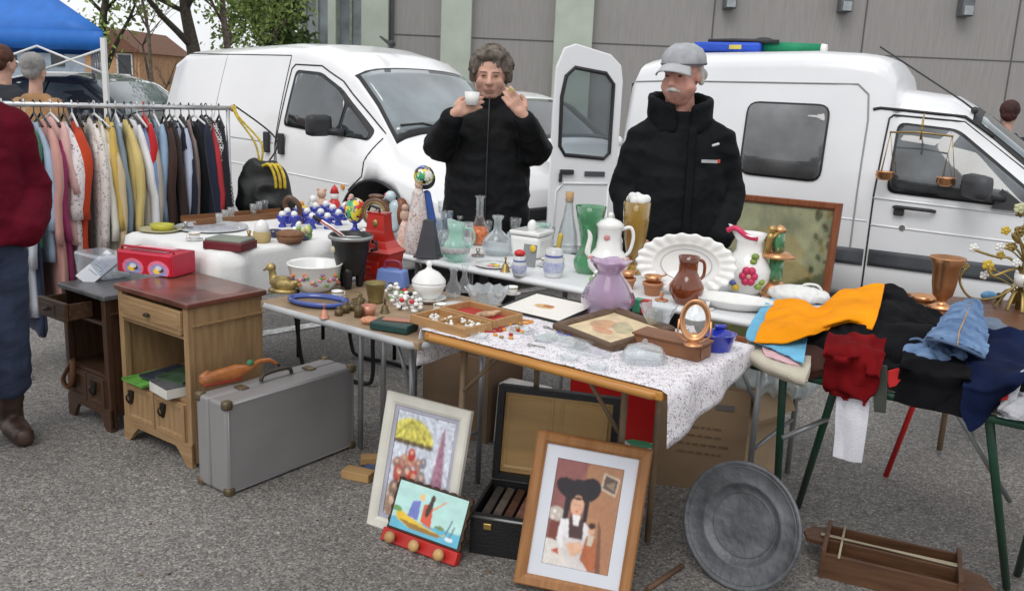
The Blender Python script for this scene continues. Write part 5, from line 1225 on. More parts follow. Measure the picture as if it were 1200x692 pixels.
# ================================================================ clothes rack
RL, RR = Vector((-2.52, 4.33, 0)), Vector((-1.64, 5.12, 0)); rdir = (RR-RL).normalized(); rang = math.atan2(rdir.y, rdir.x); RLEN = (RR-RL).length; RZ = 1.325
rk = thing('clothes_rack', 'chrome clothes rail packed with garments behind the tables', 'clothes rack', P2(RL), rang)
m = MB(); m.cyl((-.02, 0, RZ), (RLEN+.02, 0, RZ), .013); m.build('rail', mat('pale_tube', (.6, .61, .62), .25, metal=.6), rk)
for x in (0.02, RLEN-.0):
    m = MB(); m.cyl((x, 0, .03), (x, 0, RZ), .011); m.build('post', MATS['pale_tube'], rk)
    m = MB(); m.tube([(x, -.24, .03), (x, .24, .03)], .013); m.build('foot', MATS['pale_tube'], rk)
m = MB(); m.ball((RLEN+.03, 0, RZ), .02); m.build('end_cap', mat('cap_wood', (.5, .35, .2), .5), rk)
G = [ # colour, length, half width, label words
 ((60, 62, 70), 1.0, .22, 'charcoal long coat at the far left of the rail'), ((205, 210, 220), .98, .2, 'pale grey-white long coat near the left end of the rail'), ((40, 52, 84), 1.05, .22, 'navy trousers suit hanging low near the left'), ((70, 130, 100), .62, .2, 'green blouse showing between navy and pale blue garments'),
 ((172, 192, 214), .68, .2, 'pale blue shirt left of the pink one'), ((214, 160, 150), .95, .22, 'long salmon pink coat with wide sleeve'), ((226, 182, 176), .62, .21, 'short-sleeved pink top in front of the salmon coat'), ((168, 60, 110), .8, .19, 'magenta blouse right of the pink top'),
 ((232, 224, 224), .8, .19, 'white lace blouse next to magenta blouse'), ((206, 70, 30), .72, .18, 'orange-red knitted top'), ((70, 54, 46), .9, .18, 'dark brown skirt right of the orange top'), ((212, 206, 200), .9, .2, 'grey and white patterned dress'), ((220, 200, 160), .92, .2, 'cream blouse with beige sleeve'),
 ((236, 232, 220), .9, .2, 'ivory shirt between cream and yellow garments'), ((214, 182, 96), .94, .2, 'mustard yellow blouse'), ((150, 170, 190), .9, .18, 'dusty blue shirt behind yellow jacket'), ((222, 200, 130), .95, .21, 'pale yellow jacket'), ((240, 240, 244), 1.0, .22, 'bright white shirt in the middle of the rail'),
 ((126, 152, 194), .92, .2, 'sky blue shirt left of the bright red dress'), ((196, 30, 36), .66, .19, 'bright red top on a red hanger'), ((186, 176, 164), .9, .22, 'wide beige linen jacket'), ((150, 178, 206), .9, .18, 'thin light blue shirt edge behind beige jacket'), ((66, 42, 34), .92, .2, 'dark brown suede jacket'), ((48, 34, 30), .92, .2, 'darkest brown jacket beside suede one'),
 ((190, 200, 222), .9, .19, 'pale lilac shirt beside brown jackets'), ((30, 34, 50), .88, .19, 'midnight blue cardigan'), ((158, 140, 134), .82, .16, 'taupe trousers hanging short'), ((24, 26, 32), .9, .2, 'black dress left of the checked jacket'), ((26, 36, 60), .9, .19, 'deep blue jacket near right end'), ((120, 118, 116), .9, .19, 'black and white checked jacket'),
 ((178, 50, 58), .84, .18, 'coral red blouse next to checked jacket'), ((22, 24, 34), .88, .21, 'black velvet jacket at the right end of the rail')]
rg = random.Random(12); n = len(G)
hangm = mat('hanger_black', (.02, .02, .02), .4)
def garment(i, col, ln, hw, lab):
    x = .05+(RLEN-.10)*(i+rg.uniform(-.35, .35))/(n-1); p = RL+rdir*x; tw = rg.gauss(0, .12); hw = hw*rg.uniform(.86, 1.12); drop = rg.uniform(0, .035)
    t = thing('garment', lab, 'garment', (p.x, p.y, RZ), rang+tw, 'garments hanging on the rail')
    if 'patterned' in lab or 'lace' in lab: mt = spots('garment_pattern_%d' % i, srgb(*col), [srgb(150, 140, 140), srgb(*col), srgb(120, 110, 120), srgb(*col)], 60, .4, .9)
    elif lab.startswith('black and white checked'):
        mt = mat('garment_check', (.3, .3, .3), .9)
        nt = mt.node_tree; ck = nt.nodes.new('ShaderNodeTexChecker'); ck.inputs['Scale'].default_value = 90; ck.inputs[1].default_value = (.5, .5, .5, 1); ck.inputs[2].default_value = (.02, .02, .02, 1)
        tc = [q for q in nt.nodes if q.type == 'TEX_COORD'][0]; nt.links.new(tc.outputs['Object'], ck.inputs[0]); nt.links.new(ck.outputs[0], nt.nodes['Principled BSDF'].inputs['Base Color'])
    else: mt = mat('garment_%d' % i, tuple(c*.85 for c in srgb(*col)), .9, var=.10, vscale=5, bump=.25, bscale=30, stretch=(3, 3, .6), sheen=.1)
    seed = rg.uniform(0, 50); th = .017
    # body: closed flattened tube hanging from the shoulders, plane spans local y
    rings = 15; secs = []; m = MB(); seg = 22; R_ = []
    top = -.045-drop
    for k in range(rings+1):
        v = k/rings; z = top-ln*v
        sh = hw*(min(1, .22+v*rings/2.2*.78) if v < .15 else 1)*(1+.10*v)
        th_ = th*(.6+1.3*min(1, v*4)); zz = z if v > .15 else z
        ring = []
        for s_ in range(seg):
            a = 2*math.pi*s_/seg; yy = math.cos(a)*sh*.80; xx = math.sin(a)*th_
            fold = noise.noise(Vector((yy*14+seed, seed, v*1.5)))*.016*min(1, v*5)+noise.noise(Vector((yy*5+seed, v*3, seed)))*.012
            wob = noise.noise(Vector((a*1.5, v*3, seed)))*.012
            ring.append(m._v((xx+fold, yy+wob, zz-abs(yy)*(.34 if v < .12 else .02)-.006*math.sin(yy*40+seed)*v)))
        R_.append(ring)
    for a_, b_ in zip(R_, R_[1:]):
        for s_ in range(seg): j = (s_+1) % seg; m._f([a_[s_], a_[j], b_[j], b_[s_]])
    m._f(R_[0]); m._f(list(reversed(R_[-1]))); m.build('body', mt, t)
    if not any(w_ in lab for w_ in ('skirt', 'trousers', 'dress left')):
        sl = ln*rg.uniform(.55, .72) if 'short-sleeved' not in lab else .34
        for sgn in (-1, 1):
            m = MB(); pts = []; rad = []
            for k in range(9):
                v = k/8; pts.append((rg.gauss(0, .002)+.010*math.sin(v*5+seed), sgn*(hw*.50+(hw*.30)*min(1, v*3)+.02*v+.012*math.sin(v*4+seed)), -.075-drop-sl*v)); rad.append((.040-.010*v)*(.35 if k == 0 else (.8 if k == 1 else 1)))
            m.tube(pts, .03, 12, radii=rad, flat=.62); so = m.build('sleeve', mt, t)
    hm = mat('hanger_red', (.5, .02, .02), .4) if 'red hanger' in lab else (mat('hanger_white', (.7, .7, .7), .4) if i % 3 == 0 else hangm)
    m = MB(); m.tube(spline([(0, -.012, .012), (0, 0, .024), (0, .014, .012), (0, .010, -.008), (0, 0, -.02), (0, 0, -.045)], 4), .0028, 6); m.tube([(0, 0, -.04), (0, -hw*.62, -.10)], .006, 6); m.tube([(0, 0, -.04), (0, hw*.62, -.10)], .006, 6); m.build('hanger', hm, t)
for i, (c, ln, hw, lab) in enumerate(G): garment(i, c, ln, hw, lab if len(lab.split()) > 3 else lab+' on the rail')
# handbag hung from the end of the rail
hb_p = aty(313, 240, 5.16); t = thing('handbag', 'slouchy black handbag with yellow braided strap hung from the rail end', 'handbag', (hb_p.x, 5.14, .745), R(10))
bagl = mat('black_bag', (.018, .02, .02), .55, bump=.4, bscale=30); ye = mat('yellow_strap', (.62, .46, .05), .5, var=.2, vscale=40)
m = MB(); m.loft([(0, 0, .0, .13, .06), (0, 0, .05, .165, .075), (-.005, 0, .14, .15, .07), (-.01, 0, .24, .105, .05), (-.015, 0, .295, .075, .02)], seg=24, power=2.6)
organic(m, 'body', bagl, t, voxel=.012, smooth=3, disp=folds(.018, (9, 9, 9), 3))
for k, dx in enumerate((.05, .075, .10)):
    m = MB(); m.tube(spline([(dx-.06, -.06, .27), (dx-.02, -.085, .28), (dx+.01, -.1, .22), (dx+.015, -.09, .15)], 5), .009, 7); m.build('yellow_trim', ye, t)
tr = Vector((RR.x+.03-hb_p.x, 5.16-5.14, RZ+.015-.745))
m = MB(); m.tube(spline([(-.03, -.02, .29), (-.055, -.02, .40), (tr.x+.02, tr.y-.02, tr.z-.06), (tr.x, tr.y, tr.z)], 6), .006, 7); m.tube(spline([(-.018, -.02, .29), (-.02, -.02, .40), (tr.x+.03, tr.y-.02, tr.z-.06), (tr.x+.01, tr.y, tr.z)], 6), .006, 7); m.build('strap', ye, t)
m = MB(); m.tube(spline([(.02, .0, .29), (.06, .02, .42), (tr.x+.0, tr.y, tr.z+.005)], 6), .005, 6); m.build('thin_strap', bagl, t)
# ================================================================ goods on the tables (modelled in photo-pixel units, scaled by metres-per-pixel at their place)
class It:
    def __init__(s, name, label, cat, px, py, z, rz=0, group=None, loc=None):
        p = atz(px, py, z) if loc is None else Vector(loc); s.p = p; s.s = mpp(p); s.t = thing(name, label, cat, p, rz, group)
    def part(s, name, mb, m, parent=None, **k): return mb.build(name, m, parent or s.t, scale=s.s, **k)
    def lathe(s, name, prof, m, seg=28, parent=None, caps=False, **k):
        b = MB(); b.lathe(prof, seg, caps=caps, **k); return s.part(name, b, m, parent)
Z1, Z2, Z3, Z4, Z5, Z6 = .757, .721, .757, .751, .702, .701
porc = mat('white_porcelain', (.78, .78, .76), .18, var=.02, coat=.4); porcb = mat('blue_print', (.10, .14, .42), .25, coat=.3)
clear = glass('thin_clear_glass', (.93, .95, .955), dens=.95); crystal = glass('thin_crystal', (.90, .925, .935), dens=.88); smoke = glass('thin_smoke_glass', (.68, .74, .80), dens=.92)
copper = mat('copper', (.70, .36, .18), .28, metal=.9, var=.15); brass = mat('brass', (.42, .29, .11), .35, metal=.8, var=.25); brassd = mat('brass_dark', (.16, .12, .06), .45, metal=.6, var=.3)
cob = mat('cobalt_glaze', (.02, .035, .36), .15, var=.15, coat=.6); terra = mat('terracotta', (.52, .23, .12), .8, var=.1); lidg = mat('green_box', (.015, .05, .045), .4)
def profi(it, name, prof, m, **k): return it.lathe(name, prof, m, **k)
# --- plates, boxes on the white cloth
i = It('tray', 'wide shallow silver-rimmed tray on the left rear table', 'tray', 248, 268, Z1); i.lathe('rim', [(0, 0), (32, 0), (40, 3.5), (41, 3.5), (41, 2.5), (33, -1+1), (0, .2)], mat('silver_rim', (.62, .63, .65), .3, metal=.4)); i.lathe('centre', [(0, .8), (30, .8), (31, .5)], spots('tray_pattern', (.35, .37, .42), [(.5, .52, .56), (.25, .28, .36), (.62, .62, .62)], 60, .5, .3))
i = It('plate', 'cream plate with green edge left of the silver tray', 'plate', 188, 271, Z1); i.lathe('plate', [(0, 0), (16, 0), (24, 3), (24, 3.8), (16, 1.2), (0, 1)], mat('cream_glaze', (.5, .46, .28), .3))
b = It('ashtray', 'yellow-green oval dish resting on the cream plate', 'dish', 190, 269, Z1+.006); b.lathe('dish', [(0, 0), (9, 0), (11, 7), (9.5, 7), (8, 2), (0, 2)], mat('yellow_green', (.5, .48, .06), .3), sx=1.3)
i = It('trinket_box', 'flat dark red box with padded grey-green lid on the white cloth', 'box', 270, 291, Z1, R(-14)); m = MB(); m.box((0, 0, 5), (50, 36, 10), bev=1.5); i.part('body', m, mat('dark_red_box', (.13, .015, .02), .45)); m = MB(); m.box((0, 0, 11.2), (47, 33, 4), bev=1.8); i.part('lid_pad', m, mat('grey_green_pad', (.22, .24, .2), .8))
i = It('basket', 'small straw basket holding a white egg', 'basket', 307, 284, Z1); i.lathe('basket', [(0, 0), (9, 0), (10.5, 5), (10, 13), (8, 13), (8, 2), (0, 2)], mat('straw', (.5, .38, .18), .8, bump=.8, bscale=160)); m = MB(); m.ball((0, 0, 16), 8.5, (1, 1, 1.3)); i.part('egg', m, porc)
i = It('basket', 'round brown wicker trinket basket with lid', 'basket', 340, 284, Z1); i.lathe('body', [(0, 0), (13, 0), (15.5, 5), (15, 9.5), (0, 9.5)], mat('wicker_brown', (.25, .12, .06), .7, bump=1, bscale=150)); i.lathe('lid', [(16, 9.5), (16, 11.5), (11, 14), (0, 15)], MATS['wicker_brown'])
i = It('bowl', 'tiny dark blue bowl between the two baskets', 'bowl', 322, 278, Z1); i.lathe('bowl', [(0, 0), (5, 0), (8, 9), (7, 9), (4.5, 1.5), (0, 1.5)], mat('navy_glaze', (.02, .025, .08), .2, coat=.5))
i = It('flower_ornament', 'white and green porcelain flower ornament beside wicker basket', 'ornament', 354, 281, Z1)
rg = random.Random(2)
for k in range(9):
    m = MB(); x, y, z = rg.uniform(-8, 8), rg.uniform(-5, 5), rg.uniform(3, 20); m.ball((x, y, z), 3.6, (1, 1, 1.5), rot=(rg.uniform(-.5, .5), rg.uniform(-.5, .5), 0), seg=10, n=6); i.part('bloom' if k % 2 else 'leaf', m, [mat('leaf_glaze', (.2, .4, .12), .3), porc, mat('pale_yellow_glaze', (.6, .58, .3), .3)][k % 3])
m = MB(); m.lathe([(0, 0), (8, 0), (9, 3), (0, 4)], 16); i.part('base', m, MATS['navy_glaze'])
bl = 'small blue glazed cup with white domed top in the cluster left of the black pot'
def cup_(px, py, first=[]):
    i = It('egg_cup', bl, 'egg cup', px, py, Z1, 0, 'blue egg cups on the white cloth'); i.lathe('cup', [(0, 0), (5, 0), (4.5, 2), (2.5, 5), (5.5, 8), (7, 14), (6, 14), (0, 8)], cob, seg=18); m = MB(); m.ball((0, 0, 15), 4.2, seg=12, n=8); i.part('dome', m, porc); m = MB(); m.tube([(6, 0, 12), (10, 0, 11), (9, 0, 7), (5, 0, 7)], 1.1, 6); i.part('handle', m, cob)
for q in ((331, 266), (337, 262), (345, 266), (350, 258), (360, 262), (366, 268), (370, 256), (376, 263), (384, 268), (390, 258), (397, 264), (404, 256), (382, 254)): cup_(*q)
i = It('figurine', 'red and white father-christmas style ornament behind blue cups', 'figurine', 392, 250, Z1); m = MB(); m.lathe([(0, 0), (7, 0), (8, 6), (6, 14), (4, 17), (0, 18)], 16); i.part('robe', m, mat('red_gloss2', (.6, .03, .03), .3)); m = MB(); m.ball((0, 0, 21), 5.5, seg=12, n=8); i.part('head', m, porc); m = MB(); m.lathe([(5.5, 24), (3.5, 30), (0, 34)], 14); i.part('hat', m, MATS['red_gloss2']); m = MB(); m.ball((-5, -5, 10), 3.5); i.part('arm', m, porc)
i = It('figurine', 'pale peach bear figurine left of the red and white one', 'figurine', 377, 247, Z1); pch = mat('peach_glaze', (.62, .42, .32), .4)
for nm, c_, r_ in (('body', (0, 0, 8), 8), ('head', (0, 0, 20), 5.5), ('ear', (-4, 0, 25), 2), ('ear', (4, 0, 25), 2)): m = MB(); m.ball(c_, r_, (1, 1, 1), seg=12, n=8); i.part(nm, m, pch)
i = It('jar', 'little glass jar with yellow content at the back of the cluster', 'jar', 367, 252, Z1); i.lathe('glass', [(0, 0), (6, 0), (7, 4), (6.5, 14), (4, 18), (0, 18)], clear); i.lathe('content', [(0, .5), (5.5, .5), (6, 8), (0, 8)], mat('yellow_wax', (.7, .5, .06), .5)); m = MB(); m.ball((0, 0, 19), 4.5); i.part('lid', m, porc)
i = It('figurine', 'yellow chick figurine with orange head near the cane handle', 'figurine', 356, 252, Z1); m = MB(); m.ball((0, 0, 6), 6); i.part('body', m, MATS['yellow_wax']); m = MB(); m.ball((-3, 0, 13), 3.5); i.part('head', m, mat('orange_glaze', (.7, .28, .03), .4))
multi = spots('multicolour', (.6, .5, .1), [(.7, .05, .04), (.75, .6, .05), (.05, .12, .5), (.05, .35, .15), (.75, .72, .68), (.02, .02, .03)], 34, .8, .25)
i = It('glass_globe', 'round multicoloured glass globe on a blue foot above the black pot', 'ornament', 416, 270, Z1); m = MB(); m.ball((0, 0, 24), 13, (1, 1, 1.12)); i.part('globe', m, multi); i.lathe('foot', [(0, 0), (7, 0), (3, 3), (2.5, 8), (6, 10), (8, 13), (0, 14)], cob)
i = It('figurine', 'pink and white porcelain group behind the globe', 'figurine', 405, 250, Z1)
for k in range(6): m = MB(); m.ball((rg.uniform(-8, 8), rg.uniform(-3, 3), 4+3.2*k), 4.5-.3*k, seg=10, n=7); i.part('figure', m, [porc, mat('pink_glaze', (.65, .3, .3), .3), MATS['peach_glaze']][k % 3])
i = It('cane', 'brown hooked cane handle leaning behind the blue cups', 'cane', 352, 262, Z1); m = MB(); m.tube(spline([(2, 0, 0), (0, 0, 14), (-3, 0, 24), (-12, 0, 30), (-18, 0, 24), (-16, 0, 16)], 6), 3.2, 8); i.part('handle', m, mat('cane_brown', (.10, .045, .02), .35, coat=.3))
# brown tray with shot glasses along the rear edge
i = It('wooden_tray', 'long brown wooden tray with shot glasses at the back of the white cloth', 'tray', 282, 257, Z1, R(48)); wdt = wood('tray_wood', (.25, .12, .05), (.16, .07, .03), .5, axis='x'); m = MB(); m.box((0, 0, 1.2), (130, 34, 2.4)); i.part('board', m, wdt)
for y in (-17, 17): m = MB(); m.box((0, y, 3.5), (130, 2, 7)); i.part('rail', m, wdt)
for px, py in ((257, 262), (264, 258), (271, 255), (297, 251), (304, 248), (311, 246), (319, 243)):
    g_ = It('shot_glass', 'small clear shot glass on the brown tray', 'glass', px, py, Z1+.012, 0, 'shot glasses on the brown tray'); g_.lathe('glass', [(0, 0), (3.2, 0), (4.4, 12), (3.9, 12), (2.8, 2.5), (0, 2.5)], crystal, seg=14)
# --- toy box and plastic crate on the cabinets, books in the niche
i = It('toy_box', 'red and pink printed toy carrier box on the oak cabinet', 'box', 184, 318, .667, R(-18))
c = Canvas(96, 48, (196, 24, 44)); 
for x in (.28, .76): c.ell(x, .74, .2, .44, (236, 120, 150)); c.ell(x, .78, .15, .33, (150, 150, 200)); c.ell(x-.03, .8, .07, .14, (240, 200, 60)); c.ell(x+.05, .74, .05, .12, (90, 60, 40)); c.ell(x, .66, .06, .12, (240, 240, 240), 0, .7)
c.line(0, .04, 1, .04, .03, (238, 90, 120)); c.grain(.08, 2, 12); c2 = Canvas(48, 48, (206, 40, 70)); c2.ell(.5, .55, .36, .26, (240, 90, 40)); c2.ell(.5, .5, .25, .14, (250, 150, 60)); c2.ell(.2, .25, .12, .1, (240, 200, 200)); c2.ell(.8, .25, .12, .1, (240, 200, 200)); c2.grain(.08, 3, 10)
m = MB(); m.box((0, 0, 13), (78, 40, 26), bev=1.5); bd = i.part('body', m, mat('toy_red', (.50, .02, .05), .35))
c.build('printed_side', 74*i.s, 24*i.s, i.t, loc=(0, -20.6*i.s, 1*i.s)); c2.build('printed_end', 36*i.s, 24*i.s, i.t, loc=(-39.6*i.s, 0, 1*i.s), rot=(0, 0, R(-90)))
m = MB(); m.box((0, -2, 27.5), (50, 22, 3), bev=1); i.part('lid', m, mat('toy_pink_lid', (.75, .5, .55), .4)); m = MB(); m.tube([(-36, -14, 26), (-36, -14, 30), (36, -14, 30), (36, -14, 26)], 1.5, 6); i.part('handle', m, MATS['toy_red'])
i = It('plastic_container', 'clear plastic container on the dark marble topped cabinet', 'container', 118, 323, .602, TA); m = MB(); m.box((0, 4, 14), (58, 36, 28), bev=4, taper=1.08); i.part('tub', m, glass('thin_plastic', (.80, .85, .90), dens=.72))
i = It('leaflet', 'white printed leaflet propped against the clear plastic container', 'leaflet', 112, 326, .602, R(-25)); c = Canvas(24, 40, (226, 228, 232))
for k in range(7): c.line(.2, .25+.07*k, .8, .25+.07*k, .012, (150, 155, 170))
c.build('sheet', 24*i.s, 46*i.s, i.t, loc=(0, -.07, 0), rot=(R(-50), R(25), 0)); m = MB(); m.prism([(-12, 0), (12, 0), (12, 44), (-12, 44)], .2, 2); q = i.part('backing_card', m, mat('card_grey', (.2, .2, .22), .7)); q.location = (0, -.066, 0); q.rotation_euler = (R(-50), R(25), 0)
nb = [((.62, .62, .6), 'white paperback on the right of the oak cabinet shelf', .30, .012), ((.12, .35, .06), 'green magazine on the left of the oak cabinet shelf', .10, .012), ((.03, .04, .06), 'dark magazine lying over the green one', .16, .020), ((.05, .09, .05), 'thin dark green booklet at the back of the oak shelf', .27, .034)]
for k, (cl, lb, x, z) in enumerate(nb):
    pr = CA+U*x+V*(.06 if k < 2 else .10); h_ = .04 if k == 0 else .008
    t = thing('book', lb, 'book', (pr.x, pr.y, .665*.40+.009+(0 if k < 2 else (z if k == 2 else .042))), TA+R(-8+6*k), 'reading matter on the oak cabinet shelf'); m = MB(); m.box((.03, 0, h_/2), (.15, .19, h_), bev=.002); m.build('pages', mat('pages_%d' % k, (.62, .6, .55) if k == 0 else cl, .6), t)
    m = MB(); m.box((.03, 0, h_+.0015), (.151, .191, .003)); m.build('cover', mat('cover_%d' % k, cl if k else (.10, .10, .11), .4, var=.3, vscale=15), t)
# --- lower tan table
i = It('bowl', 'large white enamel bowl with painted flower sprays', 'bowl', 369, 339, Z2); i.lathe('bowl', [(0, 0), (18, 0), (20, 2), (28, 12), (31, 30), (32.5, 31), (31.5, 32.5), (29, 30), (26, 13), (17, 4), (0, 3)], porc, seg=40)
for k in range(9):
    a = -2.75+k*.32; r_ = 27.4+(k % 2)*2; z = 13+(k % 2)*6
    for j in range(4): m = MB(); m.ball(((r_+j*.2)*math.cos(a+.05*j), (r_+j*.2)*math.sin(a+.05*j), z+rg.uniform(-4, 4)), 2.5, (1, 1, .8), seg=8, n=6); i.part('painted_flower', m, [mat('flower_orange', (.65, .22, .04), .4), mat('flower_pink', (.7, .3, .3), .4), mat('flower_leaf', (.12, .28, .08), .4), mat('flower_purple', (.3, .12, .25), .4)][(j+k) % 4])
i = It('brass_duck', 'brass duck with dark curved beak beside the enamel bowl', 'ornament', 331, 341, Z2, R(-20)); m = MB(); m.ball((2, 0, 10), 11, (1.7, 1, .8)); m.cap((-12, 0, 12), (-14, 0, 24), 5, 4); m.ball((-15, 0, 27), 5.5); m.cap((18, 0, 12), (26, 0, 14), 5, 2); m.cap((-18, 0, 27), (-26, 0, 22), 2.5, 1.2)
organic(m, 'body', mat('duck_brass', (.40, .30, .12), .35, metal=.6, var=.35, vscale=30), i.t, voxel=1.2, smooth=2).data.transform(Matrix.Scale(i.s, 4)); i.lathe('base', [(0, 0), (14, 0), (12, 4), (0, 4)], MATS['duck_brass'], sx=1.3)
i = It('oval_tray', 'blue enamelled oval tray with brown inside at the table edge', 'tray', 373, 356, Z2, R(-20)); i.lathe('rim', [(34, 1), (39, 3), (39, 7), (35, 7), (33, 3)], mat('blue_enamel', (.05, .09, .33), .25, coat=.4), sy=.62, seg=40); i.lathe('centre', [(0, 1), (34, 1)], mat('tray_brown', (.22, .15, .08), .5), sy=.62, seg=40)
for k, (px, py, h_) in enumerate(((397, 369, 11), (405, 366, 14), (413, 363, 11), (422, 360, 18), (420, 371, 20))):
    i = It('brass_weight', 'small dark brass weight with knob on the tan table', 'weight', px, py, Z2, 0, 'brass weights on the tan table'); i.lathe('weight', [(0, 0), (5, 0), (5, h_*.6), (2, h_*.7), (3, h_*.85), (0, h_)], brassd, seg=16)
i = It('mortar', 'dented brass mortar between weights and figurines', 'mortar', 440, 354, Z2); i.lathe('cup', [(0, 0), (9, 0), (8, 3), (9, 6), (12, 22), (13, 24), (11, 24), (8, 8), (0, 6)], mat('mortar_brass', (.30, .24, .10), .4, metal=.6, var=.3))
i = It('copper_cup', 'small pinkish copper cup beneath the brass mortar', 'cup', 432, 369, Z2); i.lathe('cup', [(0, 0), (7, 0), (9, 12), (8, 12), (6, 2), (0, 2)], mat('pink_copper', (.55, .25, .17), .4, metal=.4))
i = It('seashell', 'orange-pink seashell next to the dark green box', 'shell', 434, 379, Z2); m = MB(); m.ball((0, 0, 4), 10, (1.2, .8, .5)); i.part('shell', m, mat('shell_orange', (.58, .26, .14), .4, var=.2, vscale=60, stretch=(4, 1, 1)))
i = It('jewel_box', 'flat dark green box with copper strip on the corner of the tan table', 'box', 462, 386, Z2, R(-22)); m = MB(); m.box((0, 0, 5), (50, 30, 10), bev=2.5); i.part('body', m, lidg); m = MB(); m.box((4, 6, 11), (40, 12, 2), bev=.5, rot=(0, 0, .2)); i.part('strip', m, MATS['pink_copper'])
i = It('pot', 'black cast iron pot on stubby legs with white label', 'pot', 411, 336, Z2); ir = mat('cast_iron', (.012, .012, .013), .42, bump=.2)
i.lathe('pot', [(0, 14), (10, 14), (13, 18), (17, 26), (21, 45), (23, 60), (24.5, 61), (24, 63), (21.5, 61), (19, 45), (13, 24), (0, 22)], ir, seg=36)
for a in (.6, 2.6, 4.6): m = MB(); m.cap((11*math.cos(a), 11*math.sin(a), 3), (12*math.cos(a), 12*math.sin(a), 20), 4.5, 6); i.part('leg', m, ir)
i.lathe('rim_ring', [(24, 57), (26, 58), (26, 61), (24, 62)], mat('rim_light', (.35, .36, .36), .3, metal=.6)); m = MB(); m.ball((-17.5, -12, 46), 5, (.7, .7, .8), rot=(0, 0, .6)); i.part('label_patch', m, mat('patch_cream', (.6, .55, .4), .5))
m = MB(); m.tube([(24, 0, 55), (30, 0, 54), (30, 0, 46), (23, 0, 44)], 2, 6); i.part('handle', m, ir)
i.lathe('content', [(0, 57), (21, 57)], mat('pot_cloth', (.7, .7, .68), .8))
i = It('ladle', 'white handled ladle with red stripe resting in the black pot', 'ladle', 0, 0, 0, loc=atz(411, 336, Z2)+Vector((0, 0, .19))); m = MB(); m.tube([(-6, -6, 2), (-18, -10, 12), (-34, -12, 22)], 2.4, 8); i.part('handle', m, porc); m = MB(); m.tube([(-8, -9.2, 4.6), (-18, -12.4, 12.5), (-33, -14.2, 22)], .9, 6); i.part('stripe', m, mat('red_stripe', (.5, .03, .03), .3)); m = MB(); m.cap((-34, -12, 22), (-40, -12, 26), 3, 2); i.part('tip', m, ir)
# red coffee grinder
i = It('coffee_grinder', 'tall red wooden wall grinder with flared base', 'grinder', 444, 328, Z2, TA+R(12)); rdw = mat('red_lacquer', (.46, .02, .012), .3, var=.15, vscale=8, coat=.4)
m = MB(); secs = [(17, 13, 0), (18, 14, 2), (23, 17, 32), (25, 19, 36), (20, 15, 40), (15, 11, 48), (12, 9, 60), (11, 8, 78), (12, 9, 80)]; prev = None
for (a, b, z) in secs:
    ring = [m._v((x*a, y*b, z)) for x, y in ((-1, -1), (1, -1), (1, 1), (-1, 1))]
    if prev: [m._f([prev[k], prev[(k+1) % 4], ring[(k+1) % 4], ring[k]], False) for k in range(4)]
    else: m._f(list(reversed(ring)), False)
    prev = ring
m._f(prev, False); i.part('body', m, rdw); m = MB(); m.box((0, -17.5, 18), (22, 3, 15), bev=1); m.box((0, -20, 18), (5, 4, 4), bev=1); i.part('drawer', m, rdw); m = MB(); m.ball((0, -9, 68), 3.5, (1, .4, 1.3)); i.part('emblem', m, brass)
m = MB(); m.tube([(0, 0, 78), (0, 0, 84), (-14, 3, 86), (-18, 4, 80)], 1.6, 6); i.part('crank', m, ir)
# mantel clock, parrot, behind grinder on white table
i = It('mantel_clock', 'small round brown wooden clock above the red grinder', 'clock', 441, 275, Z4, R(-10)); cw = mat('clock_wood', (.13, .055, .025), .35, coat=.3); m = MB(); m.box((0, 0, 4), (30, 14, 8), bev=1.5); i.part('plinth', m, cw)
m = MB(); m.lathe([(0, -6), (16, -6), (17, -4), (17, 5), (15, 6), (0, 6)], 32, (0, 0, 27), axis=(0, -1, 0)); cs = i.part('case', m, cw); m = MB(); m.lathe([(0, 6.4), (10, 6.4), (11, 6.2)], 28, (0, 0, 27), axis=(0, -1, 0)); dl = i.part('dial', m, mat('dial_cream', (.5, .47, .38), .5), cs)
m = MB(); m.lathe([(10.5, 6), (11, 7.5), (12.5, 7.5), (13, 6)], 28, (0, 0, 27), axis=(0, -1, 0), caps=False); i.part('bezel', m, brass, cs)
for a, l in ((.5, 8), (2.2, 6)): m = MB(); m.box((math.sin(a)*l/2, -6.8, 27+math.cos(a)*l/2), (.9, .4, l), rot=(0, a, 0)); i.part('hand', m, iron, dl)
m = MB(); m.ball((0, 0, 45), 5, (2, .8, .6)); i.part('crest', m, cw)
i = It('bird_figurine', 'white and blue porcelain parrot with brown wing right of the clock', 'figurine', 461, 276, Z4); m = MB(); m.cap((0, 0, 10), (2, 0, 34), 7, 8); m.ball((-4, 0, 46), 6.5); m.cap((-9, 0, 46), (-13, 0, 41), 2.4, 1); organic(m, 'body', mat('pale_blue_glaze', (.55, .68, .72), .25, coat=.4), i.t, voxel=.9, smooth=2).data.transform(Matrix.Scale(i.s, 4)); m = MB(); m.ball((9, 0, 28), 10, (.9, .8, 1.7)); i.part('wing', m, mat('wing_brown', (.22, .07, .03), .35)); m = MB(); m.ball((-9, 0, 47), 2.6); i.part('beak', m, MATS['red_gloss2'])
for k, (px, py, h_, lb) in enumerate(((474, 290, 52, 'pink and cream porcelain lady figurine left of the patterned doll'),)):
    i = It('figurine', lb, 'figurine', px, py, Z4); i.lathe('skirt', [(0, 0), (9, 0), (10, 4), (6, 26), (3, 32), (0, 32)], spots('skirt_pink', (.65, .5, .44), [(.6, .2, .15), (.7, .65, .6), (.5, .3, .2)], 90, .5, .4)); m = MB(); m.ball((0, 0, 38), 6, (1, .7, 1.1)); i.part('bodice', m, MATS['peach_glaze']); m = MB(); m.ball((0, 0, 47), 4.2); i.part('head', m, MATS['peach_glaze'])
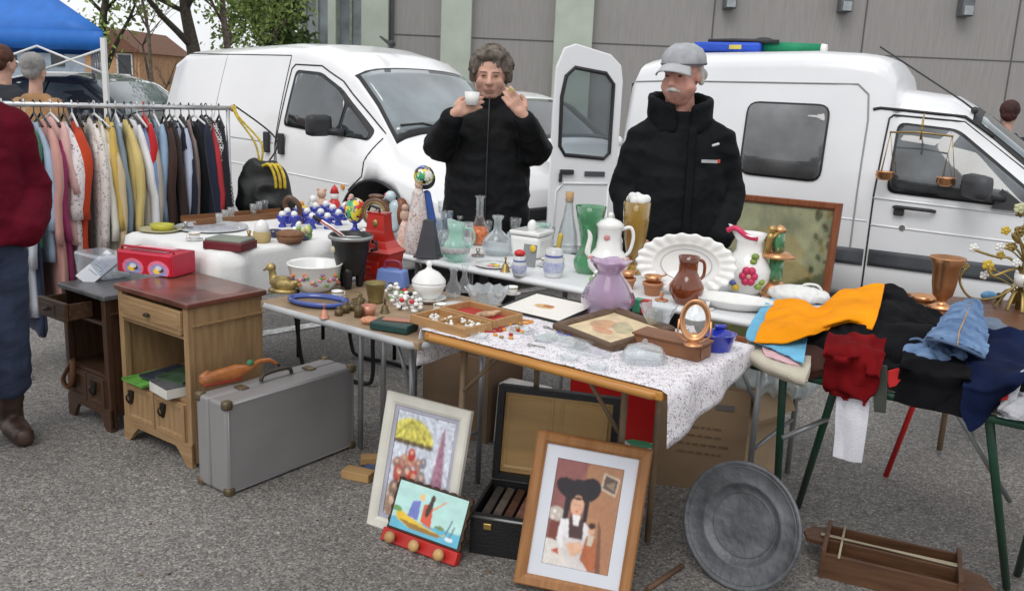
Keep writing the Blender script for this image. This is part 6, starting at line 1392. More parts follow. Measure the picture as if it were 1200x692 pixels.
i = It('doll', 'tall doll in patterned white dress topped with multicoloured flower headdress', 'doll', 489, 296, Z4); i.lathe('dress', [(0, 0), (15, 0), (16, 5), (13, 30), (9, 55), (7, 70), (4, 76), (0, 76)], spots('doll_pattern', (.62, .56, .54), [(.3, .18, .14), (.7, .66, .64), (.35, .33, .4), (.6, .4, .34)], 75, .5, .6), wave=lambda a, r, z: (r*(1+.07*math.sin(a*9)*(1-z/80)), z))
m = MB(); m.ball((1, -1, 80), 5.5); hd_ = i.part('head', m, MATS['peach_glaze']); m = MB(); m.ball((6, 0, 90), 12, (1, 1, 1)); rg = random.Random(8)
i.part('headdress', m, multi); m = MB(); m.ball((7, 3, 86), 11, (1.1, .9, 1.1)); i.part('black_hair', m, MATS['black_leatherette']); m = MB(); m.cap((9, 6, 68), (14, 8, 36), 5, 7); i.part('blue_shawl', m, mat('shawl_blue', (.04, .10, .35), .7))
i = It('obelisk_clock', 'dark grey tapering obelisk shaped metronome on the white table', 'metronome', 502, 301, Z4, R(-12)); m = MB(); m.box((0, 0, 22), (27, 20, 44), taper=.42, bev=.8); i.part('body', m, mat('slate_dark', (.055, .058, .07), .5)); m = MB(); m.box((0, 0, 1), (30, 23, 2.5), bev=.5); i.part('base', m, MATS['slate_dark'])
def tumbler(px, py, r, h, m_, lb, taper=.85): i = It('drinking_glass', lb, 'glass', px, py, Z4, 0, 'glasses on the white table'); i.lathe('glass', [(0, 0), (r*taper, 0), (r, h), (r-.8, h), (r*taper-.8, 2.5), (0, 2.5)], m_, seg=24)
tumbler(511, 290, 8, 34, smoke, 'tall smoky tumbler directly behind the obelisk'); tumbler(523, 281, 7.5, 34, smoke, 'smoky tumbler left of the woman jacket hem'); tumbler(521, 300, 9, 30, clear, 'clear tumbler holding pale flowers behind the mint pitcher'); tumbler(547, 290, 7, 30, clear, 'clear straight glass between mint pitcher and flask'); tumbler(600, 292, 7, 20, clear, 'low clear glass left of the square white pot')
i = It('pitcher', 'mint green glass pitcher with silver band', 'pitcher', 533, 306, Z4); mint = glass('thin_mint', (.62, .86, .78), dens=.62)
i.lathe('body', [(0, 0), (9, 0), (10, 3), (15, 8), (17, 15), (14, 22), (10, 27), (9, 36), (10, 46), (9.2, 46), (8, 36), (9, 28), (0, 8)], mint, wave=lambda a, r, z: (r*(1+.25*max(0, math.cos(a-2.4))**6*(z > 40)), z+3*max(0, math.cos(a-2.4))**4*(z > 44))); i.lathe('band', [(16.8, 11), (17.4, 12), (17.4, 17), (16.8, 18)], spots('silver_lace', (.4, .4, .4), [(.15, .15, .15), (.6, .6, .6)], 150, .5, .3)); m = MB(); m.tube(spline([(9, 0, 40), (19, 0, 38), (22, 0, 28), (16, 0, 16)], 5), 1.7, 6); i.part('handle', m, mint)
i = It('flask', 'long-necked glass flask with orange liquid', 'flask', 561, 286, Z4); i.lathe('glass', [(0, 0), (10, 0), (12, 4), (12, 16), (6, 28), (4.5, 34), (4.5, 54), (6.5, 56), (6, 57), (4, 55), (3.8, 34), (0, 30)], clear); i.lathe('liquid', [(0, .6), (9.5, .6), (11.2, 4), (11.2, 15), (8, 21), (0, 21)], mat('orange_liquid', (.75, .17, .02), .2, var=.3, vscale=60))
i = It('decanter', 'wide clear glass decanter with short flared neck', 'decanter', 582, 298, Z4); i.lathe('glass', [(0, 0), (15, 0), (18, 6), (17, 16), (11, 24), (5, 29), (4.5, 40), (7, 44), (7, 46), (5.5, 45.5), (3.8, 40), (4, 30), (9.5, 24), (15.5, 16), (16.5, 7), (14, 2.5), (0, 2.5)], crystal)
i = It('plate', 'flat white dish with fruit motif in front of the decanter', 'plate', 578, 312, Z4); i.lathe('plate', [(0, 0), (15, 0), (22, 2.5), (22, 3.2), (15, 1.2), (0, 1)], porc); 
for x, y, mm_ in ((-3, -4, MATS['flower_pink']), (4, -2, MATS['yellow_wax']), (0, 3, MATS['leaf_glaze'])): m = MB(); m.ball((x, y, 2), 4, (1, 1, .35)); i.part('fruit_motif', m, mm_)
i = It('covered_dish', 'square white porcelain tureen with knobbed lid', 'tureen', 622, 300, Z4, R(-30)); m = MB(); m.box((0, 0, 13), (36, 34, 26), bev=5, taper=1.1); i.part('body', m, porc); m = MB(); m.box((0, 0, 29), (40, 38, 5), bev=2); i.part('lid', m, porc); m = MB(); m.ball((0, 0, 36), 5.5, (1, 1, 1.3)); i.part('knob', m, porc)
i = It('glass_dish', 'mint green glass dish edge behind the square tureen', 'dish', 632, 280, Z4); i.lathe('dish', [(0, 0), (6, 0), (13, 18), (12, 18), (5, 2), (0, 2)], mint)
def bjar(px, py, r, h, lb, top): 
    i = It('stoneware_jar', lb, 'jar', px, py, Z4); i.lathe('body', [(0, 0), (r*.75, 0), (r*.8, 2), (r, h*.4), (r*.95, h*.6), (r*.75, h*.75), (r*.8, h), (r*.65, h), (r*.6, h*.75), (0, h*.2)], mat('jar_grey_white', (.62, .63, .64), .3, coat=.3))
    i.lathe('blue_band', [(r*.9, h*.18), (r*1.015, h*.38), (r*1.01, h*.45), (r*.985, h*.56)], spots('delft', (.6, .62, .66), [(.05, .09, .4), (.08, .13, .5), (.6, .62, .66)], 170, .55, .3)); i.lathe('neck_ring', [(r*.8, h*.72), (r*.83, h*.74), (r*.83, h*.79), (r*.8, h*.8)], porcb)
    if top: m = MB(); m.ball((0, 0, h+3), 6, (1.1, 1, .7)); i.part('poppy', m, MATS['red_gloss2'])
bjar(608, 323, 9, 24, 'tiny blue banded jar topped with a red poppy', True); bjar(648, 324, 12.5, 33, 'grey-blue banded stoneware jar right of the poppy jar', False)
i = It('tile', 'grey card standing behind the poppy jar', 'card', 620, 312, Z4, R(-30)); m = MB(); m.box((0, 0, 13), (17, 1.5, 26), rot=(R(-8), 0, 0)); i.part('card', m, mat('card_mid_grey', (.25, .26, .27), .6)); m = MB(); m.ball((5, -2, 22), 4.2, (1, .5, 1)); i.part('yellow_rosette', m, MATS['yellow_wax'])
i = It('bottle', 'tall clear glass bottle with cork stopper and yellow ribbon', 'bottle', 664, 295, Z4); i.lathe('glass', [(0, 0), (12, 0), (13, 3), (11, 22), (6, 44), (4.5, 58), (5.5, 62), (4, 62), (3.6, 56), (5, 44), (10, 22), (11.5, 3), (0, 2)], clear); i.lathe('cork', [(0, 58), (4, 58), (5, 70), (0, 70)], mat('cork', (.48, .3, .15), .8)); m = MB(); m.cap((-10, -4, 4), (-8, -6, 20), 3, 3); i.part('ribbon', m, MATS['yellow_wax'])
i = It('vase', 'green glass vase with bulbous foot and flared square mouth', 'vase', 688, 319, Z4); gg = glass('thin_green', (.22, .55, .32), dens=.72); i.lathe('glass', [(0, 0), (12, 0), (16, 6), (17, 14), (13, 24), (9.5, 32), (11, 45), (15, 62), (18, 78), (17, 78), (13.5, 62), (9.5, 45), (8, 32), (0, 10)], gg, seg=32)
i = It('coffee_pot', 'white porcelain coffee pot with pink garlands, long spout and lid', 'coffee pot', 711, 322, Z4); i.lathe('body', [(0, 0), (15, 0), (17, 3), (24, 10), (25, 18), (19, 27), (15, 32), (13.5, 44), (14.5, 56), (16, 58), (0, 58)], porc, seg=32)
i.lathe('lid', [(16, 58), (16.5, 60), (12, 64), (5, 67), (2, 68), (0, 68)], porc); m = MB(); m.ball((0, 0, 70.5), 3.4); i.part('knob', m, porc)
m = MB(); m.tube(spline([(-18, 0, 16), (-24, 0, 26), (-22, 0, 44), (-27, 0, 58)], 6), 3.2, 10, radii=[4.5-2.4*k/18 for k in range(19)]); i.part('spout', m, porc); m = MB(); m.tube(spline([(13, 0, 54), (24, 0, 57), (28, 0, 46), (25, 0, 30), (20, 0, 24)], 5), 2.1, 8); i.part('handle', m, porc)
for k in range(10): a = -2.9+k*.29; m = MB(); m.ball((23.6*math.cos(a), 23.6*math.sin(a), 21+1.8*math.sin(k*2.1)), 2, seg=8, n=6); i.part('painted_flower', m, MATS['flower_pink'])
m = MB(); m.ball((-4, -13.6, 46), 3.2, (1.2, .4, 1)); i.part('painted_sprig', m, MATS['flower_pink'])
i = It('vase', 'tall amber cut-glass vase filled with white froth', 'vase', 741, 320, Z4); amb = glass('thin_amber', (.72, .50, .12), dens=.72); i.lathe('glass', [(0, 0), (11, 0), (12, 3), (5, 9), (4, 14), (9, 22), (13, 40), (15, 60), (16, 84), (15, 84), (12, 42), (7, 24), (0, 18)], amb, seg=12)
m = MB(); [m.ball((rg.uniform(-9, 9), rg.uniform(-9, 9), 85+rg.uniform(-1, 5)), 5.5, seg=10, n=6) for _ in range(12)]; organic(m, 'froth', mat('froth', (.75, .75, .73), .9), i.t, voxel=1.2, smooth=1).data.transform(Matrix.Scale(i.s, 4))
def pot(px, py, r, h, lb, pan):
    i = It('terracotta_pot', lb, 'pot', px, py, Z4, 0); i.lathe('pot', [(0, 0), (r*.7, 0), (r*.9, h*.75), (r, h*.76), (r*1.02, h), (r*.88, h), (r*.75, h*.3), (0, h*.3)], terra)
    j_ = It('copper_pan', pan, 'pan', 0, 0, 0, loc=atz(px, py, Z4)+Vector((0, 0, h*mpp(atz(px, py, Z4))))); j_.lathe('pan', [(0, 0), (r*.6, 0), (r*.9, 8), (r*.8, 8), (r*.5, 2), (0, 2)], copper); m = MB(); m.tube([(r*.7, 0, 7), (r*1.3, 0, 10)], 1.3, 6); j_.part('handle', m, copper)
pot(735, 338, 9.5, 13, 'smaller terracotta pot left of the larger one', 'tiny copper pan stacked on the smaller terracotta pot'); pot(764, 345, 12, 15, 'larger terracotta pot in front of the oval platter', 'copper pan stacked on the larger terracotta pot')
# oval scalloped platter standing
i = It('platter', 'large white scalloped oval platter propped upright', 'platter', 800, 346, Z4, R(-16)); m = MB(); m.lathe([(0, -7), (30, -7), (37, -5), (55, 0), (58, 2), (57, 3.2), (52, 2.2), (46, 1.4), (40, -1.2), (38.5, -1), (37, -2.5), (33, -5), (0, -5.2)], 132, (0, 0, 0), sx=1, sy=.62, wave=lambda a, r, z: (r*(1+(.022*math.cos(a*22) if r > 50 else 0)), z+(.9*math.cos(a*22) if r > 43 else 0)), caps=False)
pl = i.part('plate', m, porc); pl.rotation_euler = (R(90)-R(16), 0, 0); pl.rotation_euler = Euler((R(76), R(0), 0)); pl.location = (0, .02, 36*i.s)
m = MB(); m.lathe([(29, -5), (29.6, -4.4), (30.2, -5)], 60, sy=.62, caps=False); q = i.part('embossed_ring', m, mat('ring_grey', (.5, .5, .5), .3)); q.rotation_euler = (R(76), 0, 0); q.location = (0, .018, 36*i.s)
m = MB(); m.box((-12, 10, 8), (3, 26, 16)); m.box((12, 10, 8), (3, 26, 16)); i.part('stand', m, crystal)
i = It('jug', 'glossy brown earthenware jug with narrow waist', 'jug', 803, 355, Z4); bj = mat('brown_glaze', (.20, .045, .012), .12, var=.25, coat=.7); i.lathe('body', [(0, 0), (12, 0), (14, 3), (20, 14), (20, 22), (14, 32), (11, 38), (11, 48), (12.5, 56), (11.5, 56), (9.5, 47), (9.5, 38), (0, 20)], bj, seg=32); m = MB(); m.tube(spline([(10, 4, 52), (19, 6, 48), (20, 6, 34), (15, 5, 27)], 5), 2, 8); i.part('handle', m, bj)
# floral pitcher
i = It('pitcher', 'white pitcher painted with large pink flower and green leaf', 'pitcher', 873, 342, Z4); i.lathe('body', [(0, 0), (17, 0), (19, 3), (26, 16), (27, 28), (21, 42), (15, 50), (15, 60), (19, 70), (17.5, 70), (13, 60), (0, 40)], porc, seg=36, wave=lambda a, r, z: (r*(1+.4*max(0, math.cos(a-3.0))**6*(z > 62)), z+9*max(0, math.cos(a-3.0))**4*(z > 62)))
m = MB(); m.tube(spline([(15, 0, 64), (28, 0, 62), (33, 0, 44), (29, 0, 24), (23, 0, 14)], 5), 3.2, 8); i.part('handle', m, porc)
pinkf = mat('deep_pink', (.55, .03, .10), .3); leafg = mat('leaf_olive', (.22, .32, .06), .3)
for k in range(6): a = k*math.pi/3; th_ = -1.75+.23*math.cos(a); m = MB(); m.ball((26.8*math.cos(th_), 26.8*math.sin(th_), 24+7*math.sin(a)), 4.8, (1, 1, 1), seg=10, n=8); i.part('petal', m, pinkf)
m = MB(); m.ball((27.6*math.cos(-1.75), 27.6*math.sin(-1.75), 24), 3.2); i.part('flower_centre', m, mat('pink_pale', (.7, .35, .3), .3))
for th_, z, mm_ in ((-1.25, 12, leafg), (-1.1, 17, leafg), (-2.45, 14, porcb), (-2.55, 22, porcb), (-2.3, 9, MATS['yellow_wax']), (-1.55, 40, leafg), (-1.45, 46, leafg)): m = MB(); r_ = 25 if z < 30 else 20.5; m.ball((r_*math.cos(th_), r_*math.sin(th_), z), 4.6, (1, 1, .8), seg=10, n=8); i.part('painted_leaf', m, mm_)
m = MB(); m.tube(spline([(-28, -2, 72), (-20, -8, 76), (-8, -14, 68), (4, -16, 66)], 4), 3.2, 7); i.part('pink_rim', m, pinkf); m = MB(); m.tube(spline([(17, -4, 67), (26, -3, 58), (31.5, -3, 44), (28.5, -3, 28)], 4), 1.6, 6); i.part('handle_stripe', m, mat('stripe_green', (.05, .16, .08), .3))
i = It('oval_dish', 'deep white oval dish at the edge of the long white table', 'dish', 857, 360, Z4, R(-25)); i.lathe('dish', [(0, 0), (30, 0), (36, 2), (50, 10), (51, 12), (48, 12), (34, 4), (0, 3)], porc, sy=.55, seg=44)
i = It('lamp_base', 'green glass lamp with copper collar and brass monkey figure', 'lamp', 906, 345, Z4); i.lathe('foot', [(0, 0), (18, 0), (19, 3), (13, 12), (8, 17), (0, 17)], copper); i.lathe('green_column', [(0, 16), (8, 16), (8, 46), (0, 46)], gg); i.lathe('collar', [(0, 45), (20, 45), (21, 47), (9, 52), (0, 52)], copper); i.lathe('green_neck', [(0, 52), (7, 52), (6, 74), (0, 74)], gg); i.lathe('cap', [(0, 74), (6.5, 74), (7, 78), (0, 83)], copper)
m = MB(); m.cap((-13, -2, 54), (-11, -2, 68), 4.5, 5); m.ball((-10, -2, 77), 5); m.cap((-9, -3, 66), (-2, -4, 74), 2, 2); m.cap((-13, -2, 54), (-16, -3, 48), 3, 2); organic(m, 'brass_figure', brass, i.t, voxel=.9, smooth=1).data.transform(Matrix.Scale(i.s, 4))
m = MB(); [m.ball((rg.uniform(-6, 14), rg.uniform(2, 8), rg.uniform(2, 20)), 4, seg=8, n=6) for _ in range(6)]
i = It('cloth_bag', 'white cotton bag with handle at the right end of the white table', 'bag', 935, 352, Z4, R(-20)); m = MB(); m.ball((0, 0, 7), 26, (1.35, .8, .36)); organic(m, 'bag', mat('cotton_white', (.74, .74, .72), .9, var=.04), i.t, voxel=2, smooth=1, disp=folds(2.2, (.12, .12, .12), 2)).data.transform(Matrix.Scale(i.s, 4)); m = MB(); m.tube(spline([(2, 0, 14), (6, 0, 20), (20, 0, 20), (28, 0, 10)], 5), 1.6, 6); i.part('handle', m, MATS['cotton_white'])
# --- between tan table and speckled cloth
i = It('toy_iron', 'pale blue toy sewing case with red handle on the tan table', 'toy', 460, 336, Z2, R(-15)); m = MB(); m.box((0, 0, 11), (38, 20, 22), bev=3, taper=.85); i.part('body', m, mat('soft_blue', (.14, .22, .50), .4)); m = MB(); m.tube(spline([(-10, 0, 21), (-8, 0, 30), (8, 0, 30), (10, 0, 21)], 5), 2, 7); i.part('handle', m, mat('dark_red2', (.25, .02, .05), .4))
i = It('tureen', 'white lidded tureen with knob on a footed plate', 'tureen', 502, 353, Z2); i.lathe('plate', [(0, 0), (12, 0), (21, 5), (21, 6), (12, 2), (0, 2)], porc); i.lathe('body', [(8, 3), (14, 8), (20, 20), (19, 24), (0, 24)], porc); i.lathe('lid', [(20, 24), (19, 27), (12, 35), (4, 39), (2.5, 42), (4, 46), (0, 49)], porc)
for k, (px, py) in enumerate(((464, 357), (474, 362), (482, 356), (471, 350), (486, 365), (459, 347))):
    i = It('porcelain_flowers', ['white lace flower posy with red berry', 'white porcelain daisy posy nearest the green box', 'white porcelain daisies left of the tureen plate', 'small white porcelain swan', 'white cluster of bell flowers', 'green sprigged porcelain posy'][k], 'ornament', px, py, Z2)
    for j in range(8): m = MB(); m.ball((rg.uniform(-7, 7), rg.uniform(-5, 5), rg.uniform(2, 15)), 3.3, (1, 1, .8), seg=8, n=6); i.part('bloom', m, porc if j % 4 else [MATS['leaf_glaze'], MATS['red_gloss2'], iron][(j+k) % 3])
    m = MB(); m.lathe([(0, 0), (5, 0), (4, 3), (0, 3)], 12); i.part('base', m, porc)
for px, py, r_, h_, lb in ((531, 347, 8.5, 34, 'clear glass cruet right of the tureen'), (544, 342, 6, 32, 'slender clear glass cruet with stopper')):
    i = It('cruet', lb, 'cruet', px, py, Z2); i.lathe('glass', [(0, 0), (r_, 0), (r_*1.1, h_*.3), (r_*.5, h_*.6), (r_*.45, h_*.85), (r_*.75, h_), (0, h_)], crystal)
i = It('saucer', 'thin white saucer between cruets and wooden box', 'saucer', 535, 360, Z3); i.lathe('saucer', [(0, 0), (10, 0), (17, 3), (17, 3.8), (10, 1.2), (0, 1)], porc)
# --- speckled cloth table
i = It('vase', 'lavender glass vase with ruffled neck', 'vase', 711, 371, Z3); lav = glass('thin_lavender', (.66, .52, .68), dens=.62); i.lathe('glass', [(0, 0), (18, 0), (22, 3), (29, 16), (30, 24), (24, 38), (15, 50), (13, 54), (20, 63), (24, 67), (22.5, 67), (12, 55), (22, 38), (27, 24), (0, 10)], lav, seg=16, wave=lambda a, r, z: (r*(1+.06*math.cos(a*8)*(1 if z > 8 else .3)+(.07*math.cos(a*5) if z > 60 else 0)), z+(1.6*math.cos(a*5) if z > 60 else 0)))
i = It('crystal_bowl', 'cut crystal bowl behind the wooden sorting box', 'bowl', 571, 357, Z3); i.lathe('bowl', [(0, 0), (13, 0), (15, 2), (26, 19), (27, 20), (24.5, 20), (14, 4), (0, 4)], crystal, seg=24, wave=lambda a, r, z: (r*(1+.04*math.cos(a*12)), z+(1.4*math.cos(a*12) if z > 15 else 0)))
i = It('crystal_bowl', 'clear glass vase-bowl behind the oval mirror', 'bowl', 769, 393, Z3); i.lathe('bowl', [(0, 0), (10, 0), (7, 5), (7, 8), (14, 18), (22, 36), (20.5, 36), (12, 18), (0, 11)], crystal, seg=24, wave=lambda a, r, z: (r*(1+.03*math.cos(a*10)), z+(1.2*math.cos(a*10) if z > 30 else 0)))
# sorting box: two compartments
i = It('sorting_box', 'shallow wooden box, one side with white trinkets and one lined red', 'box', 547, 378, Z3, TA+R(-4)); pw = wood('pale_box_wood', (.46, .27, .12), (.34, .18, .07), .5, axis='x'); s_ = i.s
LX, LY, HZ = .23, .245, .028
for k, (y0, y1) in enumerate(((-.135, -.012), (.0, .135))):
    z0 = 0 if k == 0 else .004
    for (cx, cy, sx_, sy_) in ((0, y0, LX, .008), (0, y1, LX, .008), (-LX/2, (y0+y1)/2, .008, y1-y0+.008), (LX/2, (y0+y1)/2, .008, y1-y0+.008)): m = MB(); m.box((cx, cy, HZ/2+z0), (sx_, sy_, HZ), bev=.0015); m.build('side_board', pw, i.t)
    m = MB(); m.box((0, (y0+y1)/2, .004+z0), (LX-.01, y1-y0-.01, .006)); m.build('lining', mat('red_lining', (.40, .03, .025), .8, var=.15) if k else pw, i.t)
m = MB(); m.box((0, -.074, .018), (.006, .11, .022)); m.build('divider', pw, i.t)
q = i.p; Rz = Matrix.Rotation(TA+R(-4), 3, 'Z')
for k in range(16):
    x, y = rg.uniform(-.10, .10), rg.uniform(-.125, -.025); v = q+Rz @ Vector((x, y, .016)); t = thing('trinket', 'tiny white china trinket in the wooden sorting box', 'trinket', v, rg.uniform(0, 6), 'white trinkets in the sorting box'); m = MB(); m.ball((0, 0, 0), .0095, (1.2, .8, .8), seg=10, n=7); m.build('body', porc, t); m = MB(); m.ball((.006, 0, .008), .005, seg=8, n=6); m.build('knob', [porc, brass, porc][k % 3], t)
v = q+Rz @ Vector((.02, .07, .020)); t = thing('brooch', 'carved cream brooch lying on the red lining', 'brooch', v, .4); m = MB(); m.ball((0, 0, 0), .03, (1.3, .5, .4)); m.cap((.02, 0, 0), (.05, .01, .005), .012, .006); organic(m, 'body', mat('cream_carving', (.5, .33, .2), .5, var=.3, vscale=60), t, voxel=.003)
# lying pictures
def lying(name, label, cs, z, bw, d, fm, canvas, lift=.03):
    """four pixel corners of a frame lying on the cloth: near-left, near-right, far-right, far-left"""
    a, b, c_, d_ = [atz(x, y, z) for x, y in cs]; o = (a+b)/2; ux = (b-a); w_ = ((b-a).length+(c_-d_).length)/2; h = ((d_-a).length+(c_-b).length)/2; rz = math.atan2(ux.y, ux.x)
    t = thing(name, label, 'picture', o, rz); t.rotation_euler = (Matrix.Rotation(rz, 3, 'Z') @ Matrix.Rotation(-R(90)+math.asin(lift/h), 3, 'X')).to_euler(); t.location.z = z+d*1.02
    m = MB(); m.frame(w_, h, bw, d); m.build('frame', fm, t); canvas.build('print', w_-2*bw+.004, h-2*bw+.004, t, loc=(0, d*.5, bw-.002)); m = MB(); m.box((0, d*.8, h/2), (w_-bw, .003, h-bw)); m.build('backing', MATS['backing_board'], t); return t
c = Canvas(50, 40, (226, 222, 214)); c.ell(.45, .5, .16, .1, (206, 168, 110)); c.ell(.5, .46, .08, .07, (170, 110, 60)); c.ell(.4, .55, .07, .04, (196, 160, 120)); c.grain(.03)
lying('framed_picture', 'thin black framed picture with pale mount lying on the speckled cloth', ((585, 363), (652, 379), (684, 366), (620, 347)), Z3, .006, .010, mat('black_frame', (.02, .02, .02), .4), c, .02)
c = Canvas(60, 40, (206, 186, 150)); c.ell(.3, .5, .2, .2, (180, 120, 80), 0, .6); c.ell(.6, .4, .25, .16, (150, 150, 120), 20, .6); c.ell(.5, .7, .2, .1, (190, 100, 70), 0, .5); c.grain(.1, 4, 12)
lying('framed_picture', 'ornate dark wooden frame with faded sepia print lying flat', ((645, 385), (716, 414), (772, 394), (704, 372)), Z3, .030, .022, wood('dark_ornate', (.13, .075, .04), (.07, .04, .02), .45, axis='x'), c, .03)
for k, (px, py, w_, d_) in enumerate(((662, 402, 60, 34), (690, 414, 46, 26))):
    i = It('glass_tray', ['clear pressed glass tray left of the ornate frame', 'small clear glass tray in front of the ornate frame'][k], 'tray', px, py, Z3, TA); m = MB(); m.box((0, 0, 2.5), (w_, d_, 5), bev=2, taper=1.1); i.part('tray', m, crystal)
i = It('wooden_box', 'long narrow wooden box with lid in front of the oval mirror', 'box', 794, 414, Z3, TA); m = MB(); m.box((-8, 0, 9), (84, 34, 17), bev=1); i.part('body', m, wood('redbrown_box', (.25, .11, .05), (.16, .06, .025), .45, axis='x')); m = MB(); m.box((-8, 0, 18.6), (88, 38, 2.6), bev=.8); i.part('lid', m, MATS['redbrown_box']); m = MB(); m.box((33, -17.4, 9), (.6, .8, 14)); m.box((34.6, 0, 9), (.8, 26, 12)); i.part('end_panel', m, MATS['redbrown_box'])
i = It('butter_dish', 'clear pressed glass butter dish with knobbed lid', 'dish', 754, 424, Z3); i.lathe('base', [(0, 0), (22, 0), (29, 6), (28, 7), (21, 2), (0, 2)], crystal, sy=.75); i.lathe('lid', [(25, 7), (25, 12), (20, 19), (8, 23), (3, 24), (3, 27), (0, 29), (0, 22), (19, 17), (23.5, 11)], crystal, sy=.75)
i = It('table_mirror', 'oval tilting table mirror in copper frame', 'mirror', 812, 404, Z3+.055, R(-12)); mirm = mat('mirror_glass', (.8, .8, .8), .02, metal=1, var=0); m = MB(); m.lathe([(0, -.4), (15, -.4), (15, .4), (0, .4)], 40, (0, 0, 0), sx=1, sy=1.42); g1 = i.part('glass', m, mirm); m = MB(); m.tube([(16.3*math.cos(a), 23*math.sin(a), 0) for a in np.linspace(0, 2*math.pi, 41)[:-1]], 1.9, 8, closed=True); g2 = i.part('frame', m, copper)
for o_ in (g1, g2): o_.rotation_euler = (R(90)-R(8), 0, 0); o_.location = (0, 0, 30*i.s)
m = MB(); m.tube([(-18, 0, 30), (-19, 0, 12), (-10, 0, 5), (0, 0, 4), (10, 0, 5), (19, 0, 12), (18, 0, 30)], 1.4, 7); i.part('yoke', m, copper); i.lathe('base', [(0, 0), (12, 0), (10, 2.5), (3, 4), (0, 5)], copper)
i = It('oven_dish', 'cobalt blue oval baking dish with lug handle', 'dish', 838, 410, Z3); i.lathe('dish', [(0, 0), (16, 0), (18, 3), (23, 20), (24, 21), (21, 21), (15, 5), (0, 4)], cob, sy=.85, seg=32); m = MB(); m.box((8, 18, 24), (14, 6, 6), bev=2.5); i.part('lug', m, cob)
for k, (dx, dy) in enumerate([(rg.uniform(-24, 24), rg.uniform(-12, 12)) for _ in range(14)]):
    i = It('bead', 'small red and amber bead scattered right of the sorting box', 'bead', 596+dx, 389+dy*.8, Z3, 0, 'beads on the speckled cloth'); m = MB(); m.ball((0, 0, 2), 2.3, (1.3, 1, .8), seg=10, n=6); i.part('bead', m, [MATS['red_lining'], MATS['orange_glaze'], brass][k % 3])
i = It('red_green_tin', 'red and green tin just behind the lavender vase', 'tin', 752, 366, Z3, TA); m = MB(); m.box((-5, 0, 8), (10, 12, 16), bev=1); i.part('green_side', m, MATS['packet_green']); m = MB(); m.box((5, 0, 8), (9.8, 12, 16), bev=1); i.part('red_side', m, MATS['red_lining'])
# --- brown table
i = It('goblet', 'tall polished copper goblet with flared lip', 'goblet', 1102, 361, Z6); i.lathe('goblet', [(0, 0), (14, 0), (15, 2), (8, 5), (5, 8), (6, 11), (11, 16), (13.5, 30), (15, 50), (20, 60), (19.5, 61), (13.5, 50), (0, 18)], copper, seg=36)
i = It('copper_pan', 'flat copper pan with long handle behind the goblet', 'pan', 1082, 352, Z6, R(-30)); i.lathe('pan', [(0, 0), (13, 0), (15, 6), (14, 6), (12, 1.5), (0, 1.5)], copper); m = MB(); m.tube([(-14, 0, 5), (-40, 2, 8)], 1.6, 6); i.part('handle', m, copper)
i = It('flower_lamp', 'brass table lamp with branching arms and yellow enamel flowers', 'lamp', 1192, 362, Z6); gm = mat('old_gold', (.36, .26, .09), .4, metal=.6, var=.3)
i.lathe('stem', [(0, 0), (3, 0), (3, 40), (5, 44), (3, 48), (2.6, 125), (4, 128), (0, 132)], gm, seg=12); i.lathe('candle_cup', [(0, 26), (8, 28), (9, 42), (0, 42)], porc)
for k in range(10): a = k*.63; m = MB(); m.tube(spline([(2*math.cos(a), 2*math.sin(a), 8), (12*math.cos(a), 12*math.sin(a), 22), (22*math.cos(a), 22*math.sin(a), 10), (26*math.cos(a), 26*math.sin(a), 1)], 4), 2.4, 6, flat=.35); i.part('leaf', m, gm)
arms = [((-4, 0, 30), (-30, -6, 14), (-58, -4, 12), (-72, 0, 30), (-68, 0, 46)), ((-3, 0, 44), (-20, -4, 60), (-40, -4, 62), (-62, 0, 68)), ((-2, 0, 60), (-12, -4, 80), (-18, -4, 92), (-14, 0, 96)), ((-3, 0, 50), (-22, -6, 46), (-40, -8, 40), (-46, -6, 52)), ((3, 0, 40), (22, 5, 30), (48, 8, 36), (56, 8, 60)), ((2, 0, 60), (16, 6, 80), (30, 6, 96), (36, 6, 94))]
for a in arms: m = MB(); m.tube(spline(a, 5), 1.6, 6); i.part('arm', m, gm)
yel = mat('enamel_yellow', (.62, .44, .06), .35); pal = mat('enamel_pale', (.55, .56, .34), .4)
for (c_, mt_, r_) in (((-30, -2, 92), yel, 5), ((-14, -3, 92), gm, 6.5), ((-46, -6, 52), yel, 6), ((-62, 0, 70), porc, 5), ((-68, 0, 48), gm, 4), ((56, 8, 62), yel, 5), ((36, 6, 96), pal, 6), ((-4, -10, 118), pal, 7), ((-18, -3, 118), pal, 6)):
    m = MB(); m.ball(c_, r_*.45)
    for k in range(5): a = k*1.257; m.ball((c_[0]+r_*.75*math.cos(a), c_[1]-.5, c_[2]+r_*.6*math.sin(a)), r_*.5, (1, .4, 1), seg=8, n=6)
    i.part('flower', m, mt_)
m = MB(); m.box((-28, 4, 10), (26, 10, 18), bev=3); i.part('glass_drops', m, mat('blue_drop', (.1, .28, .5), .15)) if False else m.bm.free()
i = It('glass_trinket', 'small bright blue glass ornament under the lamp arms', 'ornament', 1158, 352, Z6); m = MB(); m.ball((0, 0, 6), 7, (1.4, .8, .8)); i.part('body', m, mat('blue_drop', (.12, .32, .55), .12)); m = MB(); m.ball((12, 0, 5), 5); i.part('knob', m, iron)
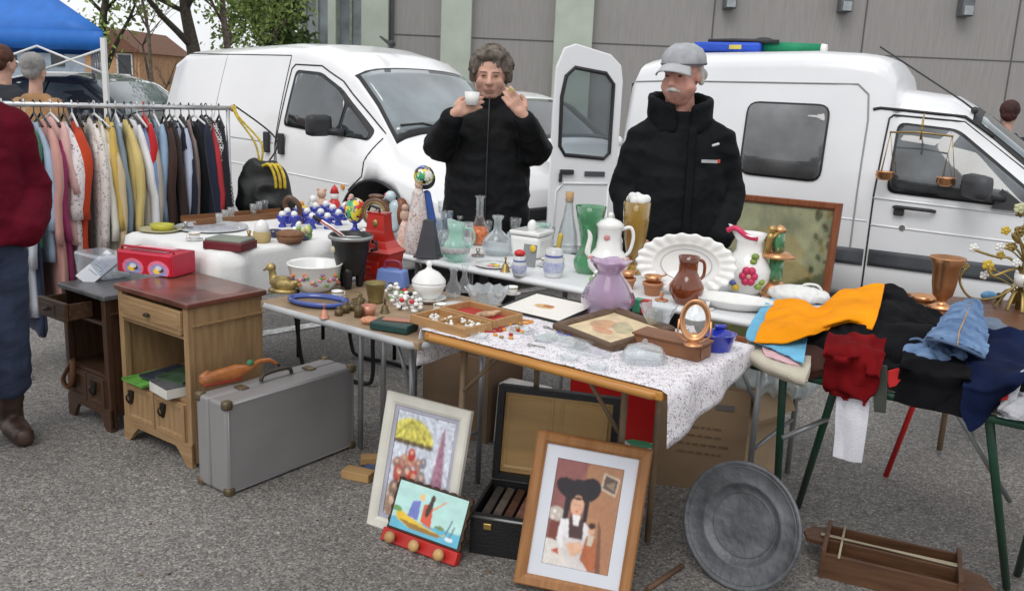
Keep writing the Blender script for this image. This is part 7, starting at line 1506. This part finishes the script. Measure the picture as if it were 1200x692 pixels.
# --- balance scale hung from the van's gutter
pc = Vector((org2.x, org2.y, 0))+Matrix.Rotation(A2, 3, 'Z') @ Vector((1.97, -.84, 0)); t = thing('balance_scale', 'brass beam scale with two copper pots hung against the van window', 'scale', (pc.x, pc.y, 1.34), A2+R(4))
m = MB(); m.tube([(-.175, 0, 0), (0, 0, .008), (.175, 0, -.004)], .006, 8); m.build('beam', brass, t); m = MB(); m.tube([(0, 0, .08), (0, 0, -.035)], .006, 8); m.ball((0, 0, .05), .011); m.tube([(0, 0, .08), (0, .06, .115), (0, .14, .115)], .004, 6); m.build('suspension', brass, t)
for sx_, dz in ((-.17, -.27), (.17, -.28)):
    for k in range(3): a = k*2.09; m = MB(); m.tube([(sx_, 0, 0), (sx_+.045*math.cos(a), .045*math.sin(a), dz+.03)], .0022, 5); m.build('chain', brass, t)
    m = MB(); m.lathe([(0, -.02), (.035, -.018), (.055, .005), (.052, .028), (.058, .034), (.05, .032), (.045, .006), (0, -.012)], 24, (sx_, 0, dz), caps=False); m.build('pot', copper, t)

# --- more small glass and china
for (px, py, r_, h_, z_, lb) in ((612, 389, 15, 3, Z3, 'round cut glass saucer among the red beads'), (638, 398, 15, 4, Z3, 'round pressed glass dish left of the clear trays'), (668, 421, 12, 4, Z3, 'little glass dish nearest the orange table edge'), (562, 396, 11, 4, Z3, 'small glass coaster beside the wooden box corner'), (700, 432, 13, 4, Z3, 'flat glass ashtray left of the butter dish')):
    i = It('glass_dish', lb, 'dish', px, py, z_); i.lathe('dish', [(0, 0), (r_*.6, 0), (r_, h_), (r_*.95, h_+.6), (r_*.55, 1), (0, 1)], crystal, seg=24, wave=lambda a, r, z: (r*(1+.05*math.cos(a*12)), z))
for (px, py, r_, h_, lb) in ((540, 276, 6, 24, 'thin stemmed glass right behind the mint pitcher'), (571, 280, 6, 22, 'small clear glass between flask and decanter'), (603, 281, 7, 26, 'narrow glass behind the decanter shoulder'), (645, 283, 6, 18, 'short clear glass right of the square tureen'), (520, 262, 8, 26, 'smoky glass furthest back by the padded jacket')):
    i = It('drinking_glass', lb, 'glass', px, py, Z4); i.lathe('glass', [(0, 0), (r_*.8, 0), (r_*.7, 1), (1.2, 2), (1.2, h_*.35), (r_*.8, h_*.5), (r_, h_), (r_*.9, h_), (r_*.7, h_*.52), (0, h_*.4)], clear, seg=20)
for (px, py, lb, mt_) in ((425, 281, 'white porcelain cup and ball beside the clock', porc), (432, 268, 'tiny teal bird figurine below the globe', MATS['pale_blue_glaze']), (655, 312, 'small yellow flower ornament before the corked bottle', MATS['yellow_wax']), (694, 330, 'tiny green clover ornament below the green vase', MATS['leaf_glaze'])):
    i = It('ornament', lb, 'ornament', px, py, Z4 if px > 500 else Z1)
    for j in range(4): m = MB(); m.ball((rg.uniform(-4, 4), rg.uniform(-3, 3), 3+3*j), 4-.5*j, seg=12, n=8); i.part('bead', m, mt_ if j % 2 == 0 else porc)

silver = mat('tarnished_silver', (.42, .41, .38), .3, metal=.8, var=.25)
def spoon(px, py, z, rz, lb):
    i = It('spoon', lb, 'spoon', px, py, z, rz); m = MB(); m.ball((0, 0, 1.2), 3.2, (1.5, 1, .35)); i.part('bowl', m, silver); m = MB(); m.tube([(3, 0, 1.4), (10, 0, 1.2), (18, 0, 1)], .8, 6); i.part('handle', m, silver)
spoon(655, 391, Z3, .3, 'silver spoon lying left of the ornate dark frame'); spoon(622, 405, Z3, -.4, 'silver spoon nearest the orange table edge'); spoon(586, 374, Z3, .8, 'silver spoon against the red lined box side'); spoon(640, 384, Z3, -.9, 'silver spoon below the pale mounted picture')
def cs_(px, py, z, lb):
    i = It('cup_and_saucer', lb, 'cup', px, py, z, R(px)); i.lathe('saucer', [(0, 0), (6, 0), (10, 2), (10, 2.6), (5, 1), (0, 1)], porc, seg=24); i.lathe('cup', [(0, 1), (3.5, 1), (6, 5), (6.8, 10), (6.1, 10), (5.2, 5), (0, 2.5)], porc, seg=24); m = MB(); m.tube([(6, 0, 9), (10, 0, 8), (9, 0, 4), (5, 0, 4)], .8, 6); i.part('handle', m, porc); m = MB(); m.lathe([(6.9, 8), (7.05, 8.6), (6.95, 9.2)], 24, caps=False); i.part('gilt_band', m, MATS['gilt'])
cs_(517, 365, Z3, 'china cup and saucer behind the sorting box'); cs_(600, 345, Z3, 'china cup and saucer right of the cut crystal bowl'); cs_(448, 300, Z4, 'china cup and saucer right of the red grinder'); cs_(640, 312, Z4, 'china cup and saucer under the square tureen'); cs_(395, 350, Z2, 'china cup and saucer between enamel bowl and brass mortar'); cs_(228, 282, Z1, 'china cup and saucer in front of the silver-rimmed tray')
for k, (px, py, z, c_) in enumerate(((420, 352, Z2, brass), (451, 366, Z2, brassd), (380, 372, Z2, MATS['pink_copper']), (292, 279, Z1, brass), (218, 268, Z1, silver), (560, 300, Z4, silver), (592, 318, Z4, brass), (775, 352, Z4, terra), (829, 362, Z4, porc), (890, 358, Z4, brass))):
    lb = ['brass candle holder behind the small weights', 'dark brass bell right of the mortar', 'small copper bell at the edge of the blue oval tray', 'brass candle holder between dark red box and egg basket', 'silver candle holder between plate and round tray', 'silver candle holder beneath the mint pitcher', 'brass bell before the fruit motif dish', 'terracotta candle holder left of the brown jug', 'white china candle holder right of the brown jug', 'brass bell beneath the floral pitcher'][k]
    i = It('candle_holder' if 'holder' in lb else 'bell', lb, 'candle holder' if 'holder' in lb else 'bell', px, py, z)
    if 'holder' in lb: i.lathe('dish', [(0, 0), (7, 0), (8, 1.5), (7, 1.6), (0, 1)], c_, seg=20); i.lathe('socket', [(0, 1), (2.4, 1), (1.6, 4), (2.8, 9), (2, 9), (0, 7)], c_, seg=16)
    else: i.lathe('bell', [(6, 0), (5, 2), (3.4, 8), (1.5, 10), (0, 10)], c_, seg=20); i.lathe('handle', [(0, 10), (1.2, 10), (.9, 14), (1.8, 16), (0, 18)], c_, seg=12)
for k, (x0, y0, mt_) in enumerate(((612, 378, MATS['orange_glaze']), (664, 392, cob), (575, 388, MATS['red_lining']))):
    i = It('necklace', ['amber bead necklace coiled beside the mounted picture', 'blue bead necklace coiled left of the ornate frame', 'red bead necklace coiled beside the sorting box'][k], 'necklace', x0, y0, Z3)
    m = MB(); [m.ball((11*math.cos(a)*(1+.2*math.sin(3*a+k)), 7*math.sin(a), 1.4), 1.5, seg=8, n=5) for a in np.linspace(0, 6.1, 30)]; i.part('bead_string', m, mt_)
# fuller flower lamp
lamp_t = [o for o in bpy.data.objects if o.name == 'flower_lamp'][0]; ls = mpp(lamp_t.location); rg = random.Random(21)
for k in range(26):
    a = rg.uniform(0, 6.28); h_ = rg.uniform(28, 118); r_ = rg.uniform(14, 46)*(1-.3*(h_ > 90)); e_ = Vector((r_*math.cos(a), r_*math.sin(a)*.7, h_))
    m = MB(); m.tube(spline([(2*math.cos(a), 2*math.sin(a), h_-16), tuple(e_*.55+Vector((0, 0, h_*.45-4))), tuple(e_)], 4), 1.0, 5); m.build('arm', gm, lamp_t, scale=ls)
    m = MB(); 
    if k % 3: 
        m.ball(e_, 2)
        for j in range(5): q = j*1.257; m.ball(e_+Vector((3.6*math.cos(q), 0, 3.2*math.sin(q))), 2.3, (1, .5, 1), seg=8, n=6)
        m.build('flower', [yel, pal, gm, porc][k % 4], lamp_t, scale=ls)
    else: m.ball(e_, 6, (1.6, .3, .6), rot=(0, rg.uniform(-1, 1), a), seg=10, n=6); m.build('leaf', gm, lamp_t, scale=ls)
# ================================================================ heap of clothes on the green framed table
E0 = Vector((0, 0, EYE))
def fp(px, py, off=.02):   # point on the vertical plane 'off' in front of the green table's front edge
    d = _ray(px, py); t = ((T5-V*off-Vector((0, 0, 0))).dot(V))/(d.dot(V)); return Vector((d.x*t, d.y*t, EYE+d.z*t))
def cpt(c): return fp(c[0], c[1], c[3] if len(c) > 3 else .02) if c[2] == 'f' else atz(*c)
def cr(p0, p1, p2, p3, t): return .5*((2*p1)+(p2-p0)*t+(2*p0-5*p1+4*p2-p3)*t*t+(3*p1-3*p2+p3-p0)*t**3)
def along(P, u):
    n = len(P)-1; x = min(u*n, n-1e-6); k = int(x); t = x-k; return cr(P[max(k-1, 0)], P[k], P[k+1], P[min(k+2, n)], t)
def cloth(name, label, rows, material, amp=.006, sc=14, seed=0, thick=.0045, nu=60, nv=46, cat='garment', group='clothes heaped on the green table', extra=None, dirn=(1, 1, .5)):
    G_ = [[cpt(c) for c in r] for r in rows]; mb = MB()
    def S(u, v): return along([along(r, u) for r in G_], v)
    def fn(u, v):
        p = S(u, v); e = .01; a = S(min(1, u+e), v)-S(max(0, u-e), v); b = S(u, min(1, v+e))-S(u, max(0, v-e)); n = a.cross(b)
        if n.length > 1e-9: n.normalize()
        if n.z < 0 and abs(n.z) > .2: n = -n
        q = Vector((p.x*sc*dirn[0]+seed, p.y*sc*dirn[1], p.z*sc*dirn[2]))
        edge = 1-.0*min(1, min(u, 1-u)*8)
        r_ = (1-abs(noise.noise(q))*2.6)*amp+noise.noise(q*2.7)*amp*.6
        return p+n*r_
    mb.sheet(fn, nu, nv); o = mb.build(name, material, solid=thick, fixn=True); o.modifiers['s'].offset = 0
    md = o.modifiers.new('u', 'SUBSURF'); md.levels = 1; md.render_levels = 1
    tag(o, label, cat, group); return o
def fab(name, c, **k): return mat(name, tuple(x*.85 for x in srgb(*c)), .9, var=.10, vscale=7, bump=.35, bscale=220, spec=.15, **k)
f_or = fab('fabric_orange', (255, 160, 20)); f_bk = mat('fabric_black', (.008, .008, .0095), .9, var=.3, bump=.3, bscale=200, spec=.1); f_rd = mat('fabric_dark_red', (.17, .006, .008), .9, var=.2, bump=.3, bscale=200, spec=.1); f_bl = fab('fabric_sky', (120, 190, 225)); f_br = mat('fabric_brown', (.055, .018, .012), .85, var=.2)
f_wh = fab('fabric_white', (232, 232, 240)); f_be = fab('fabric_beige', (205, 198, 180)); f_pk = fab('fabric_pink', (225, 185, 190)); f_nv = mat('fabric_navy', (.007, .013, .045), .9, var=.25, bump=.3, bscale=200, spec=.1); f_gr = mat('fabric_olive', (.045, .05, .042), .9); f_rd2 = mat('fabric_red', (.55, .02, .02), .8); f_gy = fab('fabric_grey', (190, 190, 196))
def denim():
    m = mat('denim', (.19, .29, .46), .9, var=.22, vscale=16, bump=.5, bscale=300, col2=(.08, .14, .27), spec=.1); return m
dn = denim()
# solid core of the heap
mb = MB(); 
for (x, y, r_, sz) in ((.22, .26, .17, .42), (.45, .27, .18, .48), (.68, .27, .17, .42), (.82, .30, .08, .35)):
    p = T5+U*x+V*y; mb.ball((p.x, p.y, .70+r_*sz*.55), r_, (1, 1, sz))
tag(organic(mb, 'clothes_heap_core', f_bk, None, voxel=.012, smooth=3, disp=folds(.012, (9, 9, 9), 2)), 'crumpled black knitwear buried at the bottom of the clothes heap', 'garment', 'clothes heaped on the green table')
cloth('garment', 'beige folded cloth at the left end of the heap', [[(886, 396, .735), (915, 404, .735), (950, 414, .735)], [(876, 404, .735), (905, 418, .735), (950, 432, .735)], [(872, 412, .728), (902, 430, .725), (945, 446, .722)], [(876, 420, .705), (903, 436, .703), (944, 450, .703)]], f_be, .002, 12, 1, .022)
cloth('garment', 'pale pink top peeking out over the beige cloth', [[(895, 398, .755), (912, 398, .757), (930, 404, .755)], [(893, 408, .753), (912, 416, .753), (935, 424, .750)], [(898, 418, .744), (915, 424, .744), (938, 430, .742)]], f_pk, .004, 20, 2)
cloth('garment', 'sky blue t-shirt under the orange one, two corners showing', [[(902, 350, .775), (925, 352, .785), (950, 356, .785)], [(884, 372, .775), (915, 378, .78), (948, 384, .775)], [(874, 396, .765), (912, 400, .77), (945, 404, .77)], [(890, 402, .765), (915, 414, .762), (942, 426, .760)]], f_bl, .004, 16, 3)
cloth('garment', 'black jacket spread under and to the right of the orange one', [[(1020, 336, .83), (1048, 338, .84), (1074, 352, .81), (1110, 374, .75)], [(1000, 362, .82), (1040, 366, .83), (1070, 376, .80), (1104, 392, .755)], [(940, 386, .78), (1010, 390, .80), (1060, 402, .77), (1098, 412, .745)], [(935, 402, .755), (1000, 408, .77), (1050, 420, .745), (1090, 428, .735)], [(950, 418, .735), (1000, 428, .74), (1046, 436, 'f', .02), (1090, 444, 'f', .02)]], f_bk, .018, 11, 5)
cloth('garment', 'bright orange shirt spread over the top of the heap', [[(908, 354, .80), (940, 352, .815), (962, 360, .81), (990, 341, .845), (1037, 334, .86)], [(897, 372, .795), (930, 368, .82), (960, 372, .815), (992, 358, .845), (1033, 354, .855)], [(890, 388, .785), (922, 386, .81), (958, 382, .82), (990, 374, .835), (1028, 372, .84)], [(884, 403, .765), (920, 401, .785), (952, 394, .80), (978, 382, .81), (1000, 380, .815), (1022, 389, .81)]], f_or, .008, 10, 7, .007, 56, 40)
cloth('garment', 'chocolate brown cloth hanging at the table edge left of the red one', [[(945, 390, .775), (962, 390, .775), (975, 395, .77)], [(936, 410, .755), (955, 412, .755), (972, 414, .755)], [(936, 428, 'f', .015), (950, 432, 'f', .02), (966, 430, 'f', .02)], [(940, 442, 'f', .02), (948, 446, 'f', .02), (968, 438, 'f', .02)]], f_br, .005, 18, 4)
cloth('trousers', 'white trouser leg hanging below the dark red cloth', [[(984, 440, 'f', .012), (1002, 444, 'f', .012), (1020, 446, 'f', .012)], [(979, 480, 'f', .015), (1000, 486, 'f', .018), (1018, 484, 'f', .015)], [(978, 510, 'f', .015), (996, 516, 'f', .018), (1014, 516, 'f', .015)], [(976, 534, 'f', .015), (994, 540, 'f', .018), (1010, 542, 'f', .015)]], f_wh, .003, 14, 6)
cloth('garment', 'dark red sweater hanging over the front edge in two lobes', [[(972, 392, .815), (1000, 394, .825), (1038, 398, .82)], [(966, 412, .785), (996, 416, .80), (1036, 416, .795)], [(963, 434, 'f', .04), (992, 438, 'f', .055), (1032, 438, 'f', .055)], [(962, 452, 'f', .04), (990, 460, 'f', .055), (1027, 460, 'f', .05)], [(964, 462, 'f', .025), (985, 468, 'f', .045), (1000, 470, 'f', .03), (1012, 477, 'f', .05), (1018, 474, 'f', .03)]], f_rd, .015, 14, 8, dirn=(1, 1, .25))
cloth('strap', 'dark olive strap hanging between the red and black garments', [[(1024, 425, 'f', .03), (1040, 428, 'f', .03)], [(1023, 450, 'f', .03), (1040, 453, 'f', .03)], [(1024, 482, 'f', .03), (1038, 484, 'f', .03)]], f_gr, .001, 14, 6, nu=8, nv=14)
cloth('garment', 'small bright red cloth corner between strap and black trousers', [[(1040, 434, 'f', .022), (1064, 428, 'f', .022)], [(1040, 446, 'f', .022), (1056, 444, 'f', .022)], [(1042, 454, 'f', .022), (1050, 452, 'f', .022)]], f_rd2, .002, 14, 6, nu=12, nv=10)
cloth('trousers', 'black trousers hanging over the front edge beneath the jeans', [[(1060, 408, .775), (1095, 410, .78), (1135, 415, .775)], [(1056, 424, 'f', .02), (1095, 430, 'f', .03), (1138, 438, 'f', .03)], [(1050, 448, 'f', .03), (1090, 456, 'f', .04), (1134, 462, 'f', .035)], [(1046, 470, 'f', .03), (1084, 480, 'f', .04), (1128, 488, 'f', .03)]], f_bk, .013, 10, 9)
cloth('garment', 'navy blue cloth hanging to a point at the right of the heap', [[(1142, 388, .84), (1176, 388, .85), (1230, 392, .84)], [(1134, 416, .80), (1172, 420, .81), (1220, 426, .80)], [(1129, 446, 'f', .05), (1162, 452, 'f', .06), (1202, 444, 'f', .05)], [(1126, 478, 'f', .045), (1150, 486, 'f', .05), (1176, 474, 'f', .04)], [(1130, 492, 'f', .045), (1138, 506, 'f', .05), (1160, 488, 'f', .04)]], f_nv, .016, 10, 10, dirn=(1, 1, .3))
cloth('garment', 'white cloth with red stripe at the right frame edge', [[(1180, 446, 'f', .03), (1200, 432, 'f', .03)], [(1174, 462, 'f', .03), (1196, 452, 'f', .03)], [(1172, 474, 'f', .03), (1190, 468, 'f', .03)]], f_wh, .003, 14, 6, nu=14, nv=12)
cloth('garment', 'red hem showing beneath the white cloth at right edge', [[(1166, 466, 'f', .036), (1182, 462, 'f', .036)], [(1165, 471, 'f', .036), (1181, 468, 'f', .036)]], f_rd2, .001, 14, 6, nu=8, nv=4)
cloth('garment', 'crumpled pale grey socks at the right end of the table', [[(1172, 462, .735), (1190, 460, .745), (1225, 462, .74)], [(1170, 476, .73), (1190, 478, .745), (1222, 478, .74)], [(1172, 488, .71), (1190, 492, .72), (1215, 494, .71)]], f_gy, .010, 26, 11)
cloth('garment', 'grey-blue denim collar behind the pale jeans', [[(1150, 374, .82), (1168, 374, .82), (1180, 384, .81)], [(1150, 388, .81), (1165, 390, .81), (1184, 396, .80)]], mat('denim_grey', (.14, .18, .25), .9, var=.3), .006, 30, 12, nu=20, nv=12)
# jeans: two trouser legs with open hems
t = thing('jeans', 'pale blue denim jeans folded on top of the heap with open hems', 'jeans', (0, 0, 0), group='clothes heaped on the green table')
def panel(rows, **k):
    o = cloth('leg', 'x', rows, dn, group=None, **k)
    for k_ in ('label', 'category'): del o[k_]
    o.parent = t; return o
under = [[(1072, 390, .815), (1098, 388, .825), (1124, 398, .825)], [(1060, 400, .80), (1086, 406, .815), (1130, 414, .815)], [(1058, 412, .785), (1085, 420, .80), (1138, 422, .80)], [(1066, 422, .772), (1095, 429, .778), (1146, 427, .785)]]
over = [[(1119, 358, .86), (1137, 351, .875), (1150, 360, .86)], [(1105, 374, .86), (1130, 369, .885), (1155, 386, .85)], [(1094, 388, .85), (1122, 386, .88), (1157, 404, .84)], [(1086, 398, .84), (1104, 399, .87), (1128, 407, .865), (1153, 419, .825)]]
panel(under, amp=.010, sc=20, seed=6, thick=.006); panel(over, amp=.010, sc=19, seed=3, thick=.006)
hm_ = mat('denim_hem', (.10, .16, .27), .9)
for row in (under[-1], over[-1]):
    m = MB(); m.tube(spline([cpt(c) for c in row], 8), .0055, 8); m.build('hem', hm_, t)
m = MB(); m.tube(spline([cpt((1059, 411, .788)), cpt((1064, 400, .815)), cpt((1076, 397, .825)), cpt((1086, 404, .822)), cpt((1083, 416, .80)), cpt((1070, 423, .776))], 5), .005, 8); m.build('hem', hm_, t)
m = MB(); m.tube([cpt((1138, 353, .884)), cpt((1132, 370, .895)), cpt((1124, 388, .889)), cpt((1122, 404, .876))], .0022, 5); m.build('seam', mat('seam_orange', (.4, .25, .12), .8), t)
